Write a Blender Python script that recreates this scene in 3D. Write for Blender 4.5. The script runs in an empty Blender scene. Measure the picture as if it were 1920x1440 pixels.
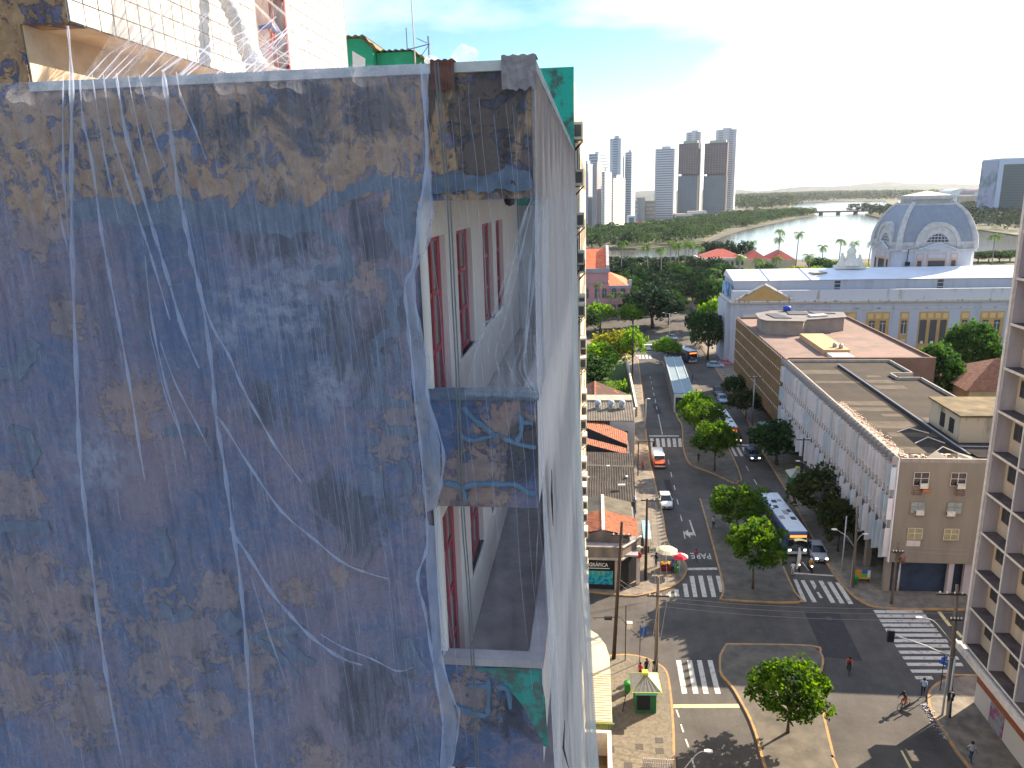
import bpy, bmesh, math, random
from mathutils import Vector, Matrix, noise
from mathutils.geometry import tessellate_polygon
R = math.radians
random.seed(7)
S = bpy.context.scene
COL = S.collection

# ------------------------------------------------------------------ camera
cam = bpy.data.objects.new('camera', bpy.data.cameras.new('camera'))
COL.objects.link(cam); S.camera = cam
cam.data.sensor_fit = 'HORIZONTAL'; cam.data.sensor_width = 36.0
cam.data.lens = 36.0 * 1387 / 1920
cam.data.clip_start = 0.1; cam.data.clip_end = 40000
_p, _y, _r = R(14.2), R(6.5), R(-1.5)
_f = Vector((-math.sin(_y) * math.cos(_p), math.cos(_y) * math.cos(_p), -math.sin(_p)))
_rt = _f.cross(Vector((0, 0, 1))).normalized(); _up = _rt.cross(_f)
_x = math.cos(_r) * _rt + math.sin(_r) * _up
_u = -math.sin(_r) * _rt + math.cos(_r) * _up
cam.matrix_world = Matrix(((_x.x, _u.x, -_f.x, 0), (_x.y, _u.y, -_f.y, 0), (_x.z, _u.z, -_f.z, 42.0), (0, 0, 0, 1)))

# ------------------------------------------------------------------ sky and sun
HAZE_D = 0.000035
SUN_AZ, SUN_EL = R(52.8), R(29.3)          # azimuth measured from the street direction (+Y) towards +X
W = bpy.data.worlds.new('World'); S.world = W; W.use_nodes = True
wn, wl = W.node_tree.nodes, W.node_tree.links
wn.clear()
def wnode(t, **k):
    n = wn.new(t)
    for a, b in k.items(): setattr(n, a, b)
    return n
sky = wnode('ShaderNodeTexSky', sky_type='NISHITA', sun_disc=False)
sky.sun_elevation = SUN_EL; sky.sun_rotation = SUN_AZ
sky.air_density = 1.0; sky.dust_density = 0.35; sky.ozone_density = 2.0
tc = wnode('ShaderNodeTexCoord')
sep = wnode('ShaderNodeSeparateXYZ'); wl.new(tc.outputs['Generated'], sep.inputs[0])
# clouds lie on a flat layer: project the view direction onto it
zc = wnode('ShaderNodeMath', operation='MAXIMUM'); wl.new(sep.outputs[2], zc.inputs[0]); zc.inputs[1].default_value = 0.0
za = wnode('ShaderNodeMath', operation='ADD'); wl.new(zc.outputs[0], za.inputs[0]); za.inputs[1].default_value = 0.12
dx = wnode('ShaderNodeMath', operation='DIVIDE'); wl.new(sep.outputs[0], dx.inputs[0]); wl.new(za.outputs[0], dx.inputs[1])
dy = wnode('ShaderNodeMath', operation='DIVIDE'); wl.new(sep.outputs[1], dy.inputs[0]); wl.new(za.outputs[0], dy.inputs[1])
cx = wnode('ShaderNodeCombineXYZ'); wl.new(dx.outputs[0], cx.inputs[0]); wl.new(dy.outputs[0], cx.inputs[1])
cx.inputs[2].default_value = 6.0
cn = wnode('ShaderNodeTexNoise'); wl.new(cx.outputs[0], cn.inputs['Vector'])
cn.inputs['Scale'].default_value = 0.62; cn.inputs['Detail'].default_value = 7; cn.inputs['Roughness'].default_value = 0.55
cr = wnode('ShaderNodeValToRGB'); wl.new(cn.outputs[0], cr.inputs[0])
cr.color_ramp.elements[0].position = 0.45; cr.color_ramp.elements[1].position = 0.60
cm = wnode('ShaderNodeMixRGB'); wl.new(cr.outputs[0], cm.inputs[0])
hsn = wnode('ShaderNodeHueSaturation'); hsn.inputs['Saturation'].default_value = 1.25; wl.new(sky.outputs[0], hsn.inputs['Color']); wl.new(hsn.outputs[0], cm.inputs[1])
cm.inputs[2].default_value = (5.8, 6.5, 7.8, 1)
bg = wnode('ShaderNodeBackground'); wl.new(cm.outputs[0], bg.inputs[0]); bg.inputs[1].default_value = 0.07
wo = wnode('ShaderNodeOutputWorld'); wl.new(bg.outputs[0], wo.inputs[0])

sun = bpy.data.objects.new('sun', bpy.data.lights.new('sun', 'SUN')); COL.objects.link(sun)
sun.data.energy = 5.0; sun.data.angle = R(0.5); sun.data.color = (1.0, 0.83, 0.62)
_s = Vector((math.sin(SUN_AZ) * math.cos(SUN_EL), math.cos(SUN_AZ) * math.cos(SUN_EL), math.sin(SUN_EL)))
sun.rotation_euler = _s.to_track_quat('Z', 'Y').to_euler(); sun.location = (60, 60, 120)

S.view_settings.view_transform = 'Standard'; S.view_settings.look = 'None'
S.view_settings.gamma = 1.0; S.view_settings.use_curve_mapping = False
S.view_settings.exposure = 1.75
S.render.engine = 'CYCLES'
S.cycles.max_bounces = 8; S.cycles.transparent_max_bounces = 24; S.cycles.diffuse_bounces = 3
S.cycles.volume_bounces = 0; S.cycles.caustics_reflective = False; S.cycles.caustics_refractive = False
S.cycles.use_denoising = True

# ------------------------------------------------------------------ materials
MATS = {}
def _nt(name):
    m = bpy.data.materials.new(name); m.use_nodes = True
    nt = m.node_tree; b = nt.nodes['Principled BSDF']
    return m, nt, b
def mat(name, col, rough=0.8, var=0.0, scale=1.0, bump=0.0, col2=None, metal=0.0, spec=0.3, emit=0.0, streak=False, detail=5, thr=(0.35, 0.7), bscale=None):
    """plain procedural paint: colour varied by noise towards col2, fine relief from the same noise"""
    if name in MATS: return MATS[name]
    m, nt, b = _nt(name)
    b.inputs['Roughness'].default_value = rough; b.inputs['Metallic'].default_value = metal
    b.inputs['Specular IOR Level'].default_value = spec
    c = (*col, 1)
    b.inputs['Base Color'].default_value = c
    if var > 0 or col2 or bump > 0:
        g = nt.nodes.new('ShaderNodeNewGeometry'); mp = nt.nodes.new('ShaderNodeMapping')
        nt.links.new(g.outputs['Position'], mp.inputs[0])
        mp.inputs['Scale'].default_value = (1, 1, 0.18) if streak else (1, 1, 1)
        n = nt.nodes.new('ShaderNodeTexNoise'); nt.links.new(mp.outputs[0], n.inputs['Vector'])
        n.inputs['Scale'].default_value = scale; n.inputs['Detail'].default_value = detail; n.inputs['Roughness'].default_value = 0.62
        r = nt.nodes.new('ShaderNodeValToRGB'); nt.links.new(n.outputs[0], r.inputs[0])
        c2 = col2 or tuple(max(0, x * (1 - var)) for x in col)
        r.color_ramp.elements[0].position = thr[0]; r.color_ramp.elements[1].position = thr[1]
        r.color_ramp.elements[0].color = (*c2, 1); r.color_ramp.elements[1].color = c
        nt.links.new(r.outputs[0], b.inputs['Base Color'])
        if bump > 0:
            n2 = nt.nodes.new('ShaderNodeTexNoise'); nt.links.new(g.outputs['Position'], n2.inputs['Vector'])
            n2.inputs['Scale'].default_value = bscale or scale * 6; n2.inputs['Detail'].default_value = 4
            bp = nt.nodes.new('ShaderNodeBump'); bp.inputs['Strength'].default_value = bump; bp.inputs['Distance'].default_value = 0.05
            nt.links.new(n2.outputs[0], bp.inputs['Height']); nt.links.new(bp.outputs[0], b.inputs['Normal'])
    if emit > 0:
        b.inputs['Emission Color'].default_value = c; b.inputs['Emission Strength'].default_value = emit
    MATS[name] = m
    return m
def glass(name, col=(0.03, 0.04, 0.05), rough=0.08):
    if name in MATS: return MATS[name]
    m, nt, b = _nt(name)
    b.inputs['Base Color'].default_value = (*col, 1); b.inputs['Roughness'].default_value = rough
    b.inputs['Specular IOR Level'].default_value = 0.6
    MATS[name] = m; return m
def leafmat(name, c1, c2, trans=0.45, scale=0.5):
    if name in MATS: return MATS[name]
    m, nt, b = _nt(name)
    g = nt.nodes.new('ShaderNodeNewGeometry')
    n = nt.nodes.new('ShaderNodeTexNoise'); nt.links.new(g.outputs['Position'], n.inputs['Vector'])
    n.inputs['Scale'].default_value = scale; n.inputs['Detail'].default_value = 3
    ad = nt.nodes.new('ShaderNodeMath'); ad.operation = 'ADD'
    mu = nt.nodes.new('ShaderNodeMath'); mu.operation = 'MULTIPLY'; mu.inputs[1].default_value = 0.35
    nt.links.new(g.outputs['Random Per Island'], mu.inputs[0]); nt.links.new(n.outputs[0], ad.inputs[0]); nt.links.new(mu.outputs[0], ad.inputs[1])
    r = nt.nodes.new('ShaderNodeValToRGB'); nt.links.new(ad.outputs[0], r.inputs[0])
    r.color_ramp.elements[0].position = 0.4; r.color_ramp.elements[1].position = 0.9
    r.color_ramp.elements[0].color = (*c1, 1); r.color_ramp.elements[1].color = (*c2, 1)
    nt.links.new(r.outputs[0], b.inputs['Base Color'])
    b.inputs['Roughness'].default_value = 0.75; b.inputs['Specular IOR Level'].default_value = 0.12
    t = nt.nodes.new('ShaderNodeBsdfTranslucent')
    hs = nt.nodes.new('ShaderNodeHueSaturation'); hs.inputs['Saturation'].default_value = 1.15; hs.inputs['Value'].default_value = 3.0
    nt.links.new(r.outputs[0], hs.inputs['Color']); nt.links.new(hs.outputs[0], t.inputs[0])
    mx = nt.nodes.new('ShaderNodeMixShader'); mx.inputs[0].default_value = trans
    nt.links.new(b.outputs[0], mx.inputs[1]); nt.links.new(t.outputs[0], mx.inputs[2])
    nt.links.new(mx.outputs[0], nt.nodes['Material Output'].inputs[0])
    MATS[name] = m; return m

# ------------------------------------------------------------------ mesh helpers
class MB:
    """collects shapes; build() links them as ONE mesh object"""
    def __init__(s): s.v = []; s.f = []; s.m = []; s.sm = []; s.k = 0; s.smooth = False
    def face(s, idx): s.f.append(tuple(idx)); s.m.append(s.k); s.sm.append(s.smooth)
    def poly(s, pts):
        i = len(s.v); s.v += [tuple(p) for p in pts]; s.face(range(i, i + len(pts)))
        return s
    def box(s, x0, x1, y0, y1, z0, z1):
        i = len(s.v)
        s.v += [(x0, y0, z0), (x1, y0, z0), (x1, y1, z0), (x0, y1, z0), (x0, y0, z1), (x1, y0, z1), (x1, y1, z1), (x0, y1, z1)]
        for q in ((0, 3, 2, 1), (4, 5, 6, 7), (0, 1, 5, 4), (1, 2, 6, 5), (2, 3, 7, 6), (3, 0, 4, 7)): s.face([i + a for a in q])
        return s
    def cbox(s, x, y, z, w, d, h, rz=0.0):
        """box centred in x, y, standing on z, turned by rz"""
        i = len(s.v); c, n = math.cos(rz), math.sin(rz)
        for zz in (z, z + h):
            for a, b in ((-1, -1), (1, -1), (1, 1), (-1, 1)):
                px, py = a * w / 2, b * d / 2
                s.v.append((x + c * px - n * py, y + n * px + c * py, zz))
        for q in ((0, 3, 2, 1), (4, 5, 6, 7), (0, 1, 5, 4), (1, 2, 6, 5), (2, 3, 7, 6), (3, 0, 4, 7)): s.face([i + a for a in q])
        return s
    def prism(s, pts, z0, z1):
        """vertical prism over a ground polygon (counter-clockwise)"""
        n = len(pts); i = len(s.v)
        s.v += [(p[0], p[1], z0) for p in pts] + [(p[0], p[1], z1) for p in pts]
        tri = tessellate_polygon([[Vector((p[0], p[1], 0)) for p in pts]]) if n > 4 else None
        if tri:
            for t in tri:
                a, b, c = [Vector((pts[q][0], pts[q][1])) for q in t]
                if (b - a).cross(c - a) < 0: t = (t[0], t[2], t[1])
                s.face([i + n + q for q in t]); s.face([i + q for q in reversed(t)])
        else:
            s.face([i + n + q for q in range(n)]); s.face([i + q for q in reversed(range(n))])
        for q in range(n): s.face([i + q, i + (q + 1) % n, i + n + (q + 1) % n, i + n + q])
        return s
    def sheet(s, pts, z):
        i = len(s.v); s.v += [(p[0], p[1], z) for p in pts]
        for t in tessellate_polygon([[Vector((p[0], p[1], 0)) for p in pts]]):
            a, b, c = [Vector((pts[q][0], pts[q][1])) for q in t]
            if (b - a).cross(c - a) < 0: t = (t[0], t[2], t[1])
            s.face([i + q for q in t])
        return s
    def tube(s, pts, r, n=6, cap=True):
        """tube along a polyline; r a number or one radius per point"""
        P = [Vector(p) for p in pts]; i = len(s.v); m = len(P)
        rr = r if isinstance(r, (list, tuple)) else [r] * m
        ref = None
        for k, p in enumerate(P):
            d = (P[min(k + 1, m - 1)] - P[max(k - 1, 0)])
            d = d.normalized() if d.length > 1e-9 else Vector((0, 0, 1))
            if ref is None: ref = Vector((1, 0, 0)) if abs(d.x) < 0.8 else Vector((0, 1, 0))
            a = (ref - d * ref.dot(d)).normalized(); b = d.cross(a); ref = a
            for q in range(n):
                t = 2 * math.pi * q / n
                s.v.append(tuple(p + (a * math.cos(t) + b * math.sin(t)) * rr[k]))
        for k in range(m - 1):
            for q in range(n):
                s.face([i + k * n + q, i + k * n + (q + 1) % n, i + (k + 1) * n + (q + 1) % n, i + (k + 1) * n + q])
        if cap:
            s.face([i + q for q in reversed(range(n))]); s.face([i + (m - 1) * n + q for q in range(n)])
        return s
    def lathe(s, prof, cx=0, cy=0, n=16):
        """profile [(radius, z)] turned round a vertical axis"""
        i = len(s.v); m = len(prof)
        for r, z in prof:
            for q in range(n):
                t = 2 * math.pi * q / n; s.v.append((cx + r * math.cos(t), cy + r * math.sin(t), z))
        for k in range(m - 1):
            for q in range(n):
                s.face([i + k * n + q, i + k * n + (q + 1) % n, i + (k + 1) * n + (q + 1) % n, i + (k + 1) * n + q])
        return s
    def ribbon(s, pts, w, nrm, th, jit=0.0):
        """flat irregular band of width w along pts lying on a wall with outward normal nrm, th thick"""
        P = [Vector(p) for p in pts]; N = Vector(nrm); L = []; Rr = []
        for k, p in enumerate(P):
            d = (P[min(k + 1, len(P) - 1)] - P[max(k - 1, 0)]).normalized(); a = d.cross(N)
            ww = (w[k] if isinstance(w, (list, tuple)) else w) / 2
            L.append(p + a * ww * (1 + random.uniform(-jit, jit))); Rr.append(p - a * ww * (1 + random.uniform(-jit, jit)))
        ring = L + Rr[::-1]; i = len(s.v); n = len(ring)
        s.v += [tuple(q + N * th) for q in ring] + [tuple(q) for q in ring]
        h = len(P)
        for k in range(h - 1): s.face([i + k, i + k + 1, i + n - 2 - k, i + n - 1 - k])
        for k in range(n): s.face([i + k, i + n + k, i + n + (k + 1) % n, i + (k + 1) % n])
        return s
    def xform(s, M, start=0):
        for q in range(start, len(s.v)): s.v[q] = tuple(M @ Vector(s.v[q]))
        return s
    def mesh(s, name, mats):
        me = bpy.data.meshes.new(name); me.from_pydata(s.v, [], s.f)
        for m in (mats if isinstance(mats, (list, tuple)) else [mats]): me.materials.append(m)
        me.polygons.foreach_set('material_index', s.m); me.polygons.foreach_set('use_smooth', s.sm)
        me.update(); return me
    def build(s, name, mats, parent=None, kind=None, origin=None):
        if origin is not None:
            ox, oy, oz = origin; s.v = [(a - ox, b - oy, c - oz) for a, b, c in s.v]
        o = bpy.data.objects.new(name, s.mesh(name, mats)); COL.objects.link(o)
        if parent is not None: o.parent = parent
        elif origin is not None: o.location = origin
        if kind: o['kind'] = kind
        return o
def tag(o, label, cat, group=None):
    o['label'] = label; o['category'] = cat
    if group: o['group'] = group
    return o
def thing(name, label, cat, loc=(0, 0, 0), rz=0.0, group=None):
    o = bpy.data.objects.new(name, None); COL.objects.link(o)
    o.location = loc; o.rotation_euler = (0, 0, rz); o.empty_display_size = 0.3
    return tag(o, label, cat, group)
def struct(o): o['kind'] = 'structure'; return o
def inst(me, name, parent=None, loc=(0, 0, 0), rot=(0, 0, 0), sc=(1, 1, 1)):
    o = bpy.data.objects.new(name, me); COL.objects.link(o)
    o.location = loc; o.rotation_euler = rot; o.scale = sc
    if parent is not None: o.parent = parent
    return o
def dup(root, loc, rz, label, group=None, sc=None):
    r = root.copy(); COL.objects.link(r); r.location = loc; r.rotation_euler = (0, 0, rz); r['label'] = label
    if sc: r.scale = sc
    if group: r['group'] = group
    for ch in list(root.children):
        c = ch.copy(); COL.objects.link(c); c.parent = r
        for g in ch.children:
            d = g.copy(); COL.objects.link(d); d.parent = c
    return r
def text_mesh(txt, size, name, m, th=0.0, bold=0.0):
    cu = bpy.data.curves.new(name, 'FONT'); cu.body = txt; cu.size = size; cu.extrude = th; cu.offset = bold
    cu.align_x = 'CENTER'; cu.align_y = 'CENTER'; cu.resolution_u = 3
    o = bpy.data.objects.new(name, cu); COL.objects.link(o)
    me = bpy.data.meshes.new_from_object(o.evaluated_get(bpy.context.evaluated_depsgraph_get()))
    bpy.data.objects.remove(o); bpy.data.curves.remove(cu)
    me.materials.clear(); me.materials.append(m); me.name = name
    return me
def smooth_path(pts, n=4):
    """Catmull-Rom through the points"""
    P = [Vector(p) for p in pts]; out = []
    for k in range(len(P) - 1):
        a, b, c, d = P[max(k - 1, 0)], P[k], P[k + 1], P[min(k + 2, len(P) - 1)]
        for j in range(n):
            t = j / n
            out.append(0.5 * ((2 * b) + (c - a) * t + (2 * a - 5 * b + 4 * c - d) * t * t + (3 * b - a - 3 * c + d) * t ** 3))
    out.append(P[-1]); return out


# ------------------------------------------------------------------ ground, river, hills
M_ground = mat('earth', (0.16, 0.14, 0.10), 0.95, col2=(0.07, 0.085, 0.045), scale=0.02)
river = [(32.24, 604.16), (55.89, 636.28), (96.1, 674.83), (122.79, 772.16), (169.22, 895.73), (228.0, 1027.47), (306.06, 1202.46), (369.66, 1317.85)]
river = [(-500, 660)] + river
river_up = [(447.0, 1716.67), (547.7, 2229.97), (649.26, 2563.15), (791.18, 2647.95), (907.99, 2500.83), (710.07, 1926.16), (528.56, 1504.5), (443.05, 1302.55)]
river_r = [(384.26, 1048.35), (372.63, 907.66), (372.86, 796.52), (355.73, 681.05)] + [(900, 640), (900, 430), (300, 470), (120, 478), (0, 520), (-500, 540)]
RIV = river + river_up + river_r
outer = [(-9000, -3000), (14000, -3000), (14000, 16000), (-9000, 16000)]
allp = [Vector((x, y, 0)) for x, y in outer] + [Vector((x, y, 0)) for x, y in RIV]
tris = tessellate_polygon([allp[:4], allp[4:]])
mb = MB(); mb.v = [(p.x, p.y, -0.06) for p in allp]
for t in tris:
    a, b, c = [allp[q] for q in t]
    mb.face(t if (b - a).cross(c - a).z > 0 else (t[0], t[2], t[1]))
n0 = len(mb.v); k = len(RIV)
mb.v += [(x, y, -4) for x, y in RIV]
for i in range(k): mb.face([4 + i, 4 + (i + 1) % k, n0 + (i + 1) % k, n0 + i])
struct(mb.build('ground', M_ground))

def water_mat():
    m, nt, b = _nt('river_water')
    b.inputs['Base Color'].default_value = (0.10, 0.10, 0.085, 1); b.inputs['Roughness'].default_value = 0.16
    b.inputs['Specular IOR Level'].default_value = 0.9; b.inputs['IOR'].default_value = 1.45
    g = nt.nodes.new('ShaderNodeNewGeometry')
    n = nt.nodes.new('ShaderNodeTexNoise'); nt.links.new(g.outputs['Position'], n.inputs['Vector'])
    n.inputs['Scale'].default_value = 0.25; n.inputs['Detail'].default_value = 4
    bp = nt.nodes.new('ShaderNodeBump'); bp.inputs['Strength'].default_value = 0.12; bp.inputs['Distance'].default_value = 0.4
    nt.links.new(n.outputs[0], bp.inputs['Height']); nt.links.new(bp.outputs[0], b.inputs['Normal'])
    return m
mb = MB(); mb.poly([(-600, 400, -1.2), (1600, 400, -1.2), (1600, 3200, -1.2), (-600, 3200, -1.2)])
struct(mb.build('water', water_mat()))
# mud flat along the left bank
M_mud = mat('mud', (0.10, 0.088, 0.075), 0.7, var=0.3, scale=0.05)
lb = [Vector((x, y)) for x, y in river[1:]]
mb = MB(); ring = []
off = [Vector((p.x + 3 + (4 if 2 < i < 6 else 0), p.y - 5 - 4 * math.sin(i))) for i, p in enumerate(lb)]
mb.sheet([tuple(p) for p in lb] + [tuple(p) for p in reversed(off)], -0.95)
struct(mb.build('mud_bank', M_mud))

def height(x, y):
    return noise.fractal(Vector((x * 0.0011, y * 0.0011, 3.3)), 1.0, 2.0, 5)
sky_line = [(1073.595, 51.088), (1259.867, 43.922), (1537.379, 32.1), (1811.191, 40.968), (2082.157, 52.024), (2261.566, 56.312), (2528.548, 62.693), (2794.164, 57.79), (3145.369, 46.105), (3406.576, 34.644), (3663.287, 41.009)]
def ridge(x):
    if x <= sky_line[0][0]: return 52
    for (a, za), (b, zb) in zip(sky_line, sky_line[1:]):
        if x <= b: return za + (zb - za) * (x - a) / (b - a)
    return sky_line[-1][1]
mb = MB(); NX, NY = 120, 14
for j in range(NY):
    y = 5000 + j * 320
    for i in range(NX):
        x = -1500 + i * 95
        t = min(1, max(0, (j / (NY - 1)) * 1.9)); prof = math.sin(t * math.pi / 2) if j < NY * 0.55 else max(0.0, 1.0 - (j / (NY - 1) - 0.55) * 1.2)
        z = (ridge(x * 7000 / y) + 30 * height(x * 2.2, y * 2)) * prof * (0.9 + 0.15 * (y - 5000) / 2000)
        mb.v.append((x, y, z))
for j in range(NY - 1):
    for i in range(NX - 1): mb.face([j * NX + i, j * NX + i + 1, (j + 1) * NX + i + 1, (j + 1) * NX + i])
M_hill = mat('wooded_hill', (0.035, 0.048, 0.035), 0.95, col2=(0.16, 0.15, 0.14), scale=0.006, detail=8, thr=(0.3, 0.42))
struct(mb.build('hills', M_hill))

# ------------------------------------------------------------------ streets
def asphalt():
    m, nt, b = _nt('asphalt')
    g = nt.nodes.new('ShaderNodeNewGeometry')
    n = nt.nodes.new('ShaderNodeTexNoise'); nt.links.new(g.outputs['Position'], n.inputs['Vector'])
    n.inputs['Scale'].default_value = 0.16; n.inputs['Detail'].default_value = 10; n.inputs['Roughness'].default_value = 0.72
    r = nt.nodes.new('ShaderNodeValToRGB'); nt.links.new(n.outputs[0], r.inputs[0])
    r.color_ramp.elements[0].position = 0.32; r.color_ramp.elements[0].color = (0.062, 0.058, 0.057, 1)
    r.color_ramp.elements[1].position = 0.70; r.color_ramp.elements[1].color = (0.138, 0.127, 0.114, 1)
    # tyre-polished lengthwise bands
    mp = nt.nodes.new('ShaderNodeMapping'); mp.inputs['Scale'].default_value = (1.3, 0.02, 1)
    nt.links.new(g.outputs['Position'], mp.inputs[0])
    n2 = nt.nodes.new('ShaderNodeTexNoise'); nt.links.new(mp.outputs[0], n2.inputs['Vector']); n2.inputs['Scale'].default_value = 0.8
    mx = nt.nodes.new('ShaderNodeMixRGB'); mx.blend_type = 'MULTIPLY'; mx.inputs[0].default_value = 0.35
    nt.links.new(r.outputs[0], mx.inputs[1]); nt.links.new(n2.outputs[0], mx.inputs[2])
    n3 = nt.nodes.new('ShaderNodeTexNoise'); nt.links.new(g.outputs['Position'], n3.inputs['Vector']); n3.inputs['Scale'].default_value = 7
    mx2 = nt.nodes.new('ShaderNodeMixRGB'); mx2.blend_type = 'OVERLAY'; mx2.inputs[0].default_value = 0.25
    nt.links.new(mx.outputs[0], mx2.inputs[1]); nt.links.new(n3.outputs[0], mx2.inputs[2])
    nt.links.new(mx2.outputs[0], b.inputs['Base Color'])
    b.inputs['Roughness'].default_value = 0.85; b.inputs['Specular IOR Level'].default_value = 0.2
    MATS['asphalt'] = m; return m
M_road = asphalt()
mb = MB()
mb.sheet([(-60, 62), (-60, 40), (5.5, 40), (5.5, 20), (33, 20), (33, 60), (70, 60), (70, 75), (29, 75), (29.5, 120), (30.5, 240), (120, 262), (120, 290), (30, 285), (-60, 250), (-60, 232), (8, 214), (6, 120), (6, 74.5), (-60, 76)], 0.0)
ROAD = struct(mb.build('road', M_road))
# darker patch of newer asphalt in the junction
mb = MB(); mb.sheet([(21.53, 70.61), (24.92, 70.53), (24.53, 62.35), (21.22, 62.77)], 0.004)
struct(mb.build('asphalt_patch', mat('new_asphalt', (0.052, 0.05, 0.052), 0.9, var=0.25, scale=1.5), ROAD))

M_tar = mat('tar_patch', (0.045, 0.043, 0.045), 0.9, var=0.35, scale=2.0)
for x, y, w, d, a in ((11.0, 104, .9, 5.0, .02), (25.0, 100, 1.0, 6.5, .03), (12.6, 145, 1.2, 7, .05)):
    MB().cbox(x, y, .003, w, d, .003, a).build('tar_patch', M_tar, ROAD)
M_iron = mat('iron_cover', (0.09, 0.08, 0.07), 0.7, var=0.3, scale=4)
for x, y in ((16.2, 66.6), (23.6, 69.4), (8.2, 64.6), (10.6, 90.3), (24.4, 111.0), (9.6, 49.6)):
    mb = MB(); mb.lathe([(0, .010), (.3, .010), (.34, .004)], x, y, 18); mb.build('manhole_cover', M_iron, ROAD)
M_pave = mat('pavement_slabs', (0.25, 0.215, 0.17), 0.9, col2=(0.12, 0.105, 0.09), scale=0.9, detail=9, bump=0.2, bscale=9)
M_pave2 = mat('portuguese_pavement', (0.215, 0.185, 0.14), 0.9, col2=(0.12, 0.105, 0.08), scale=4.0, detail=9, bump=0.2, bscale=14)
M_med = mat('median_concrete', (0.155, 0.138, 0.115), 0.9, col2=(0.08, 0.073, 0.063), scale=0.7, detail=9, bump=0.2, bscale=9)
M_kerb = mat('kerb_yellow_paint', (0.46, 0.25, 0.09), 0.85, col2=(0.24, 0.18, 0.12), scale=1.4, detail=7, thr=(0.38, 0.6))
def pavement(name, pts, m, kerb, top=0.14, kname='kerb'):
    mb = MB(); mb.prism(pts, -0.05, top); o = struct(mb.build(name, m))
    for line in kerb:
        q = smooth_path([(x, y, 0.0) for x, y in line], 3)
        k = MB(); k.ribbon(q, 0.20, (0, 0, 1), top + 0.012); k.build(kname, M_kerb, o)
    return o
kL = [(3.46, 72.39), (5.94, 73.05), (8.28, 74.37), (9.59, 75.84), (10.27, 77.2), (10.68, 78.96), (10.52, 80.49), (10.02, 81.52), (9.55, 82.98), (9.06, 86.54), (9.22, 92.07), (9.15, 97.89), (9.08, 106.54), (9.01, 115.69), (9.55, 132.99), (10.54, 160.34), (11.6, 193.73)]
pavement('pavement_gallery_side', [(-60, 76.2), (-4, 73.6)] + kL + [(6, 215), (-20, 222), (-60, 232)], M_pave, [[(-4, 73.7)] + kL])
kS = [(-0.75, 60.81), (1.73, 61.48), (3.37, 61.68), (4.82, 61.29), (6.19, 60.17), (6.61, 59.04), (6.65, 57.47), (6.6, 55.14), (6.38, 51.27), (6.11, 47.83)]
PAVE_S = pavement('pavement_kiosk_corner', [(-60, 59.5), (-60, 20), (6.0, 20), (6.0, 40)] + kS[::-1] + [(-6, 61)], M_pave2, [[(-6, 61.1)] + kS + [(6.0, 40), (6.0, 25)]])
kN = [(29.23, 147.78), (27.96, 124.39), (27.72, 111.58), (27.53, 101.03), (27.13, 90.59), (26.83, 83.3), (26.81, 78.21), (27.09, 75.44), (27.6, 73.28), (28.85, 71.8), (31.9, 71.59), (38.22, 71.9)]
pavement('pavement_louvre_side', kN + [(70, 73.5), (70, 180), (60, 245), (30.5, 236)], M_pave, [[(30.0, 236)] + kN + [(60, 73)]])
kE = [(33.08, 60.79), (31.23, 60.21), (29.8, 59.44), (28.66, 58.29), (28.02, 57.0), (27.71, 55.77), (27.63, 53.93), (27.62, 51.11), (27.73, 49.85)]
pavement('pavement_balcony_side', [(70, 60.8)] + kE + [(28.6, 40), (28.6, 20), (70, 20)], M_pave, [[(60, 61.2)] + kE + [(28.6, 40), (28.6, 25)]])
mA_l = [(12.67, 64.07), (11.8, 62.27), (11.49, 60.63), (11.42, 59.31), (12.06, 57.64), (12.48, 55.57), (12.78, 53.62), (12.89, 51.06), (12.83, 48.52)]
mA_r = [(18.09, 48.83), (18.18, 49.76), (18.64, 53.31), (19.09, 56.27), (19.37, 58.18), (20.38, 60.64), (20.94, 62.1), (21.03, 63.25), (20.51, 64.34)]
pavement('median_near', mA_l + [(13.3, 36), (18.2, 36)] + mA_r, M_med, [mA_l + [(13.3, 36)], [(18.2, 36)] + mA_r + [mA_l[0]]])
mB_l = [(23.51, 99.32), (14.93, 99.29), (14.74, 91.53), (14.49, 83.27), (14.15, 75.08), (13.68, 72.93), (14.01, 72.2), (21.29, 72.14), (21.49, 74.19), (21.61, 79.11), (22.06, 86.53)]
pavement('median_middle', mB_l, M_med, [mB_l[1:], ])
mC = [(17.26, 188.5), (17.54, 181.22), (16.67, 159.02), (15.97, 147.54), (16.05, 139.29), (16.27, 133.17), (15.1, 121.18), (15.14, 114.18), (16.01, 111.81), (18.43, 108.92), (20.65, 105.33), (21.43, 106.21)]
pavement('median_station', mC + [(22.4, 112), (23.3, 160), (22.5, 196), (20, 203)], M_med, [mC, [mC[-1], (22.4, 112), (23.3, 160)]])
mb = MB()
for x, y in [(1.36, 49.25), (3.6, 49.71), (5.19, 50.53), (5.13, 49.37), (2.65, 47.67), (4.14, 47.95)]: mb = MB().box(x - .3, x + .3, y - .3, y + .3, 0.14, 0.155); mb.build('access_cover', mat('iron_cover', (0.09, 0.08, 0.07), 0.7, var=0.3, scale=4), PAVE_S)

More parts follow.
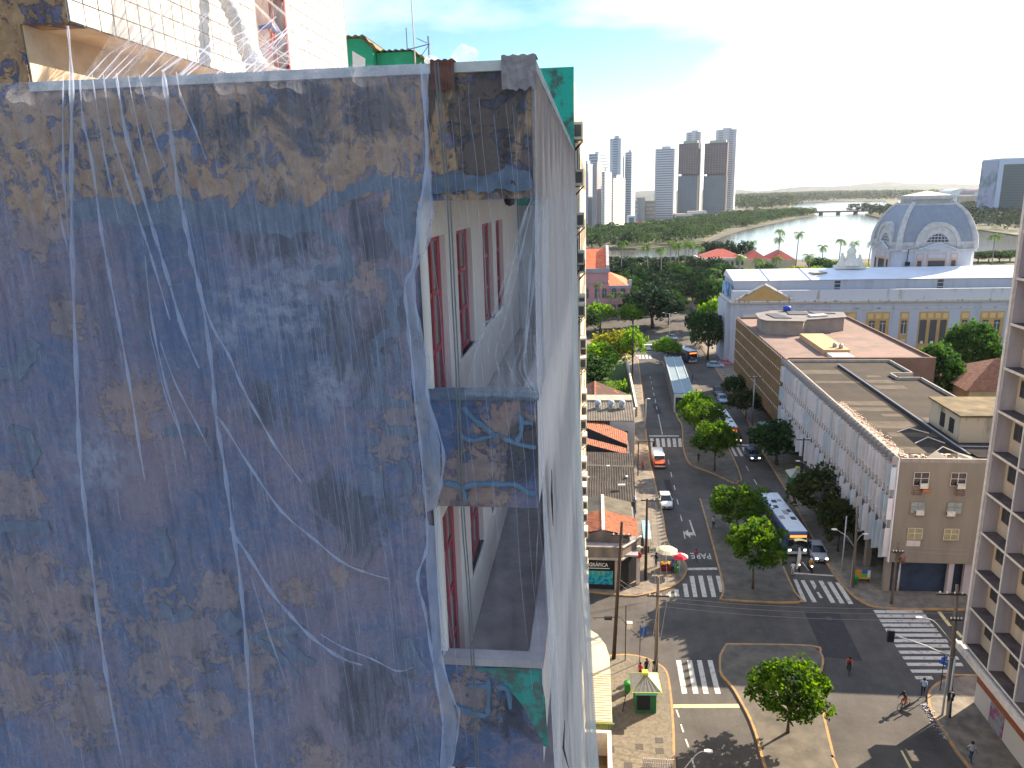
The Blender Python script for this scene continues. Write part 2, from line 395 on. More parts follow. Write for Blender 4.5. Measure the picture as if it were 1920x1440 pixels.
# painted markings: every stripe its own piece
M_paint = mat('road_paint', (0.50, 0.48, 0.43), 0.8, col2=(0.22, 0.21, 0.19), scale=2.2, detail=10, thr=(0.36, 0.46))
M_paint_y = mat('road_paint_yellow', (0.62, 0.52, 0.26), 0.8, col2=(0.22, 0.2, 0.16), scale=2.2, detail=10, thr=(0.30, 0.42))
def stripe(q, name='stripe', m=None, z=0.008):
    s = MB(); s.sheet(q, z); return s.build(name, m or M_paint, ROAD)
def z6(l): return l
for q in [[(7.63, 61.32), (8.08, 61.35), (8.09, 56.58), (7.63, 56.55)], [(8.63, 61.39), (9.08, 61.42), (9.05, 56.65), (8.59, 56.62)], [(9.53, 61.45), (9.98, 61.49), (9.92, 56.72), (9.47, 56.68)], [(10.5, 61.52), (10.95, 61.55), (10.95, 56.79), (10.49, 56.76)]]: stripe(q)
stripe([(6.75, 55.08), (12.22, 55.55), (12.22, 55.08), (6.7, 54.64)], 'stop_line', M_paint_y)
for q in [[(9.83, 75.45), (10.3, 75.48), (10.2, 72.66), (9.72, 72.63)], [(10.77, 77.23), (11.29, 77.26), (11.09, 72.71), (10.64, 72.68)], [(11.75, 77.35), (12.25, 77.38), (12.1, 72.78), (11.6, 72.75)], [(12.74, 77.41), (13.24, 77.44), (13.06, 72.84), (12.57, 72.81)], [(13.72, 77.47), (14.21, 77.5), (14.05, 73.95), (13.59, 73.92)], [(8.75, 74.12), (9.23, 74.21), (9.2, 72.76), (8.73, 72.62)], [(8.04, 73.43), (8.39, 73.73), (8.31, 72.7), (7.91, 72.57)]]: stripe(q)
stripe([(10.73, 79.09), (14.17, 79.42), (14.11, 78.85), (10.73, 78.58)], 'stop_line')
for q in [[(22.09, 77.17), (22.47, 77.2), (22.29, 72.44), (21.85, 72.41)], [(22.81, 77.03), (23.25, 77.05), (23.31, 72.46), (22.83, 72.43)], [(23.79, 76.98), (24.2, 77.01), (24.21, 75.85), (23.78, 74.98)], [(23.83, 74.56), (24.07, 74.58), (24.16, 73.36), (23.84, 73.27)], [(24.72, 77.01), (25.19, 77.04), (25.18, 72.43), (24.68, 72.39)], [(25.59, 76.83), (26.07, 76.86), (26.08, 72.39), (25.59, 72.36)], [(26.44, 76.74), (26.92, 76.77), (26.93, 72.34), (26.44, 72.31)]]: stripe(q)
stripe([(22.57, 78.74), (26.87, 78.39), (26.84, 78.09), (22.55, 78.43)], 'stop_line')
for q in [[(28.51, 71.27), (33.36, 71.58), (33.34, 70.95), (28.52, 70.69)], [(28.49, 70.45), (33.39, 70.77), (33.36, 70.15), (28.5, 69.89)], [(28.47, 69.59), (33.34, 69.92), (33.32, 69.31), (28.47, 69.04)], [(28.45, 68.78), (33.34, 69.11), (33.32, 68.51), (28.45, 68.24)], [(28.42, 67.93), (33.36, 68.26), (33.34, 67.68), (28.43, 67.4)], [(28.4, 67.04), (33.36, 67.38), (33.33, 66.81), (28.4, 66.53)], [(28.37, 66.12), (33.51, 66.47), (33.49, 65.92), (28.38, 65.62)], [(28.35, 65.28), (33.25, 65.62), (33.23, 65.07), (28.36, 64.79)], [(28.32, 64.25), (33.28, 64.59), (33.25, 64.06), (28.33, 63.77)], [(28.3, 63.37), (33.27, 63.72), (33.25, 63.2), (28.3, 62.9)], [(28.27, 62.39), (33.18, 62.74), (33.16, 62.24), (28.28, 61.94)], [(28.24, 61.4), (31.87, 61.65), (31.86, 61.17), (28.25, 60.95)], [(28.22, 60.45), (29.71, 60.56), (29.71, 60.08), (28.22, 60.02)]]: stripe(q)
for q in [[(9.92, 126.14), (10.48, 126.16), (10.29, 121.56), (9.75, 121.54)], [(10.94, 126.17), (11.5, 126.19), (11.28, 121.6), (10.74, 121.58)], [(11.89, 126.2), (12.44, 126.22), (12.19, 121.63), (11.65, 121.61)], [(12.85, 126.23), (13.4, 126.25), (13.12, 121.66), (12.58, 121.64)], [(13.82, 126.26), (14.37, 126.28), (14.06, 121.69), (13.52, 121.67)], [(14.76, 126.29), (15.32, 126.31), (14.97, 121.72), (14.43, 121.7)]]: stripe(q)
stripe([(9.86, 127.79), (15.12, 127.95), (15.06, 127.34), (9.82, 127.18)], 'stop_line')
for q in [[(22.05, 121.75), (22.47, 121.77), (22.49, 117.4), (22.05, 117.38)], [(22.99, 121.79), (23.41, 121.8), (23.4, 117.43), (22.95, 117.41)], [(23.93, 121.82), (24.35, 121.83), (24.31, 117.46), (23.86, 117.45)], [(24.86, 121.85), (25.28, 121.86), (25.21, 117.5), (24.77, 117.48)], [(25.74, 121.88), (26.16, 121.89), (26.07, 117.53), (25.62, 117.51)]]: stripe(q)
stripe([(23.73, 123.69), (26.3, 123.21), (26.24, 122.65), (23.63, 123.12)], 'stop_line')
for q in [[(11.05, 196.83), (11.64, 196.83), (11.59, 191.9), (11.02, 191.9)], [(11.89, 196.82), (12.48, 196.81), (12.42, 191.89), (11.84, 191.89)], [(12.77, 196.81), (13.36, 196.8), (13.28, 191.88), (12.7, 191.89)], [(13.72, 196.8), (14.3, 196.79), (14.19, 191.87), (13.62, 191.88)], [(14.62, 196.79), (15.2, 196.78), (15.07, 191.86), (14.5, 191.87)]]: stripe(q)
for (x0, y0), (x1, y1) in [[(12.02, 115.22), (11.98, 113.11)], [(11.91, 109.72), (11.85, 107.62)], [(11.84, 104.4), (11.82, 102.49)], [(11.73, 99.1), (11.7, 97.24)], [(11.61, 93.89), (11.6, 91.85)], [(11.47, 88.79), (11.4, 86.66)]] + [[(13.24, 172.39), (13.24, 170.89)], [(13.13, 167.21), (13.11, 165.8)], [(13.02, 161.93), (12.98, 159.9)], [(12.92, 157.32), (12.87, 154.97)], [(12.83, 152.26), (12.74, 149.49)], [(12.67, 146.83), (12.62, 144.5)], [(12.57, 141.14), (12.26, 128.32)]] + [[(6.93, 54.44), (7.06, 53.51)], [(7.11, 52.67), (7.21, 51.76)], [(7.29, 51.01), (7.42, 50.1)], [(7.51, 48.93), (7.59, 47.99)]] + [[(23.85, 112.89), (23.86, 110.73)], [(23.91, 107.23), (23.94, 105.11)], [(24.15, 81.32), (24.3, 79.27)]]:
    stripe([(x0 - .07, y0), (x1 - .07, y1), (x1 + .07, y1), (x0 + .07, y0)], 'lane_dash')
for q in [[(23.47, 51.01), (23.63, 51.02), (23.62, 49.21), (23.43, 49.2)], [(34.76, 71.37), (35.12, 71.4), (35.05, 68.79), (34.69, 68.76)], [(34.93, 67.95), (35.23, 67.97), (35.28, 66.89), (34.94, 66.78)]]: stripe(q, 'lane_line', M_paint_y)
# left-turn arrow and the word on the road, both read by traffic coming towards us
ax, ay = (12.61, 88.25)
arrow = MB()
arrow.sheet([(ax + .10, ay + 4.0), (ax - .08, ay + 4.0), (ax - .02, ay - .2), (ax + .22, ay - .9), (ax + .22, ay - .1)], 0.009)
arrow.sheet([(ax + .10, ay + 0.3), (ax + .10, ay - .5), (ax - .5, ay - .6), (ax - .5, ay - 1.3), (ax - 1.2, ay + .0), (ax - .6, ay + 1.0), (ax - .55, ay + .2)], 0.0085)
arrow.build('turn_arrow', M_paint, ROAD)
pm = text_mesh('PARE', 1.35, 'stop_word', M_paint, 0.0, 0.012)
px_, py_ = (12.72, 82.21)
inst(pm, 'stop_word', ROAD, (px_, py_, 0.0095), (0, 0, math.pi), (0.78, 1.5, 1))


# ------------------------------------------------------------------ the weathered tower on the left
FY = 7.5                     # plane of its end wall
def wall_material():
    """old paint over render: ochre remnants, grey cement, mildew, each a stain with its own shape on the wall"""
    m, nt, b = _nt('weathered_render'); N, Lk = nt.nodes, nt.links
    def nd(t, **k):
        n = N.new(t)
        for a, c in k.items(): setattr(n, a, c)
        return n
    def mth(op, a, c=None, d=None):
        n = nd('ShaderNodeMath', operation=op)
        for i, q in enumerate((a, c, d)):
            if q is None: continue
            if isinstance(q, (int, float)): n.inputs[i].default_value = q
            else: Lk.new(q, n.inputs[i])
        return n.outputs[0]
    g = nd('ShaderNodeNewGeometry'); P = g.outputs['Position']
    def nz(scale, detail=7, rough=0.6, sc=(1, 1, 1), dist=0.0, off=0.0):
        mp = nd('ShaderNodeMapping'); Lk.new(P, mp.inputs[0]); mp.inputs['Scale'].default_value = sc; mp.inputs['Location'].default_value = (off, off * .7, off * 1.3)
        n = nd('ShaderNodeTexNoise'); Lk.new(mp.outputs[0], n.inputs['Vector'])
        n.inputs['Scale'].default_value = scale; n.inputs['Detail'].default_value = detail; n.inputs['Roughness'].default_value = rough; n.inputs['Distortion'].default_value = dist
        return n.outputs[0]
    def step(v, a, c):
        r = nd('ShaderNodeMapRange', interpolation_type='SMOOTHSTEP'); Lk.new(v, r.inputs[0])
        r.inputs[1].default_value = a; r.inputs[2].default_value = c; return r.outputs[0]
    def mix(f, a, c):
        n = nd('ShaderNodeMixRGB'); 
        if isinstance(f, (int, float)): n.inputs[0].default_value = f
        else: Lk.new(f, n.inputs[0])
        for i, q in ((1, a), (2, c)):
            if isinstance(q, tuple): n.inputs[i].default_value = (*q, 1)
            else: Lk.new(q, n.inputs[i])
        return n.outputs[0]
    def blobs(lst):
        out = None
        for x, z, r in lst:
            d = nd('ShaderNodeVectorMath', operation='DISTANCE'); Lk.new(P, d.inputs[0]); d.inputs[1].default_value = (x, FY, z)
            v = step(d.outputs['Value'], r * 1.9, r * 0.1)
            out = v if out is None else mth('MAXIMUM', out, v)
        return out
    sx = nd('ShaderNodeSeparateXYZ'); Lk.new(P, sx.inputs[0]); X, Z = sx.outputs[0], sx.outputs[2]
    big = nz(0.55, 5); mid = nz(1.5, 8, .62, dist=.6); fine = nz(6, 8, .65); rag = nz(4.2, 10, .72, dist=1.0, off=5); mott = nz(9, 8, .7, dist=.5, off=3); grit = nz(34, 4, .6, off=7)
    streak = nz(3.2, 7, .6, (1, 1, .22), off=2); dots = nz(16, 5, .6, off=9)
    # cement grey to mauve base
    base = mix(step(mth('ADD', mth('MULTIPLY', big, .6), mth('MULTIPLY', mott, .4)), .40, .60), (.062, .105, .215), (.215, .155, .185))
    base = mix(mth('MULTIPLY', step(mott, .50, .66), .55), base, (.165, .175, .235))
    base = mix(mth('MULTIPLY', step(grit, .52, .7), .35), base, (.045, .055, .09))
    base = mix(mth('MULTIPLY', step(streak, .48, .72), .75), base, (.045, .053, .088))
    base = mix(mth('MULTIPLY', step(fine, .52, .75), .45), base, (.150, .168, .235))
    LI = [(-3.1, 41.01, 0.49), (-3.63, 40.96, 0.37), (-3.91, 40.68, 0.21), (-3.24, 40.72, 0.17), (-2.84, 41.24, 0.37), (-5.71, 39.19, 0.37), (-2.83, 40.09, 0.3)]
    base = mix(mth('MULTIPLY', blobs(LI), step(fine, .40, .62)), base, (.25, .275, .35))
    # ochre paint left on
    OC = [(-5.93, 41.79, 0.38), (-6.81, 38.71, 0.4), (-6.87, 37.37, 0.67), (-6.25, 37.32, 0.49), (-5.06, 36.93, 0.64), (-5.42, 36.39, 0.37), (-4.43, 37.53, 0.28), (-7.43, 36.05, 0.49), (-6.45, 35.79, 0.55), (-4.86, 35.88, 0.37), (-3.44, 37.56, 0.22), (-3.9, 36.98, 0.3), (-2.12, 41.0, 0.16), (-2.33, 41.23, 0.22), (-2.02, 39.73, 0.27), (-2.25, 39.42, 0.22), (-3.4, 35.19, 0.3), (-2.9, 37.79, 0.15), (-4.09, 36.45, 0.34), (-5.15, 39.83, 0.37), (-5.74, 40.81, 0.24), (-0.87, 39.62, 0.37), (-1.23, 39.01, 0.43), (-1.6, 38.81, 0.37), (-1.46, 36.23, 0.43), (-1.02, 38.31, 0.12), (-2.59, 42.81, 0.24)]
    top = mth('MULTIPLY', step(mth('ADD', Z, mth('MULTIPLY', mth('SUBTRACT', mid, .5), .9)), 41.80, 42.05), step(X, -7.0, -6.1))
    field = mth('MAXIMUM', blobs(OC), mth('MULTIPLY', top, .78))
    och = mth('ADD', mth('MULTIPLY', field, 0.36), mth('ADD', mth('MULTIPLY', rag, 1.25), mth('MULTIPLY', fine, .45)))
    om = step(och, 1.035, 1.10)
    ocol = mix(step(fine, .35, .7), (.29, .175, .085), (.44, .285, .155))
    ocol = mix(mth('MULTIPLY', step(streak, .45, .7), .5), ocol, (.17, .135, .11))
    col = mix(mth('MULTIPLY', om, mth('ADD', .44, mth('MULTIPLY', top, .48))), base, ocol)  # lower ochre mixed fainter: veil and dimmer light are put into its colour
    # mildew
    DK = [(-2.09, 40.55, 0.55), (-2.23, 41.77, 0.37), (-3.2, 41.68, 0.49), (-2.77, 38.59, 0.55), (-2.79, 35.93, 0.67), (-0.83, 36.04, 0.49), (-1.0, 42.7, 0.67), (-2.91, 42.87, 0.43), (-3.81, 42.8, 0.37), (-2.15, 42.89, 0.37), (-2.67, 40.56, 0.43), (-3.7, 39.84, 0.37), (-0.76, 39.32, 0.43), (-6.11, 37.32, 0.15), (-6.47, 36.86, 0.12)]
    dk = mth('ADD', mth('MULTIPLY', blobs(DK), .28), mth('MULTIPLY', nz(2.1, 9, .66, (1, 1, .55), .8, 11), 1.0))
    col = mix(mth('MULTIPLY', step(dk, .63, .76), .80), col, (.040, .041, .050))
    col = mix(mth('MULTIPLY', step(dots, .64, .70), .55), col, (.05, .048, .05))
    Lk.new(col, b.inputs['Base Color'])
    b.inputs['Roughness'].default_value = .92; b.inputs['Specular IOR Level'].default_value = .15
    bp = nd('ShaderNodeBump'); bp.inputs['Strength'].default_value = .8; bp.inputs['Distance'].default_value = .025
    hh = mth('ADD', mth('MULTIPLY', om, .6), mth('ADD', fine, mth('MULTIPLY', grit, .4))); Lk.new(hh, bp.inputs['Height']); Lk.new(bp.outputs[0], b.inputs['Normal'])
    return m
M_wall = wall_material()
M_beige = mat('beige_render', (0.66, 0.53, 0.38), 0.9, col2=(0.42, 0.33, 0.23), scale=1.6, bump=.15)
M_cream = mat('cream_wall', (0.86, 0.79, 0.72), 0.9, col2=(0.79, 0.72, 0.66), scale=1.3, streak=True, bump=.1)
M_slab = mat('bare_concrete', (0.42, 0.38, 0.39), 0.95, col2=(0.25, 0.225, 0.24), scale=1.8, detail=8, bump=.2)
M_cap = mat('pale_capping', (0.52, 0.52, 0.49), 0.8, col2=(0.34, 0.35, 0.36), scale=3, bump=.2)
M_ledge = mat('blue_grey_mortar', (0.125, 0.165, 0.225), 0.9, col2=(0.07, 0.095, 0.145), scale=7, detail=8, bump=.3)
M_ledge2 = mat('bright_blue_sealant', (0.10, 0.19, 0.30), 0.8, col2=(0.07, 0.13, 0.21), scale=4, bump=.2)
M_red = mat('red_window_frame', (0.50, 0.035, 0.06), 0.55, col2=(0.34, 0.03, 0.045), scale=5)
M_pane = glass('green_grey_pane', (0.13, 0.16, 0.15), 0.15)
M_teal = mat('teal_paint', (0.02, 0.34, 0.27), 0.85, col2=(0.055, 0.11, 0.10), scale=2.3, detail=9, thr=(0.36, 0.46), bump=.2)
T = thing('weathered_tower', 'near tower with a peeling grey and ochre end wall wrapped in white netting', 'building', (-5, FY, 0))
T_O = (-5, FY, 0)
def tp(mb, name, m, parent=None, kind=None): return mb.build(name, m, parent or T, kind, T_O)
mb = MB(); mb.box(-13, -1.8, FY, FY + .28, 14, 43.16); mb.box(-13, -5.72, FY, FY + .28, 43.16, 43.80); mb.box(-13, -5.2, FY, 12.0, 43.80, 54); mb.box(-13, -5.72, FY + .28, 12.0, 42.9, 43.80)
END = tp(mb, 'end_wall', M_wall)
mb = MB(); mb.box(-1.8, -.6, FY, FY + .14, 41.98, 43.16); mb.box(-.74, -.6, FY + .14, 21.9, 41.98, 43.16); tp(mb, 'roof_fascia', M_wall)
mb = MB(); mb.box(-5.715, -5.70, FY + .02, 11.9, 43.0, 43.80); mb.box(-5.70, -5.2, FY + .3, 11.9, 43.797, 43.815); tp(mb, 'recess_lining', M_beige)
mb = MB(); mb.box(-5.7, -.55, FY - .05, FY + .20, 43.16, 43.25); mb.box(-.76, -.55, FY + .2, 21.95, 43.16, 43.25); tp(mb, 'parapet_capping', M_cap)
mb = MB(); mb.box(-5.69, -.74, FY + .28, 21.9, 42.6, 42.75); tp(mb, 'roof_slab', M_slab)
for zf, zr in ((39.0, 39.92), (35.85, 36.70), (32.70, 33.56), (29.5, 30.4), (26.3, 27.2)):
    b0 = zf - (.31 if zf > 38 else .60)
    p = tp(MB().box(-1.8, -.6, FY, FY + .12, b0, zr), 'balcony_parapet', M_wall)
    tp(MB().box(-1.8, -.575, FY - .03, FY + .16, zr, zr + .09), 'ledge', M_ledge if zf > 38 else M_slab, p)
    q = tp(MB().box(-.72, -.6, FY + .12, 17.0, b0, zr), 'balcony_parapet', M_cream)
    tp(MB().box(-.75, -.57, FY + .16, 17.0, zr, zr + .09), 'ledge', M_slab, q)
    tp(MB().box(-1.72, -.72, FY + .12, 17.0, zf - .31, zf), 'balcony_floor', M_slab)
    tp(MB().box(-1.72, -.6, 17.0, 17.3, zf - .31, zf + 2.80), 'balcony_end_wall', mat('grey_partition', (.42, .44, .47), .9, var=.3, scale=1.5))
    tp(MB().box(-1.80, -1.72, FY + .28, 17.0, zf - .31, zf + .02), 'skirting', mat('dark_skirting', (.10, .10, .105), .9, var=.3, scale=3))
tp(MB().box(-1.72, -.74, FY + .14, 17.0, 41.99, 42.15), 'balcony_ceiling', M_beige)
def pierced(zf, top, ops):
    """balcony back wall along X=-1.72 with openings (y0, y1, z0)"""
    mb = MB(); y = FY + .0
    xs = (-1.97, -1.72); z1 = zf + 2.98
    mb.box(-1.80, -1.72, FY, FY + .16, zf + .02, z1) if False else None
    y = FY + .28
    ops = [(max(a, FY + .16), c, d) for a, c, d in ops]
    prev = FY + .10
    for a, c, d in ops:
        if a > prev + .01: mb.box(xs[0] if prev > FY + .25 else -1.795, xs[1], prev, a, zf + .02, z1)
        mb.box(*xs, a, c, top, z1)
        if d > zf + .05: mb.box(*xs, a, c, zf + .02, d)
        prev = c
    mb.box(*xs, prev, 17.0, zf + .02, z1)
    w = tp(mb, 'balcony_back_wall', M_cream)
    for a, c, d in ops:
        x0, x1 = -1.845, -1.79
        win = tp(MB().box(-1.83, -1.81, a, c, d, top), 'door' if d <= zf + .06 else 'window', M_pane)
        fr = MB()
        for yy, hw_ in ((a + .03, .035), (c - .07, .075)): fr.box(x0, x1, yy - hw_, yy + hw_, d, top)
        fr.box(x0 - .003, x1 + .003, (a + c) / 2 - .04, (a + c) / 2 + .04, d, top)
        for zz in ([d + .03, top - .03] + [d + (top - d) * t for t in ((.33, .66) if d > zf + .1 else (.25, .5, .75))]): fr.box(x0 + .004, x1 - .004, a, c, zz - .03, zz + .03)
        tp(fr, 'frame', M_red, win)
        if d > zf + .1: tp(MB().box(-1.85, -1.69, a - .04, c + .04, d - .05, d), 'sill', M_cream, win)
pierced(39.0, 41.6, [(7.66, 8.62, 39.02), (9.33, 10.50, 39.97), (11.57, 12.72, 39.99), (13.20, 14.20, 39.99)])
pierced(35.85, 38.45, [(7.70, 8.68, 35.87), (9.50, 10.62, 36.75), (11.57, 12.72, 36.8), (13.20, 14.20, 36.8)])
pierced(32.70, 35.3, [(7.70, 8.68, 32.72), (9.50, 10.62, 33.6)])
tp(MB().box(-1.80, -1.797, FY - .001, FY + .28, 28, 43.1), 'reveal', M_cream) if False else None
# mortar and sealant strokes drawn along the cracks: raised bands on the wall
STK = []
def stroke(pts, w, m=M_ledge, y=FY, name='crack_repair'):
    q = smooth_path([(x, y, z) for x, z in pts], 4)
    mb = MB(); mb.ribbon(q, [w * random.uniform(.7, 1.3) for _ in q], (0, -1, 0), .004 + .0011 * len(STK), .3); STK.append(1); tp(mb, name, m, END if m is M_ledge else None)
stroke([(-5.5, 41.95), (-5.1, 41.98), (-4.75, 41.92), (-4.22, 41.92), (-3.7, 41.84), (-3.24, 41.83), (-2.92, 41.88)], 0.276)
stroke([(-3.69, 41.91), (-3.35, 41.91), (-3.01, 41.86), (-2.72, 41.96), (-2.49, 42.05), (-2.2, 42.16), (-1.98, 42.15), (-1.82, 42.12), (-1.66, 42.11)], 0.156)
stroke([(-3.71, 41.77), (-3.25, 41.75), (-2.96, 41.76), (-2.79, 41.79)], 0.120)
stroke([(-2.85, 41.81), (-2.72, 41.67), (-2.58, 41.59), (-2.54, 41.45), (-2.56, 41.29)], 0.144)
stroke([(-1.92, 42.13), (-1.91, 41.92), (-1.91, 41.71), (-1.94, 41.55)], 0.228)
stroke([(-2.1, 41.87), (-2.03, 41.68), (-1.96, 41.55), (-1.91, 41.44)], 0.132)
stroke([(-2.9, 41.28), (-2.61, 41.26), (-2.45, 41.31)], 0.156)
stroke([(-2.23, 41.27), (-2.07, 41.24), (-2.06, 41.06), (-2.1, 40.86), (-2.07, 40.69), (-2.23, 40.6), (-2.3, 40.47), (-2.26, 40.31), (-2.28, 40.12), (-2.26, 39.91)], 0.120)
stroke([(-2.1, 40.52), (-2.07, 40.33), (-2.11, 40.21), (-2.22, 40.13)], 0.090)
stroke([(-2.57, 39.8), (-2.43, 39.88), (-2.19, 39.88), (-1.96, 39.86)], 0.120)
stroke([(-2.27, 39.56), (-2.09, 39.56), (-1.93, 39.56)], 0.108)
stroke([(-2.1, 39.23), (-2.04, 39.09), (-2.05, 38.93), (-2.03, 38.8)], 0.102)
stroke([(-2.57, 38.95), (-2.32, 38.94)], 0.312)
stroke([(-6.7, 40.2), (-6.43, 40.27), (-6.17, 40.57)], 0.156)
stroke([(-6.7, 39.57), (-6.47, 39.38), (-6.62, 38.98)], 0.156)
stroke([(-4.81, 39.52), (-4.55, 39.56), (-4.33, 39.51)], 0.108)
stroke([(-4.1, 36.93), (-3.89, 37.01), (-3.62, 37.06), (-3.42, 37.09)], 0.084)
stroke([(-4.1, 36.93), (-3.85, 36.8), (-3.67, 36.59), (-3.56, 36.41)], 0.084)
stroke([(-3.76, 37.02), (-3.58, 36.81), (-3.34, 36.6)], 0.096)
stroke([(-5.05, 38.34), (-4.97, 38.0), (-5.08, 37.72)], 0.120)
stroke([(-4.8, 37.3), (-5.03, 37.15), (-5.2, 37.36)], 0.144)
stroke([(-4.4, 37.24), (-4.23, 37.04)], 0.180)
stroke([(-2.19, 37.02), (-2.11, 36.81), (-2.02, 36.63)], 0.120)
stroke([(-7.1, 38.32), (-6.69, 38.31), (-6.44, 38.34)], 0.144)
stroke([(-1.66, 42.11), (-1.33, 42.15), (-1.09, 42.12), (-0.91, 42.18), (-0.8, 42.22), (-0.7, 42.17), (-0.61, 42.18)], 0.156)
stroke([(-0.96, 42.15), (-0.83, 42.09), (-0.72, 42.08), (-0.61, 42.11)], 0.084)
stroke([(-1.38, 39.84), (-1.27, 39.71), (-1.13, 39.6), (-1.02, 39.51)], 0.042, M_ledge2)
stroke([(-1.42, 39.52), (-1.31, 39.47), (-1.16, 39.5), (-1.03, 39.53)], 0.036, M_ledge2)
stroke([(-0.79, 39.77), (-0.76, 39.65), (-0.78, 39.53), (-0.83, 39.44)], 0.048, M_ledge2)
stroke([(-0.78, 39.68), (-0.64, 39.67)], 0.036, M_ledge2)
stroke([(-0.96, 39.5), (-0.79, 39.43), (-0.61, 39.39)], 0.036, M_ledge2)
stroke([(-1.65, 38.98), (-1.5, 38.95), (-1.43, 38.91), (-1.32, 38.97), (-1.12, 38.97), (-0.85, 38.97), (-0.71, 38.88), (-0.62, 38.87)], 0.048, M_ledge2)
stroke([(-1.43, 38.91), (-1.39, 38.78)], 0.036, M_ledge2)
stroke([(-1.46, 36.42), (-1.3, 36.42), (-1.21, 36.47)], 0.048, M_ledge2)
stroke([(-1.22, 36.52), (-1.24, 36.09), (-1.31, 36.03), (-1.47, 36.06), (-1.63, 36.14)], 0.054, M_ledge2)
stroke([(-1.11, 36.42), (-1.0, 36.4), (-0.97, 36.14)], 0.054, M_ledge2)
# teal paint flung over the corner of the lower balcony
mb = MB(); pts = [(-1.382, 36.643), (-1.034, 36.689), (-0.598, 36.697), (-0.606, 36.583), (-0.56, 36.284), (-0.532, 35.622), (-0.583, 35.619), (-0.675, 35.837), (-0.796, 36.125), (-0.919, 36.3), (-1.073, 36.436), (-1.164, 36.554)]
n = len(pts); mb.v = [(x, FY - .035 if z > 36.66 else FY - .008, z) for x, z in pts]
for t in tessellate_polygon([[Vector((x, z, 0)) for x, z in pts]]): mb.face(t)
tp(mb, 'paint_spill', mat('teal_spill', (.02, .24, .20), .8, col2=(.07, .10, .09), scale=5, detail=9, thr=(.42, .55)))

# ---- tiled lift tower above the roof: each tile its own piece
M_tile = mat('white_tile', (0.50, 0.485, 0.46), 0.35, col2=(0.40, 0.39, 0.375), scale=9, spec=.5)
M_grout = mat('tile_grout', (0.20, 0.18, 0.19), 0.9)
TB = thing('tiled_tower_block', 'white tiled block rising above the parapet of the netted tower', 'building', (-6, 10, 43.8))
TB_O = (-6, 10, 43.8)
MB().box(-5.21, -5.195, FY + .001, 12.0, 43.80, 50).build('backing_wall', M_grout, TB, None, TB_O)
MB().box(-5.6, -5.195, 13.15, 16.45, 42.76, 52).build('backing_wall', M_grout, TB, None, TB_O)
MB().box(-5.7, -5.4, 12.0, 13.15, 42.76, 52).build('slot_wall', mat('slot_wall', (.12, .08, .08), .9, var=.3, scale=2), TB, None, TB_O)
tm = MB(); tm.box(0, .012, .006, .234, .006, .204); tile = tm.mesh('tile', M_tile)
for y0, ny, nz_, z0 in ((FY + .01, 18, 7, 43.805), (13.16, 13, 12, 43.80)):
    for j in range(nz_):
        for i in range(ny):
            inst(tile, 'tile', TB, (-5.195 + 6 + random.uniform(0, .003), y0 + i * .246 - 10, z0 + j * .21 - 43.8))
mb = MB(); mb.box(-5.195, -5.185, FY + .01, 11.95, 45.28, 50); mb.box(-5.195, -5.185, 13.16, 16.4, 46.33, 52); mb.build('upper_tiling', M_tile, TB, None, TB_O)
# red hoist mast in the slot
hm = thing('hoist_mast', 'red steel hoist mast with a blue clamp standing in the slot of the tiled block', 'mast', (-5.05, 12.4, 42.75))
M_rs = mat('red_steel', (.30, .03, .035), .5, col2=(.15, .03, .03), scale=5)
mb = MB()
for x, y in ((-.06, 0), (.08, .14)): mb.box(x - .03, x + .03, y - .03, y + .03, 0, 5)
for k in range(9): mb.box(-.09, .11, .03, .08, .3 + k * .5, .34 + k * .5)
mb.build('mast', M_rs, hm)
mb = MB(); mb.tube([(-.25, -.1, 1.95), (-.05, -.05, 2.0), (.0, 0, 1.9)], .035); mb.build('clamp', mat('blue_clamp', (.03, .12, .5), .5), hm)
mb = MB(); mb.tube([(-.12, -.06, 1.6), (-.06, -.06, 1.85), (-.1, -.06, 1.95)], .03); mb.build('hook', mat('orange_hook', (.6, .08, .04), .5), hm)


# ------------------------------------------------------------------ netting, ropes and cloths hung on the tower
def net_mat(name, alpha, amp, tint=(.62, .68, .82), sc=(9, 9, .35), tl=.5):
    m, nt, b = _nt(name); N, Lk = nt.nodes, nt.links
    g = N.new('ShaderNodeNewGeometry'); mp = N.new('ShaderNodeMapping'); Lk.new(g.outputs['Position'], mp.inputs[0]); mp.inputs['Scale'].default_value = sc
    n = N.new('ShaderNodeTexNoise'); Lk.new(mp.outputs[0], n.inputs['Vector']); n.inputs['Scale'].default_value = 1.0; n.inputs['Detail'].default_value = 6
    r = N.new('ShaderNodeMapRange'); Lk.new(n.outputs[0], r.inputs[0]); r.inputs[1].default_value = .3; r.inputs[2].default_value = .75
    r.inputs[3].default_value = max(0, alpha - amp); r.inputs[4].default_value = alpha + amp
    d = N.new('ShaderNodeBsdfDiffuse'); d.inputs[0].default_value = (*tint, 1)
    t = N.new('ShaderNodeBsdfTranslucent'); t.inputs[0].default_value = (*tint, 1)
    a = N.new('ShaderNodeMixShader'); a.inputs[0].default_value = tl; Lk.new(d.outputs[0], a.inputs[1]); Lk.new(t.outputs[0], a.inputs[2])
    tr = N.new('ShaderNodeBsdfTransparent')
    mx = N.new('ShaderNodeMixShader'); Lk.new(r.outputs[0], mx.inputs[0]); Lk.new(tr.outputs[0], mx.inputs[1]); Lk.new(a.outputs[0], mx.inputs[2])
    Lk.new(mx.outputs[0], N['Material Output'].inputs[0]); MATS[name] = m
    return m
M_net = net_mat('thin_net', .24, .13, (.62, .68, .86), (26, 26, .35))
M_net_thin = net_mat('thinner_net', .07, .06)
M_net_side = net_mat('draped_net', .54, .16, (.96, .91, .88), (3, 1.6, .10), .6)
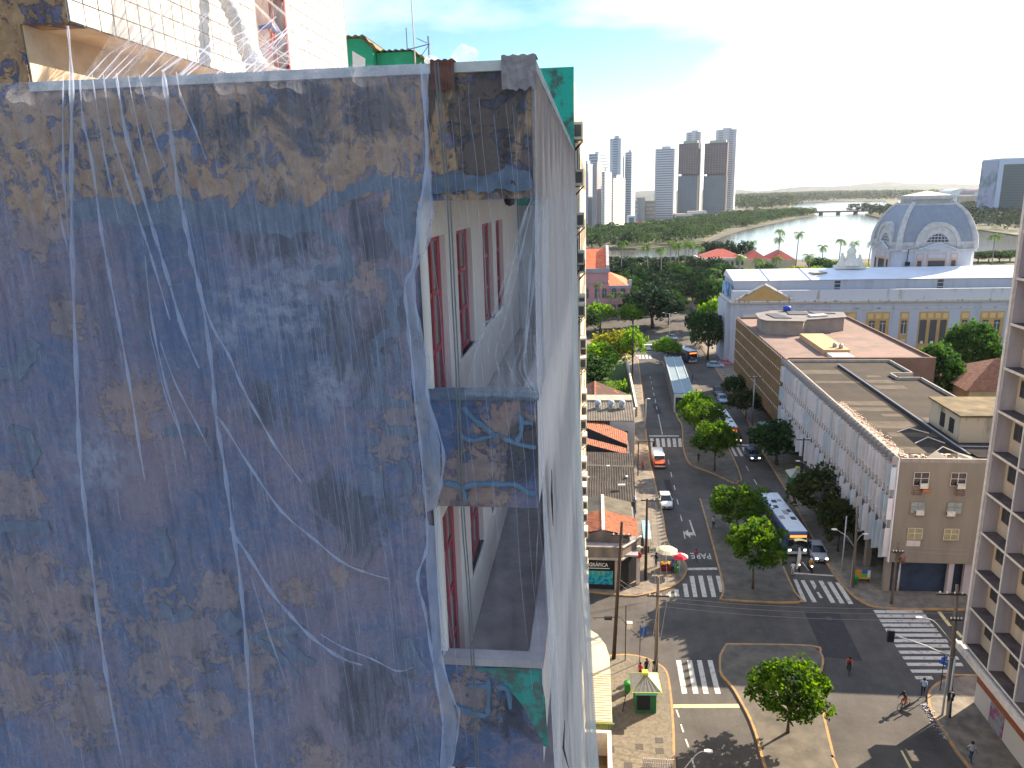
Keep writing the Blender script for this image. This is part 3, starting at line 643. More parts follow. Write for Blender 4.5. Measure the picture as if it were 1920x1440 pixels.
M_net_rope = net_mat('bunched_net', .38, .10, (.62, .70, .88), (9, 9, 3))
M_net_pull = net_mat('gathered_net', .24, .14, (.66, .70, .78), (16, 16, .6))
def edge_x(z):
    E = EDGE
    if z >= E[0][1]: return E[0][0]
    for (xa, za), (xb, zb) in zip(E, E[1:]):
        if zb <= z <= za: return xa + (xb - xa) * (za - z) / (za - zb + 1e-9)
    return E[-1][0]
NYY = 7.24
EDGE = [(-1.606, 43.227), (-1.598, 43.014), (-1.578, 42.631), (-1.584, 42.433), (-1.624, 42.17), (-1.662, 41.967), (-1.716, 41.766), (-1.788, 41.354), (-1.88, 41.186), (-1.874, 40.843), (-1.856, 40.408), (-1.849, 39.954), (-1.829, 39.623), (-1.809, 39.068), (-1.795, 38.581), (-1.825, 38.245), (-1.939, 37.925), (-1.879, 37.491), (-1.827, 36.97), (-1.773, 36.455), (-1.749, 36.062), (-1.805, 35.453)]
NET = thing('safety_net', 'thin white safety net hanging over the left part of the peeling end wall', 'netting', (-5, NYY, 43.2))
NO = (-5, NYY, 43.2)
mb = MB(); mb.smooth = True; NU, NV = 110, 70
for j in range(NV + 1):
    z = 43.25 - j * 11.0 / NV
    for i in range(NU + 1):
        x0 = -9.6; x1 = edge_x(z); x = x0 + (x1 - x0) * i / NU
        sh = x - (43.2 - z) * .16
        yy = NYY + .05 * math.sin(sh * 9 + 2 * math.sin(z * .7)) + .03 * math.sin(sh * 23 + z) + .05 * noise.noise(Vector((sh * 1.5, z * .3, 0)))
        mb.v.append((x, yy if j else FY - .06, z))
for j in range(NV):
    for i in range(NU): mb.face([j * (NU + 1) + i, j * (NU + 1) + i + 1, (j + 1) * (NU + 1) + i + 1, (j + 1) * (NU + 1) + i])
mb.build('sheet', M_net, NET, None, NO)
def fold(pts, r, m=None, name='fold', parent=NET, org=NO, y=7.2, jit=.01):
    q = smooth_path([(x, y + random.uniform(-jit, jit), z) for x, z in pts], 4)
    n = len(q); rr = [r * (0.65 + .35 * math.sin(k * 1.7)) * (1 if 2 < k < n - 3 else .5) for k in range(n)]
    mb = MB(); mb.smooth = True; mb.tube(q, [max(.003, a) for a in rr], 7); return mb.build(name, m or M_net_rope, parent, None, org)
fold([(-5.0, 43.69), (-5.04, 43.26), (-5.19, 42.47), (-5.35, 41.52), (-5.54, 40.28), (-5.66, 39.36), (-5.72, 38.66), (-5.76, 37.99), (-5.81, 37.02), (-5.84, 36.28), (-5.83, 35.21)], 0.0270)
fold([(-4.1, 43.26), (-4.1, 43.17), (-4.1, 42.63), (-4.1, 42.18), (-4.07, 41.77), (-4.05, 41.45), (-4.01, 41.07), (-3.99, 40.33), (-4.02, 39.81), (-3.99, 39.32), (-3.99, 38.7), (-3.98, 37.92), (-4.0, 37.17), (-4.05, 36.24), (-4.08, 35.33)], 0.0270)
fold([(-4.58, 43.25), (-4.57, 42.75), (-4.5, 42.24), (-4.42, 41.72), (-4.34, 41.29), (-4.25, 40.73), (-4.14, 40.33)], 0.0240)
fold([(-4.72, 43.25), (-4.72, 42.7), (-4.63, 42.2), (-4.53, 41.72), (-4.47, 41.4), (-4.38, 40.85)], 0.0150)
fold([(-4.96, 43.26), (-5.0, 42.86), (-4.97, 42.46), (-4.99, 41.78), (-4.98, 41.3), (-4.96, 40.74), (-4.94, 40.1), (-4.95, 39.37), (-4.94, 39.06)], 0.0180)
fold([(-3.97, 43.24), (-3.95, 43.02), (-3.85, 42.72), (-3.78, 42.43)], 0.0120)
fold([(-4.07, 41.97), (-4.02, 41.19), (-3.92, 40.77), (-3.78, 40.47), (-3.69, 40.16), (-3.55, 39.83), (-3.37, 39.44), (-3.13, 39.05)], 0.0180)
fold([(-4.02, 39.81), (-3.95, 39.73), (-3.71, 39.25), (-3.4, 38.73), (-3.07, 38.4), (-2.77, 38.13), (-2.48, 38.0), (-2.24, 37.94)], 0.0180)
fold([(-4.02, 38.51), (-3.96, 38.38), (-3.84, 38.17), (-3.63, 37.75), (-3.42, 37.42), (-3.19, 37.15), (-2.88, 36.92), (-2.63, 36.84)], 0.0240)
fold([(-3.1, 37.21), (-2.86, 37.06), (-2.5, 36.92), (-2.23, 36.78), (-2.04, 36.84)], 0.0120)
fold([(-4.56, 41.51), (-4.58, 40.85), (-4.54, 40.16), (-4.46, 39.68), (-4.42, 39.32)], 0.0150)
fold([(-4.53, 40.62), (-4.42, 40.16), (-4.24, 39.69), (-4.13, 39.38)], 0.0120)
fold([(-5.41, 42.32), (-5.4, 41.79), (-5.38, 41.41)], 0.0120)
fold([(-4.35, 43.23), (-4.28, 42.64), (-4.15, 42.18)], 0.0090)
fold([(-3.85, 37.92), (-3.73, 37.25), (-3.56, 36.48)], 0.0120)
fold([(-5.13, 43.26), (-5.27, 42.47), (-5.37, 41.69)], 0.0150)
fold([(-4.83, 43.25), (-4.83, 42.51), (-4.79, 41.83)], 0.0120)
fold([(-4.46, 43.23), (-4.43, 42.65), (-4.33, 41.93)], 0.0090)
fold([(-4.63, 40.74), (-4.56, 40.04), (-4.42, 39.5)], 0.0090)
fold([(-1.59, 43.22), (-1.58, 43.01), (-1.57, 42.63), (-1.57, 42.43), (-1.61, 42.17), (-1.67, 41.92), (-1.7, 41.77), (-1.77, 41.36), (-1.86, 41.19), (-1.86, 40.85), (-1.84, 40.42), (-1.83, 39.97), (-1.81, 39.64), (-1.79, 39.09), (-1.78, 38.61), (-1.81, 38.28), (-1.92, 37.96), (-1.86, 37.53), (-1.81, 37.01), (-1.76, 36.5), (-1.73, 36.11), (-1.79, 35.51)], 0.0210)
fold([(-1.52, 43.18), (-1.55, 42.88), (-1.57, 42.56), (-1.56, 42.24), (-1.55, 41.91), (-1.55, 41.84), (-1.62, 41.56), (-1.75, 41.33), (-1.77, 41.02), (-1.71, 40.59), (-1.66, 40.33), (-1.7, 40.15), (-1.66, 39.87), (-1.56, 39.44), (-1.6, 39.1), (-1.67, 38.81)], 0.0210)
fold([(-1.66, 38.81), (-1.69, 37.88), (-1.66, 37.13), (-1.69, 36.91), (-1.58, 36.42), (-1.53, 36.27), (-1.58, 35.89), (-1.64, 35.55)], 0.0180)
# loose doubled strip of net between the two hanging edges
st = MB(); st.smooth = True
A_ = [(-1.595, 43.219), (-1.567, 42.627), (-1.613, 42.169), (-1.704, 41.767), (-1.776, 41.358), (-1.867, 41.192), (-1.861, 40.851), (-1.843, 40.419), (-1.837, 39.968), (-1.816, 39.64), (-1.796, 39.089), (-1.774, 38.754)]
B_ = [(-1.522, 43.179), (-1.571, 42.565), (-1.558, 42.236), (-1.547, 41.845), (-1.756, 41.327), (-1.767, 41.149), (-1.742, 40.828), (-1.683, 40.418), (-1.674, 39.969), (-1.584, 39.537), (-1.601, 39.092), (-1.673, 38.805)]
for (a, c), (d, e) in zip(A_, B_): st.v += [(a, 7.19, c), (d, 7.16, e)]
for k in range(len(A_) - 1): st.face([2 * k, 2 * k + 1, 2 * k + 3, 2 * k + 2])
C_ = [(-1.782, 38.605), (-1.812, 38.271), (-1.818, 37.957), (-1.805, 37.525), (-1.796, 37.006), (-1.761, 36.494), (-1.737, 36.103), (-1.792, 35.498)]
D_ = [(-1.677, 38.608), (-1.682, 38.275), (-1.686, 37.961), (-1.684, 37.53), (-1.686, 37.011), (-1.589, 36.454), (-1.552, 36.172), (-1.645, 35.508)]
n0 = len(st.v)
for (a, c), (d, e) in zip(C_, D_): st.v += [(a, 7.19, c), (d, 7.16, e)]
for k in range(len(C_) - 1): st.face([n0 + 2 * k, n0 + 2 * k + 1, n0 + 2 * k + 3, n0 + 2 * k + 2])
st.build('hem', M_net_rope, NET, None, NO)

# thinner net in front of the balcony ends, with its pulled threads
NET2 = thing('balcony_net', 'sheer net with pulled threads hanging in front of the balcony openings', 'netting', (-1.2, 7.3, 43.2))
N2 = (-1.2, 7.3, 43.2)
mb = MB(); mb.smooth = True
for j in range(41):
    z = 43.2 - j * 10.6 / 40
    for i in range(25):
        x0 = edge_x(z); x = x0 + (-.56 - x0) * i / 24
        mb.v.append((x, 7.34 + .03 * math.sin(x * 30 + z), z))
for j in range(40):
    for i in range(24): mb.face([j * 25 + i, j * 25 + i + 1, (j + 1) * 25 + i + 1, (j + 1) * 25 + i])
mb.build('sheet', M_net_thin, NET2, None, N2)
M_thread = mat('net_thread', (.32, .38, .50), .8)
th = MB()
for k in range(34):
    x = -4.1 + k * .105 + random.uniform(-.03, .03); z = 43.1 - random.uniform(0, .4) if x > -1.8 else 42.6 - random.uniform(0, 1.2)
    L = random.uniform(2.0, 6.5); pts = []
    for j in range(14): pts.append((x + .022 * j * L / 5 + .012 * math.sin(j * 1.3 + k), 7.30, z - L * j / 13))
    th.tube(pts, .0014, 3, False)
th.build('threads', M_thread, NET2, 'stuff', N2)
fold([(-0.59, 41.98), (-0.66, 41.84), (-0.77, 41.44), (-0.86, 41.12), (-0.95, 40.86), (-1.11, 40.78)], 0.0180, M_net_pull, 'fold', NET2, N2, 7.3)
fold([(-0.59, 41.98), (-0.74, 41.64), (-0.89, 41.18), (-1.03, 40.8), (-1.15, 40.59), (-1.27, 40.25)], 0.0120, M_net_pull, 'fold', NET2, N2, 7.3)
fold([(-0.58, 41.96), (-0.69, 41.54), (-0.8, 41.12), (-0.9, 40.75), (-0.99, 40.48), (-0.95, 40.25), (-0.88, 40.08)], 0.0120, M_net_pull, 'fold', NET2, N2, 7.3)
fold([(-0.55, 41.94), (-0.62, 41.33), (-0.66, 40.8), (-0.7, 40.31), (-0.61, 40.11), (-0.57, 40.0)], 0.0180, M_net_pull, 'fold', NET2, N2, 7.3)
fold([(-0.5, 41.94), (-0.58, 41.23), (-0.66, 40.69), (-0.69, 40.48), (-0.75, 40.31), (-0.67, 40.13), (-0.6, 40.02)], 0.0150, M_net_pull, 'fold', NET2, N2, 7.3)
fold([(-0.77, 40.8), (-0.74, 40.53), (-0.83, 40.25), (-0.75, 40.03)], 0.0090, M_net_pull, 'fold', NET2, N2, 7.3)
fold([(-0.93, 40.59), (-0.85, 40.31), (-0.7, 40.06)], 0.0090, M_net_pull, 'fold', NET2, N2, 7.3)
fold([(-0.59, 40.02), (-0.6, 39.86), (-0.59, 39.69)], 0.0090, M_net_pull, 'fold', NET2, N2, 7.3)
fold([(-0.65, 40.8), (-0.6, 40.58), (-0.55, 40.25), (-0.57, 40.0)], 0.0090, M_net_pull, 'fold', NET2, N2, 7.3)
fold([(-0.57, 38.76), (-0.6, 38.42), (-0.63, 37.85)], 0.0090, M_net_pull, 'fold', NET2, N2, 7.3)
sh = MB(); sh.smooth = True
L1 = [(-0.58, 41.979), (-0.66, 41.831), (-0.773, 41.435), (-0.872, 41.123), (-0.977, 40.846), (-1.114, 40.776), (-1.208, 40.475), (-1.337, 40.012)]
R1 = [(-0.426, 41.976), (-0.429, 41.736), (-0.443, 41.43), (-0.458, 41.118), (-0.472, 40.841), (-0.487, 40.582), (-0.513, 40.307), (-0.572, 39.992)]
for (a, c), (d, e) in zip(L1, R1):
    for t in range(9): sh.v.append((a + (d - a) * t / 8, 7.31 + .03 * math.sin(t * 2.2), c + (e - c) * t / 8))
for k in range(len(L1) - 1):
    for t in range(8): sh.face([k * 9 + t, k * 9 + t + 1, k * 9 + t + 10, k * 9 + t + 9])
sh.build('pulled_curtain', M_net_pull, NET2, None, N2)

# heavy drape down the street side
SN = thing('side_net', 'pale net draped in long folds down the street side of the tower', 'netting', (-.55, 14, 43.2))
SO = (-.55, 14, 43.2)
mb = MB(); mb.smooth = True; NU, NV = 150, 60
for j in range(NV + 1):
    z = 43.27 - 22.0 * (j / NV) ** 1.15
    dz = 43.27 - z
    for i in range(NU + 1):
        y = 7.42 + 14.4 * i / NU
        w = min(1, dz / 1.5)
        x = -.555 + .0018 * dz * dz + w * (.040 * math.sin(y * 5.5 + .9 * math.sin(z * .5)) + .022 * math.sin(y * 13 + z * .5) + .06 * noise.noise(Vector((y * 1.1, z * .22, 2))))
        if y < 8.0: x += (8.0 - y) * .05 * dz / 6
        mb.v.append((x, y, z))
for j in range(NV):
    for i in range(NU): mb.face([j * (NU + 1) + i, j * (NU + 1) + i + 1, (j + 1) * (NU + 1) + i + 1, (j + 1) * (NU + 1) + i])
mb.build('sheet', M_net_side, SN, None, SO)
cr_ = MB(); cr_.smooth = True
for y in (7.45,): cr_.tube(smooth_path([(-.57, y, 43.2), (-.56, y, 41.9), (-.55, y, 40), (-.52, y, 38.2), (-.47, y, 36.6), (-.42, y, 35), (-.3, y, 32)], 3), .018, 6)
cr_.build('leading_edge', M_net_pull, SN, None, SO)
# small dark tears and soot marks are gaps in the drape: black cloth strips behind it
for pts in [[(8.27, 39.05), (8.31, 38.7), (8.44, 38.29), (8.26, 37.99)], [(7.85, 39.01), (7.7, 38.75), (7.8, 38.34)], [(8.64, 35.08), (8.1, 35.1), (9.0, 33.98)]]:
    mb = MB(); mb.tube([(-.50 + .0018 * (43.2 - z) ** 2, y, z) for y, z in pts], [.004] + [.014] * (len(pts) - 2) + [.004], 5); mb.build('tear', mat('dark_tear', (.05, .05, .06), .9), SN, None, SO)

# twisted white bundle of net above the roof and its guy strands
bd = thing('net_bundle', 'thick twisted roll of white net hanging down in front of the tiled block', 'netting', (-4.7, 10.5, 43.3))
mb = MB(); mb.smooth = True
M_bundle = mat('white_net_cloth', (.62, .63, .62), .85, col2=(.42, .44, .46), scale=14, bump=.6, bscale=40)
P_ = [(-4.98, 44.94), (-4.94, 44.68), (-4.87, 44.54), (-4.81, 44.37), (-4.76, 44.2), (-4.71, 44.03), (-4.63, 43.87), (-4.6, 43.8)]
q = smooth_path([(x, 10.5, z) for x, z in P_], 5); mb.tube(q, [.10 * (1 + .18 * math.sin(k * 1.9)) + .05 * (k / len(q)) for k in range(len(q))], 12)
mb.build('roll', M_bundle, bd, None, (-4.7, 10.5, 43.3))
mb = MB()
for k in range(16):
    a = random.uniform(0, 1); z0 = 44.5 - .9 * a
    x1 = -4.4 + 2.6 * (k / 15); mb.tube(smooth_path([(-4.72, 10.4, z0), ((-4.72 + x1) / 2, 9.4, z0 * .42 + 43.3 * .58), (x1, 7.9, 43.28)], 4), .005, 3, False)
mb.build('strands', M_net_pull, bd, 'stuff', (-4.7, 10.5, 43.3))
fan = MB(); fan.smooth = True
for k in range(13):
    t = k / 12; x1 = -4.3 + 2.7 * t
    fan.v += [(-4.7 + .05 * t, 10.4, 44.45 - .8 * t), (-4.7 * (1 - .5) + x1 * .5, 9.3 - .1 * t, 43.62 - .12 * math.sin(t * 3)), (x1, 7.8, 43.27)]
for k in range(12):
    fan.face([3 * k, 3 * k + 3, 3 * k + 4, 3 * k + 1]); fan.face([3 * k + 1, 3 * k + 4, 3 * k + 5, 3 * k + 2])
fan.build('spread_net', M_net_thin, bd, None, (-4.7, 10.5, 43.3))
# gathered net rising from the parapet to the tiled wall on the left
rg = thing('rooftop_net', 'sheer net stretched from the parapet up over the tiled block', 'netting', (-4.6, 8, 43.2))
mb = MB(); mb.smooth = True
for k in range(31):
    t = k / 30; xa = -5.15 + 2.1 * t
    mb.v += [(xa, 7.44, 43.2), (xa - .12 + .3 * t, 8.2, 43.75 + .1 * math.sin(k * 1.9)), (-5.05, 8.4 + 2.6 * t, 44.7 + .5 * t), (-5.0, 8.6 + 2.8 * t, 47.5)]
for k in range(30):
    for j in range(3): mb.face([4 * k + j, 4 * k + 4 + j, 4 * k + 5 + j, 4 * k + 1 + j])
mb.build('sheet', net_mat('roof_net', .22, .15, (.75, .75, .75), (9, 9, 1.5)), rg, None, (-4.6, 8, 43.2))
mb = MB()
for k in range(18):
    t = random.random(); xa = -5.15 + 2.0 * t
    mb.tube([(xa, 7.42, 43.24), (xa - .02 + .16 * t, 7.9, 43.5 + random.uniform(0, .1)), (xa + .1 - .3 * t, 8.6 + t, 43.95 + random.uniform(0, .3))], .006, 4, False)
mb.build('folds', M_net_rope, rg, 'stuff', (-4.6, 8, 43.2))
mb = MB(); mb.smooth = True
mb.tube(smooth_path([(x, 7.38, z) for x, z in [(-4.21, 43.28), (-4.06, 43.36), (-3.83, 43.47), (-3.7, 43.4), (-3.63, 43.3), (-3.46, 43.32), (-3.3, 43.3)]], 4), .012, 6)
tag(mb.build('loose_hose', M_net_rope, None, None, (-4.2, 7.4, 43.2)), 'pale loose loop of hose lying on the parapet by the tiled block', 'hose')

# two parallel ropes down the front
for dx_, lab in ((0, 'left of two taut grey ropes hanging past the balcony openings'), (.028, 'right of two taut grey ropes hanging past the balcony openings')):
    pts = [(-1.441, 43.205), (-1.426, 42.821), (-1.407, 42.398), (-1.382, 41.862), (-1.378, 41.048), (-1.374, 40.296), (-1.383, 38.824), (-1.357, 37.922), (-1.346, 36.865), (-1.345, 35.591)]
    mb = MB(); mb.tube(smooth_path([(x + dx_, 7.12, z) for x, z in pts], 3), .0075, 6)
    tag(mb.build('rope', mat('grey_rope', (.13, .14, .15), .8), None, None, (-1.5, 7.12, 43.2)), lab, 'rope', 'ropes on the balcony front')
# cloths over the parapet
def cloth(name, lab, x0, x1, zt, zb, m, ragged=.03):
    mb = MB(); n = 12
    for i in range(n + 1):
        x = x0 + (x1 - x0) * i / n; w = .008 * math.sin(i * 1.9)
        mb.v += [(x, FY + .22, zt + .012), (x, FY - .065, zt + .018 + w), (x, FY - .075 + w, (zt + zb) / 2), (x, FY - .07 - w, zb + random.uniform(-ragged, ragged))]
    for i in range(n):
        for j in range(3): mb.face([4 * i + j, 4 * i + 4 + j, 4 * i + 5 + j, 4 * i + 1 + j])
    tag(mb.build(name, m, None, None, (x0, FY, zt)), lab, 'cloth')
cloth('brown_rag', 'small reddish brown rag padding the rope over the parapet', -1.55, -1.32, 43.26, 43.01, mat('brown_rag', (.17, .07, .045), .95, var=.5, scale=9), .005)
cloth('corner_cloth', 'grey ragged cloth folded over the corner of the parapet', -.87, -.54, 43.27, 42.99, mat('grey_cloth', (.30, .27, .28), .95, var=.4, scale=12, bump=.3), .025)
for x, s, lab in ((-1.45, .16, 'larger clear plastic bag bulging above the parapet'), (-1.83, .09, 'smaller clear plastic bag beside the rope at the parapet')):
    mb = MB(); mb.smooth = True; mb.lathe([(s * math.sin(a), s * .75 * (1 - math.cos(a)) ) for a in [math.pi * k / 9 for k in range(10)]], 0, 0, 14)
    for q in range(len(mb.v)):
        v = Vector(mb.v[q]); mb.v[q] = tuple(v * (1 + .16 * noise.noise(v * 9)))
    o = mb.build('plastic_bag', net_mat('clear_film', .25, .15, (.8, .85, .95), (20, 20, 20)) if 'clear_film' not in MATS else MATS['clear_film']); o.location = (x, 8.9, 43.42 if s > .1 else 43.44); tag(o, lab, 'bag', 'plastic bags on the roof')
mb = MB(); mb.box(-1.9, -1.2, 8.6, 9.3, 42.75, 43.40); tag(mb.build('roof_box', M_cap, None, None, (-1.5, 9, 42.75)), 'pale roof box behind the parapet under the plastic bags', 'box')
# round lamp under the balcony ceiling
mb = MB(); mb.smooth = True; mb.lathe([(.0, -.09), (.05, -.07), (.07, -.02), (.06, 0)], 0, 0, 12); o = mb.build('ceiling_lamp', mat('dark_lamp', (.04, .045, .06), .5)); o.location = (-.95, 8.6, 41.985); tag(o, 'small dark round lamp under the ceiling of the upper balcony', 'lamp')


# ------------------------------------------------------------------ teal building behind the tower
M_cream_lit = mat('cream_side', (0.60, 0.53, 0.40), 0.9, col2=(0.44, 0.38, 0.28), scale=1.0, streak=True)
M_corr = mat('old_fibre_cement', (0.085, 0.072, 0.058), 0.95, col2=(0.04, 0.034, 0.03), scale=0.9, detail=9, bump=.2)
M_white = mat('white_paint', (0.74, 0.73, 0.70), 0.7, col2=(0.60, 0.59, 0.57), scale=2)
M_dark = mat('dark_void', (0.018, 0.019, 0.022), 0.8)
M_steel = mat('galvanised', (0.35, 0.36, 0.38), 0.45, metal=.6, var=.2, scale=4)
def corrugated(mb, x0, x1, y0, y1, zf, step=.22, amp=.03, along='y', th=.012):
    """corrugated sheet; zf(x, y) height; ridges run along y or x"""
    s = 2 if along == 'y' else 1
    n = max(2, int(((x1 - x0) if along == 'y' else (y1 - y0)) / (step / 2)))
    i0 = len(mb.v)
    for k in range(n + 1):
        a = amp * (1 if k % 2 else -1)
        if along == 'y':
            x = x0 + (x1 - x0) * k / n; mb.v += [(x, y0, zf(x, y0) + a), (x, y1, zf(x, y1) + a)]
        else:
            y = y0 + (y1 - y0) * k / n; mb.v += [(x0, y, zf(x0, y) + a), (x1, y, zf(x1, y) + a)]
    for k in range(n): mb.face([i0 + 2 * k, i0 + 2 * k + 1, i0 + 2 * k + 3, i0 + 2 * k + 2])
    return mb
TE = thing('teal_building', 'teal painted building standing directly behind the netted tower', 'building', (-7, 22, 0))
TO = (-7, 22, 0)
MB().box(-14, -.60, 22.0, 56, 0, 45.3).build('body', M_cream_lit, TE, None, TO)
MB().box(-14, -.56, 21.9, 22.0, 20, 45.42).build('end_wall', M_teal, TE, None, TO)
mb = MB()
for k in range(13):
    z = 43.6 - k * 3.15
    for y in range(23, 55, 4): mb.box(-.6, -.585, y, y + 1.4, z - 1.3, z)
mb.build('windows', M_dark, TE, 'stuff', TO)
SH = thing('rooftop_shed', 'green rooftop shed with corrugated lean-to roofs behind the parapet', 'shed', (-7.5, 27, 45.3))
HO = (-7.5, 27, 45.3)
M_green = mat('green_shed_paint', (0.03, 0.36, 0.20), 0.8, col2=(0.02, 0.24, 0.15), scale=2)
MB().poly([(-8.9, 27, 45.3), (-7.62, 27, 45.3), (-7.62, 27, 47.08), (-8.0, 27, 47.42), (-8.9, 27, 47.46)]).poly([(-7.62, 27, 45.3), (-7.62, 30, 45.3), (-7.62, 30, 47.08), (-7.62, 27, 47.08)]).box(-7.6, -6.35, 27.4, 30, 45.3, 47.02).build('walls', M_green, SH, None, HO)
MB().poly([(-8.42, 26.99, 45.6), (-8.02, 26.99, 45.6), (-7.9, 26.99, 46.78), (-8.35, 26.99, 47.05)]).build('whitewashed_patch', M_white, SH, None, HO)
mb = MB(); corrugated(mb, -9.0, -7.9, 26.8, 30, lambda x, y: 47.5); corrugated(mb, -7.9, -7.45, 26.8, 30, lambda x, y: 47.5 - (x + 7.9) * .9); corrugated(mb, -7.65, -6.3, 27.2, 30, lambda x, y: 47.06); corrugated(mb, -6.3, -5.7, 27.2, 30, lambda x, y: 47.06 - (x + 6.3) * .65)
mb.build('roof', mat('rusty_corrugated', (.22, .21, .12), .9, col2=(.12, .08, .06), scale=2), SH, None, HO)
AN = thing('antenna_mast', 'thin radio mast with dipoles beside the green rooftop shed', 'antenna', (-6.15, 27, 45.4))
mb = MB(); mb.tube([(0, 0, 0), (0, 0, 1.8), (-.05, 0, 6)], [.035, .025, .012], 5); mb.build('mast', M_steel, AN)
mb = MB(); mb.tube([(-.25, 0, 1.6), (.55, 0, 1.75)], .018, 4); mb.tube([(.5, 0, 1.3), (.5, 0, 2.0)], .03, 5); mb.tube([(.15, 0, 1.3), (.5, 0, 1.7)], .012, 4); mb.tube([(-.25, 0, 1.6), (-.25, 0, 2.3)], .02, 5); mb.tube([(.1, 0, 1.95), (.45, 0, 1.78)], .014, 4); mb.build('dipole_arm', mat('blue_grey_metal', (.12, .13, .2), .5), AN)
# air conditioners hung along its sunny side
M_acw = mat('ac_casing', (0.72, 0.68, 0.58), 0.6, col2=(0.5, 0.46, 0.38), scale=3)
M_acg = mat('ac_grille', (0.10, 0.10, 0.10), 0.6)
M_rust = mat('rusty_bracket', (0.16, 0.06, 0.05), 0.8, var=.4, scale=5)
def ac_proto(name):
    r = thing(name, 'x', 'air conditioner')
    MB().box(-.02, .26, -.38, .38, 0, .5).build('casing', M_acw, r)
    MB().box(.02, .22, -.388, -.38, .08, .42).build('grille', M_acg, r)
    g = MB(); g.tube([(-.02, -.3, -.04), (.27, -.3, -.02), (-.02, -.3, -.32)], .02, 4); g.tube([(-.02, .3, -.04), (.27, .3, -.02), (-.02, .3, -.32)], .02, 4); g.build('bracket', M_rust, r)
    return r
ac0 = ac_proto('air_conditioner'); first = True
ORD = 'first second third fourth fifth sixth seventh eighth ninth tenth eleventh twelfth thirteenth fourteenth fifteenth sixteenth seventeenth eighteenth nineteenth twentieth 21st 22nd 23rd 24th 25th 26th'.split()
ACL = [(-0.49, 23.5, 43.6), (-0.5, 25, 42.3), (-0.48, 27, 40.9), (-0.53, 28, 39.5), (-0.54, 30, 39.0), (-0.55, 30, 37.6), (-0.55, 29, 37.4), (-0.61, 33, 35.3), (-0.6, 34, 34.7), (-0.58, 33, 34.4), (-0.59, 36, 32.0), (-0.59, 36, 31.3), (-0.58, 34, 31.2), (-0.58, 37, 29.4), (-0.57, 36, 28.4), (-0.57, 38, 26.8), (-0.57, 36, 27.0), (-0.58, 40, 24.5), (-0.58, 40, 23.7), (-0.54, 42, 21.7), (-0.54, 42, 20.0), (-0.53, 46, 17.4), (-0.53, 46, 16.6), (-0.53, 46, 15.5), (-0.53, 46, 14.5), (-0.53, 46, 13.3)]
for i, (x, y, z) in enumerate(ACL):
    lab = (ORD[i] + ' air conditioner counted down the street side of the teal building' if i > 2 else 'topmost air conditioner on the side of the teal building, just under its roof corner' if i == 0 else
           'second air conditioner down on the side of the teal building' if i == 1 else
           'third air conditioner down on the side of the teal building' if i == 2 else
           'sunlit air conditioner below the third one down the side of the teal building')
    if i == 0: ac0.location = (-.6, y, z); ac0['label'] = lab; ac0['group'] = 'air conditioners of the teal building'
    else: dup(ac0, (-.6, y, z), 0, lab, 'air conditioners of the teal building')

# ------------------------------------------------------------------ balcony tower on the right edge
BT = thing('balcony_tower', 'tall mauve grey apartment tower of open loggias at the right edge', 'building', (36, 40, 0))
BO = (36, 40, 0)
M_conc = mat('mauve_concrete', (0.52, 0.46, 0.47), 0.9, col2=(0.38, 0.33, 0.35), scale=.8, streak=True, bump=.1)
M_edge = mat('pale_frame', (0.66, 0.60, 0.54), 0.85, col2=(0.5, 0.45, 0.42), scale=2)
M_loggia = mat('cream_loggia_wall', (0.52, 0.45, 0.36), 0.9, col2=(0.42, 0.37, 0.31), scale=1.2, streak=True)
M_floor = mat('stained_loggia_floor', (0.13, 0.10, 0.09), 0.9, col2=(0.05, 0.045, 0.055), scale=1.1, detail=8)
FX, EY, FH, ZB = 29.9, 56.45, 3.27, 6.1
bt = lambda mb, n, m, p=None, k=None: mb.build(n, m, p or BT, k, BO)
bt(MB().box(31.1, 46, 12, EY - .02, 6.0, 65), 'core', M_conc)
bt(MB().box(31.55, 46, 12, 57.0, 0, 2.15), 'ground_floor_wall', mat('graffiti_wall', (.50, .47, .44), .9, col2=(.28, .30, .36), scale=1.3, detail=8, thr=(.28, .42)))
bt(MB().box(31.54, 46, 12, 57.02, 2.15, 5.0), 'brick_band', mat('red_brick_band', (.34, .11, .055), .9, col2=(.22, .075, .045), scale=3))
MB_ = MB().box(31.49, 31.535, 52.6, 54.6, 0.15, 2.1); dr = bt(MB_, 'painted_door', mat('painted_shutter', (.22, .26, .28), .8, col2=(.25, .07, .17), scale=1.6, detail=4, thr=(.42, .52)))
mb = MB(); mb.box(29.45, 31.54, 12, 57.3, 5.35, 5.7); mb.box(29.45, 29.6, 12, 57.3, 5.7, 5.95); bt(mb, 'canopy', M_edge)
bt(MB().box(31.3, 31.53, 55.9, 56.1, 4.2, 4.9), 'wall_lamp', M_edge)
NB, NF = 5, 11
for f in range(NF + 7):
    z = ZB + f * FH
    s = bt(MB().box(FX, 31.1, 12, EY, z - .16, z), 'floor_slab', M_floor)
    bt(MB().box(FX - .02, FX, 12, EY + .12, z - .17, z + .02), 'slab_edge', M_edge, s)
wallm = MB().box(FX + .02, 31.1, -.07, .07, .004, FH - .164).mesh('partition_wall', M_conc)
edgem = MB().box(FX - .03, FX + .02, -.075, .075, .02, FH - .17).mesh('partition_edge', M_edge)
backm = MB().box(31.0, 31.095, -1.73, 1.73, .003, FH - .163).mesh('back_wall', M_loggia)
wm = MB().box(30.955, 30.998, -.05, 1.25, 1.15, 2.40).mesh('window', mat('brown_window_frame', (.13, .085, .06), .6, var=.3, scale=6))
pm_ = MB().box(30.945, 30.9545, 0.03, .56, 1.23, 2.32).box(30.945, 30.9545, 0.64, 1.17, 1.23, 2.32).mesh('pane', glass('dark_pane'))
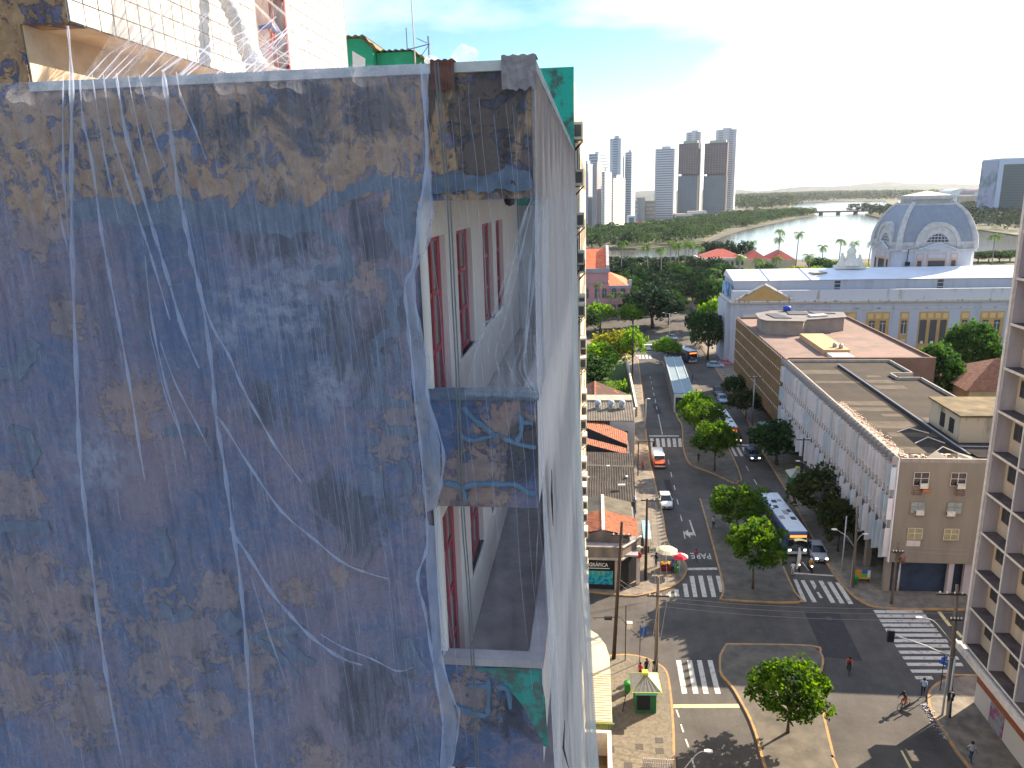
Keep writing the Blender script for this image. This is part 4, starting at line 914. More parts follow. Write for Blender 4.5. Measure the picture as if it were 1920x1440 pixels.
for f in range(NF):
    for b_ in range(NB):
        z = ZB + f * FH; y = EY - 3.62 * b_
        w = inst(wallm, 'partition_wall', BT, (-36, y - 40 - (.08 if b_ == 0 else 0), z)); 
        if b_ > 0: inst(edgem, 'partition_edge', w)
        bk = inst(backm, 'back_wall', BT, (-36, y - 1.81 - 40, z))
        wi = inst(wm, 'window', bk); inst(pm_, 'pane', wi)
bt(MB().box(FX - .12, FX + .25, EY - .05, EY + .25, 5.95, 65), 'corner_pillar', M_edge)
bt(MB().box(FX, 46, 12, EY, 65, 65.6), 'roof_block', M_conc)

# ------------------------------------------------------------------ grey block with louvred street side
LB = thing('louvre_building', 'grey four storey block with tilted white louvre panels along the avenue', 'building', (38, 97, 0))
LO = (38, 97, 0); lb_ = lambda mb, n, m, p=None, k=None: mb.build(n, m, p or LB, k, LO)
M_gray = mat('olive_grey_render', (0.27, 0.235, 0.185), 0.9, col2=(0.215, 0.19, 0.155), scale=.7, streak=True, bump=.1)
M_louv = mat('louvre_white', (0.80, 0.78, 0.81), 0.75, col2=(0.70, 0.68, 0.72), scale=.8)
M_louv2 = mat('louvre_bluish', (0.58, 0.66, 0.74), 0.75, var=.15, scale=.8)
M_band = mat('taupe_band', (0.36, 0.31, 0.28), 0.9, var=.25, scale=1.0, streak=True)
M_roof = mat('tarred_roof', (0.046, 0.034, 0.023), 0.95, col2=(0.021, 0.016, 0.012), scale=.35, detail=9, bump=.2)
M_roof2 = mat('patched_roof', (0.115, 0.088, 0.060), 0.95, col2=(0.06, 0.048, 0.036), scale=.6, detail=8)
LX = 30.65                                   # plane of the recessed street wall
foot = [(LX, 74.2), (58, 74.2), (58, 90.5), (46.8, 90.5), (46.8, 108.9), (43.6, 108.9), (43.6, 111.4), (46.8, 111.6), (46.8, 120.6), (LX + .3, 120.6)]
lb_(MB().prism(foot, 3.95, 15.0), 'body', M_gray)
lb_(MB().prism([(x + (.9 if x < 31 else -.4), y + (.9 if y < 80 else -.3)) for x, y in foot[:1]] + [(57, 75.6), (57, 89), (46.4, 91), (46.4, 120.3), (34.5, 120.3), (33.6, 78)], 0, 3.95), 'ground_floor', mat('blue_shopfront', (.035, .06, .11), .6, col2=(.02, .03, .05), scale=.5))
mb = MB(); n_ = len(foot)
for (a, c), (d, e) in zip(foot, foot[1:] + foot[:1]):
    v = Vector((d - a, e - c)); L = v.length; v /= L; nn = Vector((-v.y, v.x)) * .22
    mb.prism([(a + .003 * v.x, c + .003 * v.y), (d - .003 * v.x, e - .003 * v.y), (d + nn.x, e + nn.y), (a + nn.x, c + nn.y)], 15.0, 15.42)
lb_(mb, 'parapet', mat('parapet_concrete', (.40, .36, .31), .9, var=.35, scale=1.2))
lb_(MB().prism([(p[0] * .994 + .2, p[1]) for p in foot], 15.0, 15.015), 'roof_deck', M_roof)
mb = MB()
for x0, x1, y0, y1 in ((31.6, 37.2, 112.5, 115), (31.8, 38, 106.8, 108), (32, 37.4, 95.2, 97.2), (32, 37, 92.6, 94.2), (32.2, 37, 85.5, 88.3), (33, 38.2, 82.5, 84), (39, 43, 103.5, 105.5), (39, 42.5, 106.9, 108.7), (40, 42, 110.4, 111.4), (39.2, 42.3, 88, 90), (35, 37.4, 90.3, 91.4), (31.5, 36, 77, 79)):
    mb.box(x0, x1, y0, y1, 15.015, 15.022 + random.uniform(0, .006))
lb_(mb, 'roof_patches', M_roof2, None, 'stuff')
mb = MB(); mb.box(38.1, 38.35, 76, 118, 15.016, 15.35); lb_(mb, 'gutter_upstand', mat('dark_gutter', (.07, .07, .09), .8, var=.3, scale=2))
mb = MB(); mb.tube([(38.05, 76.5, 15.42), (37.9, 117.5, 15.42)], .07, 6); lb_(mb, 'roof_pipe', M_steel)
mb = MB(); mb.tube([(38, 78, 15.5), (42.4, 77.9, 15.5)], .06, 6); lb_(mb, 'roof_pipe', M_steel)
rb = MB()
for k in range(420):
    t = random.random(); y = 76 + 21 * t; x = 31.6 + random.gauss(.3, .28); s = random.uniform(.04, .17)
    rb.cbox(x, y, 15.01 + random.uniform(0, .05), s, s * random.uniform(.4, 1.6), random.uniform(.03, .14), random.uniform(0, 3))
for k in range(50):
    s = random.uniform(.1, .4); rb.cbox(random.uniform(31.5, 37), random.uniform(75.2, 76.6), 15.01, s, s * .7, .1, random.uniform(0, 3))
for k in range(16): rb.poly([(31.2 + random.uniform(0, .3), 76.2 + k * 1.25, 15.03 + k * .0004), (31.9 + random.uniform(0, .4), 76 + k * 1.25, 15.03 + k * .0004), (32.0 + random.uniform(0, .3), 77.3 + k * 1.25, 15.03 + k * .0004), (31.3, 77.4 + k * 1.25, 15.03 + k * .0004)])
lb_(rb, 'rubble', mat('pale_rubble', (.62, .56, .46), .95, col2=(.45, .3, .22), scale=2), None, 'stuff')
# broken lean-to roof frames at the near end
mb = MB(); corrugated(mb, 38.4, 42.2, 74.6, 79.4, lambda x, y: 15.5 - (y - 74.6) * .05); lb_(mb, 'lean_to_roof', M_corr)
for a, c, d in (((33.5, 75, 15.1), (35.8, 76.6, 15.9), (38, 75, 15.1)), ((34.5, 80, 15.1), (36.2, 81, 15.5), (37.6, 80.1, 15.1)), ((34.2, 84, 15.1), (35.6, 84.4, 15.45), (37.4, 83.6, 15.1))):
    mb = MB(); mb.tube([a, c, d], .06, 5); lb_(mb, 'roof_timber', M_edge)
lb_(MB().poly([(36.6, 74.9, 15.05), (39.3, 74.9, 15.05), (37.0, 76.0, 15.5)]).poly([(33.3, 74.9, 15.08), (35.9, 74.9, 15.08), (34.8, 75.8, 15.75)]), 'fallen_sheet', M_cream_lit)
# street wall: bands, then each louvre panel and each fin as a piece of its own
for z0, z1, m in ((4.3, 5.2, M_band), (7.55, 8.75, M_band), (10.85, 12.1, M_band), (14.2, 15.38, M_band)):
    lb_(MB().box(LX - .04, LX, 74.25, 120.5, z0, z1), 'spandrel_band', m)
mb = MB()
for z0, z1 in ((5.2, 7.55), (8.6, 10.95), (11.95, 14.2)): mb.box(LX - .02, LX - .001, 74.3, 120.4, z0, z1)
lb_(mb, 'window_strip', glass('strip_window', (.03, .035, .05)))
NP = 44; pitch = 46.1 / NP
pans = [MB().box(-.25, .25, -.022, .022, 0, 1).mesh('louvre_panel', m) for m in (M_louv, M_louv, M_louv2, mat('louvre_dingy', (.70, .67, .68), .8, var=.15, scale=1.0))]
top_plate = MB().box(-.27, .27, -.02, .02, 0, .85).mesh('top_plate', M_steel)
trim = MB().box(LX - .10 - 38, LX - .045 - 38, -.03, .03, 0, 11.2).mesh('mullion', M_louv)
for i in range(NP + 1):
    y = 74.3 + pitch * i; inst(trim, 'mullion', LB, (0, y - 97, 4.0))
    inst(top_plate, 'top_plate', LB, (LX - .34 - 38, y - 97, 14.75))
    for r_, (z, h_) in enumerate(((4.5, 3.25), (8.65, 2.35), (12.0, 2.45))):
        p = inst(random.choice(pans), 'louvre_panel', LB, (LX - .36 - 38, y - 97, z + random.uniform(-.05, .05) - (.6 if r_ == 0 and i % 2 else 0)), (0, 0, R(random.uniform(-4, 4))), (1, 1, h_))
# windows of the near end wall
for r_, (z0, z1, m) in enumerate(((12.58, 13.99, glass('black_pane', (.012, .012, .016))), (9.55, 10.80, mat('pale_pane', (.33, .36, .33), .4, col2=(.18, .24, .27), scale=2.5)), (6.65, 7.87, mat('yellow_pane', (.36, .32, .14), .5, col2=(.27, .25, .13), scale=2.5)))):
    for x0, x1 in ((32.25, 33.68), (35.78, 37.22)):
        w = lb_(MB().box(x0, x1, 74.13, 74.197, z0, z1), 'window', m)
        fr = MB()
        for t in (0, .48, 1): fr.box(x0 + (x1 - x0) * t - .03, x0 + (x1 - x0) * t + .03, 74.10, 74.13, z0, z1)
        for t in (0, .55, 1): fr.box(x0, x1, 74.105, 74.128, z0 + (z1 - z0) * t - .03, z0 + (z1 - z0) * t + .03)
        lb_(fr, 'frame', M_edge if r_ != 1 else M_gray, w)
        lb_(MB().box(x0 - .06, x1 + .06, 74.06, 74.19, z0 - .08, z0), 'sill', M_gray, w)
lb_(MB().box(32.25, 33.6, 74.12, 74.195, 5.85, 6.5), 'blind_panel', M_edge)
lb_(MB().box(30.6, 30.72, 74.12, 74.19, 3.95, 15.42), 'corner_trim', M_louv)
for x, z, k in ((33.2, 12.35, 0), (36.75, 12.4, 0), (33.1, 9.45, 1), (36.1, 9.4, 1)):
    a = ac_proto('window_unit'); a.location = (x, 74.06, z); a.rotation_euler = (0, 0, R(-90)); a['group'] = 'air conditioners of the grey end wall'
    a['label'] = ('upper left' if (k == 0 and x < 35) else 'upper right' if k == 0 else 'lower left' if x < 35 else 'lower right') + ' air conditioner on the grey end wall of the louvred block'
for x, lab in ((32.2, 'empty rusty air conditioner cage left on the grey end wall'), (36.3, 'empty rusty air conditioner cage right on the grey end wall')):
    mb = MB()
    for dz in (0, .25, .5): mb.tube([(0, 0, dz), (0, -.45, dz), (.75, -.45, dz), (.75, 0, dz)], .025, 4)
    mb.tube([(0, -.45, 0), (0, -.45, .5)], .025, 4); mb.tube([(.75, -.45, 0), (.75, -.45, .5)], .025, 4)
    for t in (.2, .4, .6): mb.tube([(t, -.45, 0), (t, 0, 0)], .02, 4)
    o = mb.build('ac_cage', M_rust); o.location = (x, 74.18, 11.7); tag(o, lab, 'cage', 'empty cages on the grey end wall')
mb = MB().box(0, .7, -.3, 0, 0, .3); o = mb.build('orange_crate', mat('orange_crate', (.45, .15, .03), .7)); o.location = (33.15, 74.18, 11.95); tag(o, 'orange crate fixed under the upper left window of the grey end wall', 'crate')
for k, y in enumerate((75.0, 80.5, 86.5, 92.5)):
    lb_(MB().box(30.8, 31.4, y, y + .6, 0.1, 3.95), 'column', M_gray)
lb_(MB().box(36.9, 37.4, 74.5, 75.0, 0.1, 3.95).box(38.5, 39.4, 74.6, 75.0, .1, 3.95), 'column', M_conc)
# annexe on its roof
AX = thing('roof_annexe', 'stained concrete penthouse room standing on the tarred roof of the louvred block', 'penthouse', (42, 84, 15))
AO = (42, 84, 15)
M_stain = mat('stained_cream', (.44, .38, .28), .95, col2=(.10, .09, .075), scale=.9, detail=8, streak=True, thr=(.30, .5))
MB().box(39.2, 47.5, 80.6, 88, 15.03, 17.9).build('walls', M_stain, AX, None, AO)
MB().box(38.95, 47.8, 80.4, 88.2, 17.9, 18.12).build('roof', mat('mossy_roof', (.20, .15, .075), .95, col2=(.075, .06, .04), scale=.6, detail=8), AX, None, AO)
for y in (82.0, 84.2): MB().box(39.15, 39.2, y, y + 1.1, 15.6, 17.2).build('window', M_dark, AX, None, AO)
# ------------------------------------------------------------------ brown block beyond
BB = thing('brown_block', 'brown block with a dense grid of ochre mullions and a terracotta roof deck', 'building', (42, 142, 0))
CO = (42, 142, 0); bb = lambda mb, n, m, p=None, k=None: mb.build(n, m, p or BB, k, CO)
M_brown = mat('brown_render', (.20, .12, .09), .9, var=.3, scale=.6)
M_terra = mat('terracotta_deck', (.27, .165, .13), .95, col2=(.15, .12, .105), scale=.3, detail=9)
bb(MB().box(31.0, 54, 121.2, 164.0, 3.6, 15.0), 'body', M_brown)
bb(MB().box(33, 53, 122, 163, 0, 3.6), 'ground_floor', mat('dark_red_base', (.13, .045, .035), .9, var=.4, scale=.7))
bb(MB().box(31.35, 53.7, 121.5, 163.7, 15.0, 15.02), 'roof_deck', M_terra)
mb = MB(); mb.box(31.0, 31.35, 121.2, 164, 15.0, 15.35); mb.box(31.35, 54, 121.2, 121.5, 15.02, 15.6); mb.box(53.7, 54, 121.5, 164, 15.0, 15.45); mb.box(31.35, 53.7, 163.7, 164, 15.02, 15.35); bb(mb, 'parapet', M_brown)
mul = MB(); gl = MB(); bnd = MB(); tips = MB()
for k in range(74): mul.box(30.72, 31.0, 122.9 + k * .555, 122.9 + k * .555 + (.10 if k % 3 else .22), 3.7, 15.0)
gl.box(30.93, 30.997, 122.6, 163.8, 3.8, 14.7)
for z in (3.65, 5.95, 8.2, 10.45, 12.7, 14.85): bnd.box(30.78, 30.99, 122.5, 163.9, z, z + .22)
for z in (6.15, 8.4, 10.65, 12.9, 15.08):
    for k in range(37): tips.box(30.66, 30.715, 122.95 + k * 1.11, 123.3 + k * 1.11, z, z + .22)
bb(mul, 'mullions', mat('ochre_mullion', (.30, .19, .075), .85, col2=(.2, .13, .08), scale=.5), None, 'stuff'); bb(gl, 'glazing', glass('smoky', (.05, .045, .04), .2)); bb(bnd, 'floor_bands', mat('grey_brown_band', (.13, .105, .085), .9, var=.3, scale=1), None, 'stuff'); bb(tips, 'pale_tips', M_edge, None, 'stuff')
mb = MB(); mb.box(38.2, 42.4, 126, 141.0, 15.02, 15.9); sl = bb(mb, 'roof_slab', mat('apricot_slab', (.52, .32, .16), .9, col2=(.42, .27, .15), scale=.8))
mb = MB(); mb.box(38.6, 42, 122.2, 125.6, 15.02, 15.5); bb(mb, 'roof_hatch', M_edge)
for x, y in ((40.6, 128.2), (41.3, 127.2)):
    mb = MB(); mb.smooth = True; mb.lathe([(0, .0), (.35, 0), (.38, .5), (.2, .75), (0, .78)], x, y, 12); mb.v = [(a, b_, c + 15.9) for a, b_, c in mb.v]; bb(mb, 'roof_vent', M_steel)
PH = thing('roof_penthouse', 'low grey penthouse with skylight roof panels on the brown block', 'penthouse', (41, 149, 15))
PO = (41, 149, 15)
ph = [(32.5, 147.5), (33.2, 145.0), (39.5, 144.0), (40.5, 145.6), (48.3, 148.3), (49.5, 154), (37, 157), (33.0, 153.5)]
MB().prism(ph, 15.02, 17.6).build('walls', mat('grey_pent_wall', (.30, .25, .21), .9, var=.25, scale=.8), PH, None, PO)
cx_, cy_ = 40.5, 150.5
MB().prism([(cx_ + (x - cx_) * 1.06, cy_ + (y - cy_) * 1.06) for x, y in ph], 17.6, 17.8).build('roof', mat('grey_flat_roof', (.21, .19, .18), .9, col2=(.13, .12, .12), scale=.5), PH, None, PO)
for q in ([(35, 147), (38, 146.5), (36.5, 153), (34.3, 152)], [(38.6, 151.2), (43.5, 150.5), (42, 155.2), (39, 155.5)], [(43.8, 151), (47.8, 152), (46, 154.8), (43.2, 155)]):
    MB().prism(q, 17.805, 17.95).build('roof_panel', mat('dark_panel', (.07, .07, .085), .6, var=.3, scale=1), PH, None, PO)
MB().prism([(42, 147.8), (45.3, 148.6), (45, 150.2), (41.8, 149.6)], 17.81, 18.15).build('skylight', M_edge, PH, None, PO)
for x in (34.6, 35.6, 36.6): MB().box(x, x + .7, 144.2 + (39.5 - x) * .13, 144.6 + (39.5 - x) * .13, 16.6, 17.2).build('window', M_dark, PH, None, PO)
mb = MB(); mb.smooth = True; mb.lathe([(0, 0), (.75, 0), (.8, .9), (.5, 1.1), (0, 1.15)], 0, 0, 14); o = mb.build('water_tank', mat('blue_plastic', (.02, .06, .32), .5)); o.location = (39.4, 156.0, 17.8); tag(o, 'blue water tank on the roof of the grey penthouse', 'tank')
# tiled house and its neighbour tree stand beyond the grey block
TH = thing('tiled_house', 'ochre house with a hipped brown clay tile roof behind the annexe', 'house', (70, 130, 0))
MB().box(62.4, 84, 127, 141, 0, 8.7).build('walls', mat('ochre_house_wall', (.48, .37, .22), .9, var=.2, scale=.7), TH, None, (70, 130, 0))
def hip(x0, x1, y0, y1, z0, z1, o=.5):
    x0 -= o; x1 += o; y0 -= o; y1 += o; d = min(x1 - x0, y1 - y0) / 2; mb = MB()
    if x1 - x0 > y1 - y0: a, c = (x0 + d, (y0 + y1) / 2, z1), (x1 - d, (y0 + y1) / 2, z1)
    else: a, c = ((x0 + x1) / 2, y0 + d, z1), ((x0 + x1) / 2, y1 - d, z1)
    p = [(x0, y0, z0), (x1, y0, z0), (x1, y1, z0), (x0, y1, z0)]
    if x1 - x0 > y1 - y0: mb.poly([p[0], p[1], c, a]).poly([p[1], p[2], c]).poly([p[2], p[3], a, c]).poly([p[3], p[0], a])
    else: mb.poly([p[0], p[1], a]).poly([p[1], p[2], c, a]).poly([p[2], p[3], c]).poly([p[3], p[0], a, c])
    mb.poly(p[::-1]); return mb
def tile_mat(name, c1, c2, sc=(6, 1, 1), w=3.0):
    m, nt, b = _nt(name); N, Lk = nt.nodes, nt.links
    g = N.new('ShaderNodeNewGeometry'); mp = N.new('ShaderNodeMapping'); Lk.new(g.outputs['Position'], mp.inputs[0]); mp.inputs['Scale'].default_value = sc
    n = N.new('ShaderNodeTexNoise'); Lk.new(mp.outputs[0], n.inputs['Vector']); n.inputs['Scale'].default_value = .9; n.inputs['Detail'].default_value = 8; n.inputs['Roughness'].default_value = .7
    r = N.new('ShaderNodeValToRGB'); Lk.new(n.outputs[0], r.inputs[0]); r.color_ramp.elements[0].position = .36; r.color_ramp.elements[1].position = .6
    r.color_ramp.elements[0].color = (*c2, 1); r.color_ramp.elements[1].color = (*c1, 1); Lk.new(r.outputs[0], b.inputs['Base Color'])
    b.inputs['Roughness'].default_value = .9; MATS[name] = m; return m
M_clay = tile_mat('clay_tile', (.42, .13, .055), (.15, .06, .04), (2, 2, 2))
M_clay_old = tile_mat('old_clay_tile', (.30, .12, .065), (.07, .045, .035), (2, 2, 2))
hip(62.4, 84, 127, 141, 8.7, 12.6, .7).build('roof', M_clay_old, TH, None, (70, 130, 0))
rl = MB()
for k in range(70): x = 61.8 + k * .32; rl.tube([(x, 126.25, 8.78), (min(x + 6.2 * (7.7 / 7.7) * 0 + (7.7 if x < 69.4 else 0) * min(1, max(0, (x - 61.7) / 7.7)) * 0 + 0, 90) + 0, 126.3 + min(7.6, (x - 61.7)), 8.78 + min(7.6, (x - 61.7)) * .506)], .07, 4, False)
rl.build('tile_ridges', M_clay_old, TH, 'stuff', (70, 130, 0))


# ------------------------------------------------------------------ domed court house
DB = thing('domed_building', 'long white classical building with ochre window bays and a slate blue dome', 'building', (80, 200, 0))
DO = (80, 200, 0); db = lambda mb, n, m, p=None, k=None: mb.build(n, m, p or DB, k, DO)
M_cw = mat('weathered_white', (.43, .45, .50), .85, col2=(.33, .34, .37), scale=.45, streak=True, detail=8, thr=(.25, .5))
M_cw2 = mat('parapet_white', (.50, .51, .54), .85, col2=(.34, .31, .26), scale=.7, streak=True, detail=8, thr=(.30, .42))
M_och = mat('ochre_bay', (.52, .33, .12), .85, col2=(.43, .27, .10), scale=.6)
M_pinkish = mat('salmon_trim', (.58, .36, .25), .85, var=.15, scale=1)
M_slate = mat('slate_blue_dome', (.24, .27, .32), .6, col2=(.20, .225, .275), scale=.8)
M_rib = mat('dome_rib_stone', (.52, .52, .52), .85, col2=(.36, .36, .36), scale=.9, detail=8)
M_zinc = mat('white_metal_roof', (.62, .66, .72), .45, col2=(.54, .58, .65), scale=.2)
M_soot = mat('stained_cornice', (.58, .53, .47), .9, col2=(.12, .10, .09), scale=1.1, streak=True, detail=8, thr=(.35, .46))
F = 184.0
db(MB().box(33.4, 130, F, 199, 0, 15.4).box(72, 102, 199.01, 222, 0, 20.0), 'body', M_cw)
mb = MB(); mb.box(33.0, 130, F - .5, F, 15.4, 15.75); mb.box(32.8, 130, F - .8, F, 15.75, 16.15); mb.box(33.0, 33.4, F, 199, 15.4, 15.75); mb.box(32.8, 33.4, F, 199, 15.75, 16.15); db(mb, 'cornice', M_soot)
db(MB().box(33.4, 130, F - .12, F, 13.9, 14.1), 'string_course', M_soot)
db(MB().box(33.5, 130, F - .1, F + .5, 16.15, 18.5).box(33.5, 34.0, F + .5, 199, 16.15, 18.5), 'parapet', M_cw2)
db(MB().box(34.2, 130, F + 3, 200, 16.0, 20.6), 'attic_storey', M_cw)
mb = MB(); mb.poly([(34.0, F + 2.7, 20.6), (130, F + 2.7, 20.6), (130, 198, 22.3), (34.0, 198, 22.3)]); mb.poly([(34.0, 198, 22.3), (130, 198, 22.3), (130, 201, 20.6), (34, 201, 20.6)]); mb.poly([(34.0, F + 2.7, 20.6), (34, 198, 22.3), (34, 201, 20.6)]); db(mb, 'roof', M_zinc)
mb = MB()
for x in (42.5, 52.3): mb.tube([(x, F + 2.8, 20.68), (x, 197.9, 22.36)], .12, 4)
db(mb, 'roof_seams', M_cw, None, 'stuff')
# pediment over the left pavilion
P0 = (34.6, 47.0, 40.8)
db(MB().poly([(P0[0], F - .62, 16.2), (P0[1], F - .62, 16.2), (P0[2], F - .62, 19.6)]).poly([(P0[0], F - .05, 16.2), (P0[2], F - .05, 19.6), (P0[1], F - .05, 16.2)]), 'tympanum', M_och)
for a, c in (((P0[0] - .4, 16.2), (P0[2], 19.9)), ((P0[2], 19.9), (P0[1] + .4, 16.2))):
    v = Vector((c[0] - a[0], 0, c[1] - a[1])); mb = MB(); mb.tube([(a[0], F - .5, a[1] + .1), (c[0], F - .5, c[1] + .1)], .42, 4); db(mb, 'raking_cornice', M_soot)
# window bays in ochre, each window a piece
def bay(x0, x1, wins, tall=False):
    b = db(MB().box(x0, x1, F - .09, F, 1.0, 13.1), 'window_bay', M_och)
    for a, c in wins:
        z0, z1 = (5.4, 11.1) if tall else (7.6, 11.0)
        w = db(MB().box(a, c, F - .16, F - .092, z0, z1), 'window', glass('court_glass', (.05, .055, .07), .2), b)
        fr = MB(); fr.box((a + c) / 2 - .07, (a + c) / 2 + .07, F - .20, F - .162, z0, z1 - .3); fr.box(a, c, F - .198, F - .164, z0, z0 + .25); fr.box(a, c, F - .197, F - .165, z1 - .8, z1 - .68)
        if not tall: db(fr, 'frame', M_cw, b)
        else: db(MB().box((a + c) / 2 - .3, (a + c) / 2 + .3, F - .35, F - .17, z0, z0 + .6), 'air_vent', M_white, b)
        if not tall: db(MB().box(a - .05, c + .05, F - .14, F - .092, 4.3, 6.4), 'blind_panel', M_cw, b)
    fl = MB(); n = max(1, int((x1 - x0) / 1.6))
    for k in range(n): fl.box(x0 + .35 + (x1 - x0) * k / n, x0 - .25 + (x1 - x0) * (k + 1) / n, F - .13, F - .092, 11.5, 12.7)
    db(fl, 'relief_panels', M_pinkish if False else mat('ochre_relief', (.66, .46, .22), .85, var=.1, scale=1), b)
bay(58.2, 62.7, [(59.9, 61.3)]); bay(65.0, 70.3, [(65.7, 67.0), (68.2, 69.5)]); bay(72.7, 74.7, [(73.1, 74.3)]); bay(77.0, 83.7, [(77.3, 78.8), (79.6, 81.1), (81.9, 83.3)], True); bay(86.3, 88.3, [(86.7, 87.9)]); bay(90.7, 96.0, [(91.3, 92.6), (93.9, 95.2)]); bay(98.5, 103.0, [(99.5, 100.8)])
db(MB().box(36.3, 39.3, F - .09, F, 10.5, 12.7), 'relief_panel', M_soot)
mb = MB()
for x in (34.2, 47.6, 56.3): mb.box(x, x + 1.2, F - .18, F, .5, 15.38)
db(mb, 'pilasters', M_cw)
for x in (58.0, 81.6):
    w = db(MB().box(x, x + 1.3, F + 2.92, F + 2.99, 17.0, 20.3), 'attic_window', glass('court_glass'))
    db(MB().box(x, x + 1.3, F + 2.88, F + 2.915, 18.5, 18.7).box(x, x + 1.3, F + 2.88, F + 2.915, 19.5, 19.65), 'frame', M_cw, w)
# drum
cx_, cy_, hw = 86.3, 209.6, 9.5
def chamf(h, c): return [(cx_ - h + c, cy_ - h), (cx_ + h - c, cy_ - h), (cx_ + h, cy_ - h + c), (cx_ + h, cy_ + h - c), (cx_ + h - c, cy_ + h), (cx_ - h + c, cy_ + h), (cx_ - h, cy_ + h - c), (cx_ - h, cy_ - h + c)]
db(MB().prism(chamf(hw, 1.2), 19.5, 25.9), 'drum', M_cw)
dc = db(MB().prism(chamf(hw + .35, 1.2), 25.9, 26.4), 'drum_cornice', M_rib)
mb = MB()
for k in range(34):
    t = -hw + 2 * hw * k / 33
    for p in ((cx_ + t, cy_ - hw - .1), (cx_ - hw - .1, cy_ + t)): mb.tube([(*p, 26.4), (*p, 27.4)], .05, 4)
mb.tube([(cx_ - hw - .1, cy_ + hw, 27.4), (cx_ - hw - .1, cy_ - hw - .1, 27.4), (cx_ + hw, cy_ - hw - .1, 27.4)], .06, 4); db(mb, 'railing', M_rib, None, 'stuff')
def face_set(fn, side):
    """central bay on one drum face: fn(u, d, z) -> world"""
    def bx(u0, u1, d0, d1, z0, z1):
        mb = MB(); mb.box(u0, u1, d0, d1, z0, z1); mb.v = [fn(*v) for v in mb.v]; return mb
    db(bx(-5.4, 5.4, -.25, 0, 19.6, 25.9), 'drum_bay', M_cw)
    for u0, u1 in ((-5.0, -3.2), (-2.4, 2.4), (3.2, 5.0)):
        b = db(bx(u0, u1, -.32, -.252, 20.2, 25.4), 'salmon_surround', M_pinkish)
        db(bx(u0 + .4, u1 - .4, -.38, -.322, 20.3, 23.6), 'window', glass('court_glass'), b)
        db(bx(u0 + .3, u1 - .3, -.37, -.322, 24.2, 25.2), 'panel', M_cw, b)
    mb = MB()
    for a, c in (((-4.6, 26.3), (0, 28.0)), ((0, 28.0), (4.6, 26.3))): mb.tube([fn(a[0], -.5, a[1]), fn(c[0], -.5, c[1])], .28, 4)
    mb.poly([fn(-4.2, -.45, 26.4), fn(4.2, -.45, 26.4), fn(0, -.45, 27.8)]); db(mb, 'small_pediment', M_cw)
    # lunette
    n = 14; lun = MB(); lun.poly([fn(2.9 * math.cos(math.pi * k / n), .25, 27.0 + 3.6 * math.sin(math.pi * k / n)) for k in range(n + 1)]); L = db(lun, 'lunette', glass('court_glass'))
    sur = MB()
    for r0, r1, d in ((4.6, 5.5, -.1), (2.9, 4.6, .15)):
        i0 = len(sur.v)
        for k in range(n + 1):
            a = math.pi * k / n; e0, e1 = math.cos(a), math.sin(a)
            sur.v += [fn(r0 * e0, d, 27.0 + r0 * 1.12 * e1), fn(r1 * e0, d, 27.0 + r1 * 1.12 * e1), fn(r1 * e0, 3.5, 27.0 + r1 * 1.12 * e1), fn(r0 * e0, 1.2, 27.0 + r0 * 1.12 * e1)]
        for k in range(n):
            i = i0 + 4 * k
            sur.face([i, i + 1, i + 5, i + 4]); sur.face([i + 1, i + 2, i + 6, i + 5]); sur.face([i + 3, i, i + 4, i + 7])
    db(sur, 'lunette_surround', M_rib)
    br = MB()
    for u in (-1.6, -.8, 0, .8, 1.6): br.tube([fn(u, .2, 27), fn(u, .2, 27 + 3.5 * math.sqrt(max(0, 1 - (u / 2.9) ** 2)))], .09, 4)
    for z in (27.9, 28.8, 29.6):
        h = 2.9 * math.sqrt(max(0, 1 - ((z - 27) / 3.6) ** 2)); br.tube([fn(-h, .2, z), fn(h, .2, z)], .09, 4)
    db(br, 'glazing_bars', M_cw, L)
face_set(lambda u, d, z: (cx_ + u, cy_ - hw + d, z), 0)
face_set(lambda u, d, z: (cx_ - hw + d, cy_ - u, z), 1)
# cloister dome with ribs at the corners
DP = [(0, 1), (.15, 1.0), (.29, .985), (.42, .945), (.56, .89), (.7, .82), (.83, .73), (.93, .62), (1, .53)]
def dome_h(t):                                # t 0..1 up the dome -> half width, height
    for (a, ra), (b, rb) in zip(DP, DP[1:]):
        if t <= b: return (hw - .3) * (ra + (rb - ra) * (t - a) / (b - a)), 26.4 + 11.4 * t
    return (hw - .3) * .53, 37.8
mb = MB(); mb.smooth = True; NT = 14
for j in range(NT + 1):
    h, z = dome_h(j / NT)
    for p in chamf(h, h * .12): pass
    for (x, y) in [(cx_ - h, cy_ - h), (cx_ + h, cy_ - h), (cx_ + h, cy_ + h), (cx_ - h, cy_ + h)]: mb.v.append((x, y, z))
mb.smooth = False
for j in range(NT):
    for q in range(4): mb.face([4 * j + q, 4 * j + (q + 1) % 4, 4 * j + 4 + (q + 1) % 4, 4 * j + 4 + q])
dome = db(mb, 'dome', M_slate)
for sx_, sy_ in ((-1, -1), (1, -1), (1, 1), (-1, 1)):
    mb = MB(); mb.tube([(cx_ + sx_ * dome_h(j / NT)[0] * .985, cy_ + sy_ * dome_h(j / NT)[0] * .985, dome_h(j / NT)[1]) for j in range(NT + 1)], [.85 - .3 * j / NT for j in range(NT + 1)], 6); db(mb, 'rib', M_rib, dome)
ht, zt = dome_h(1)
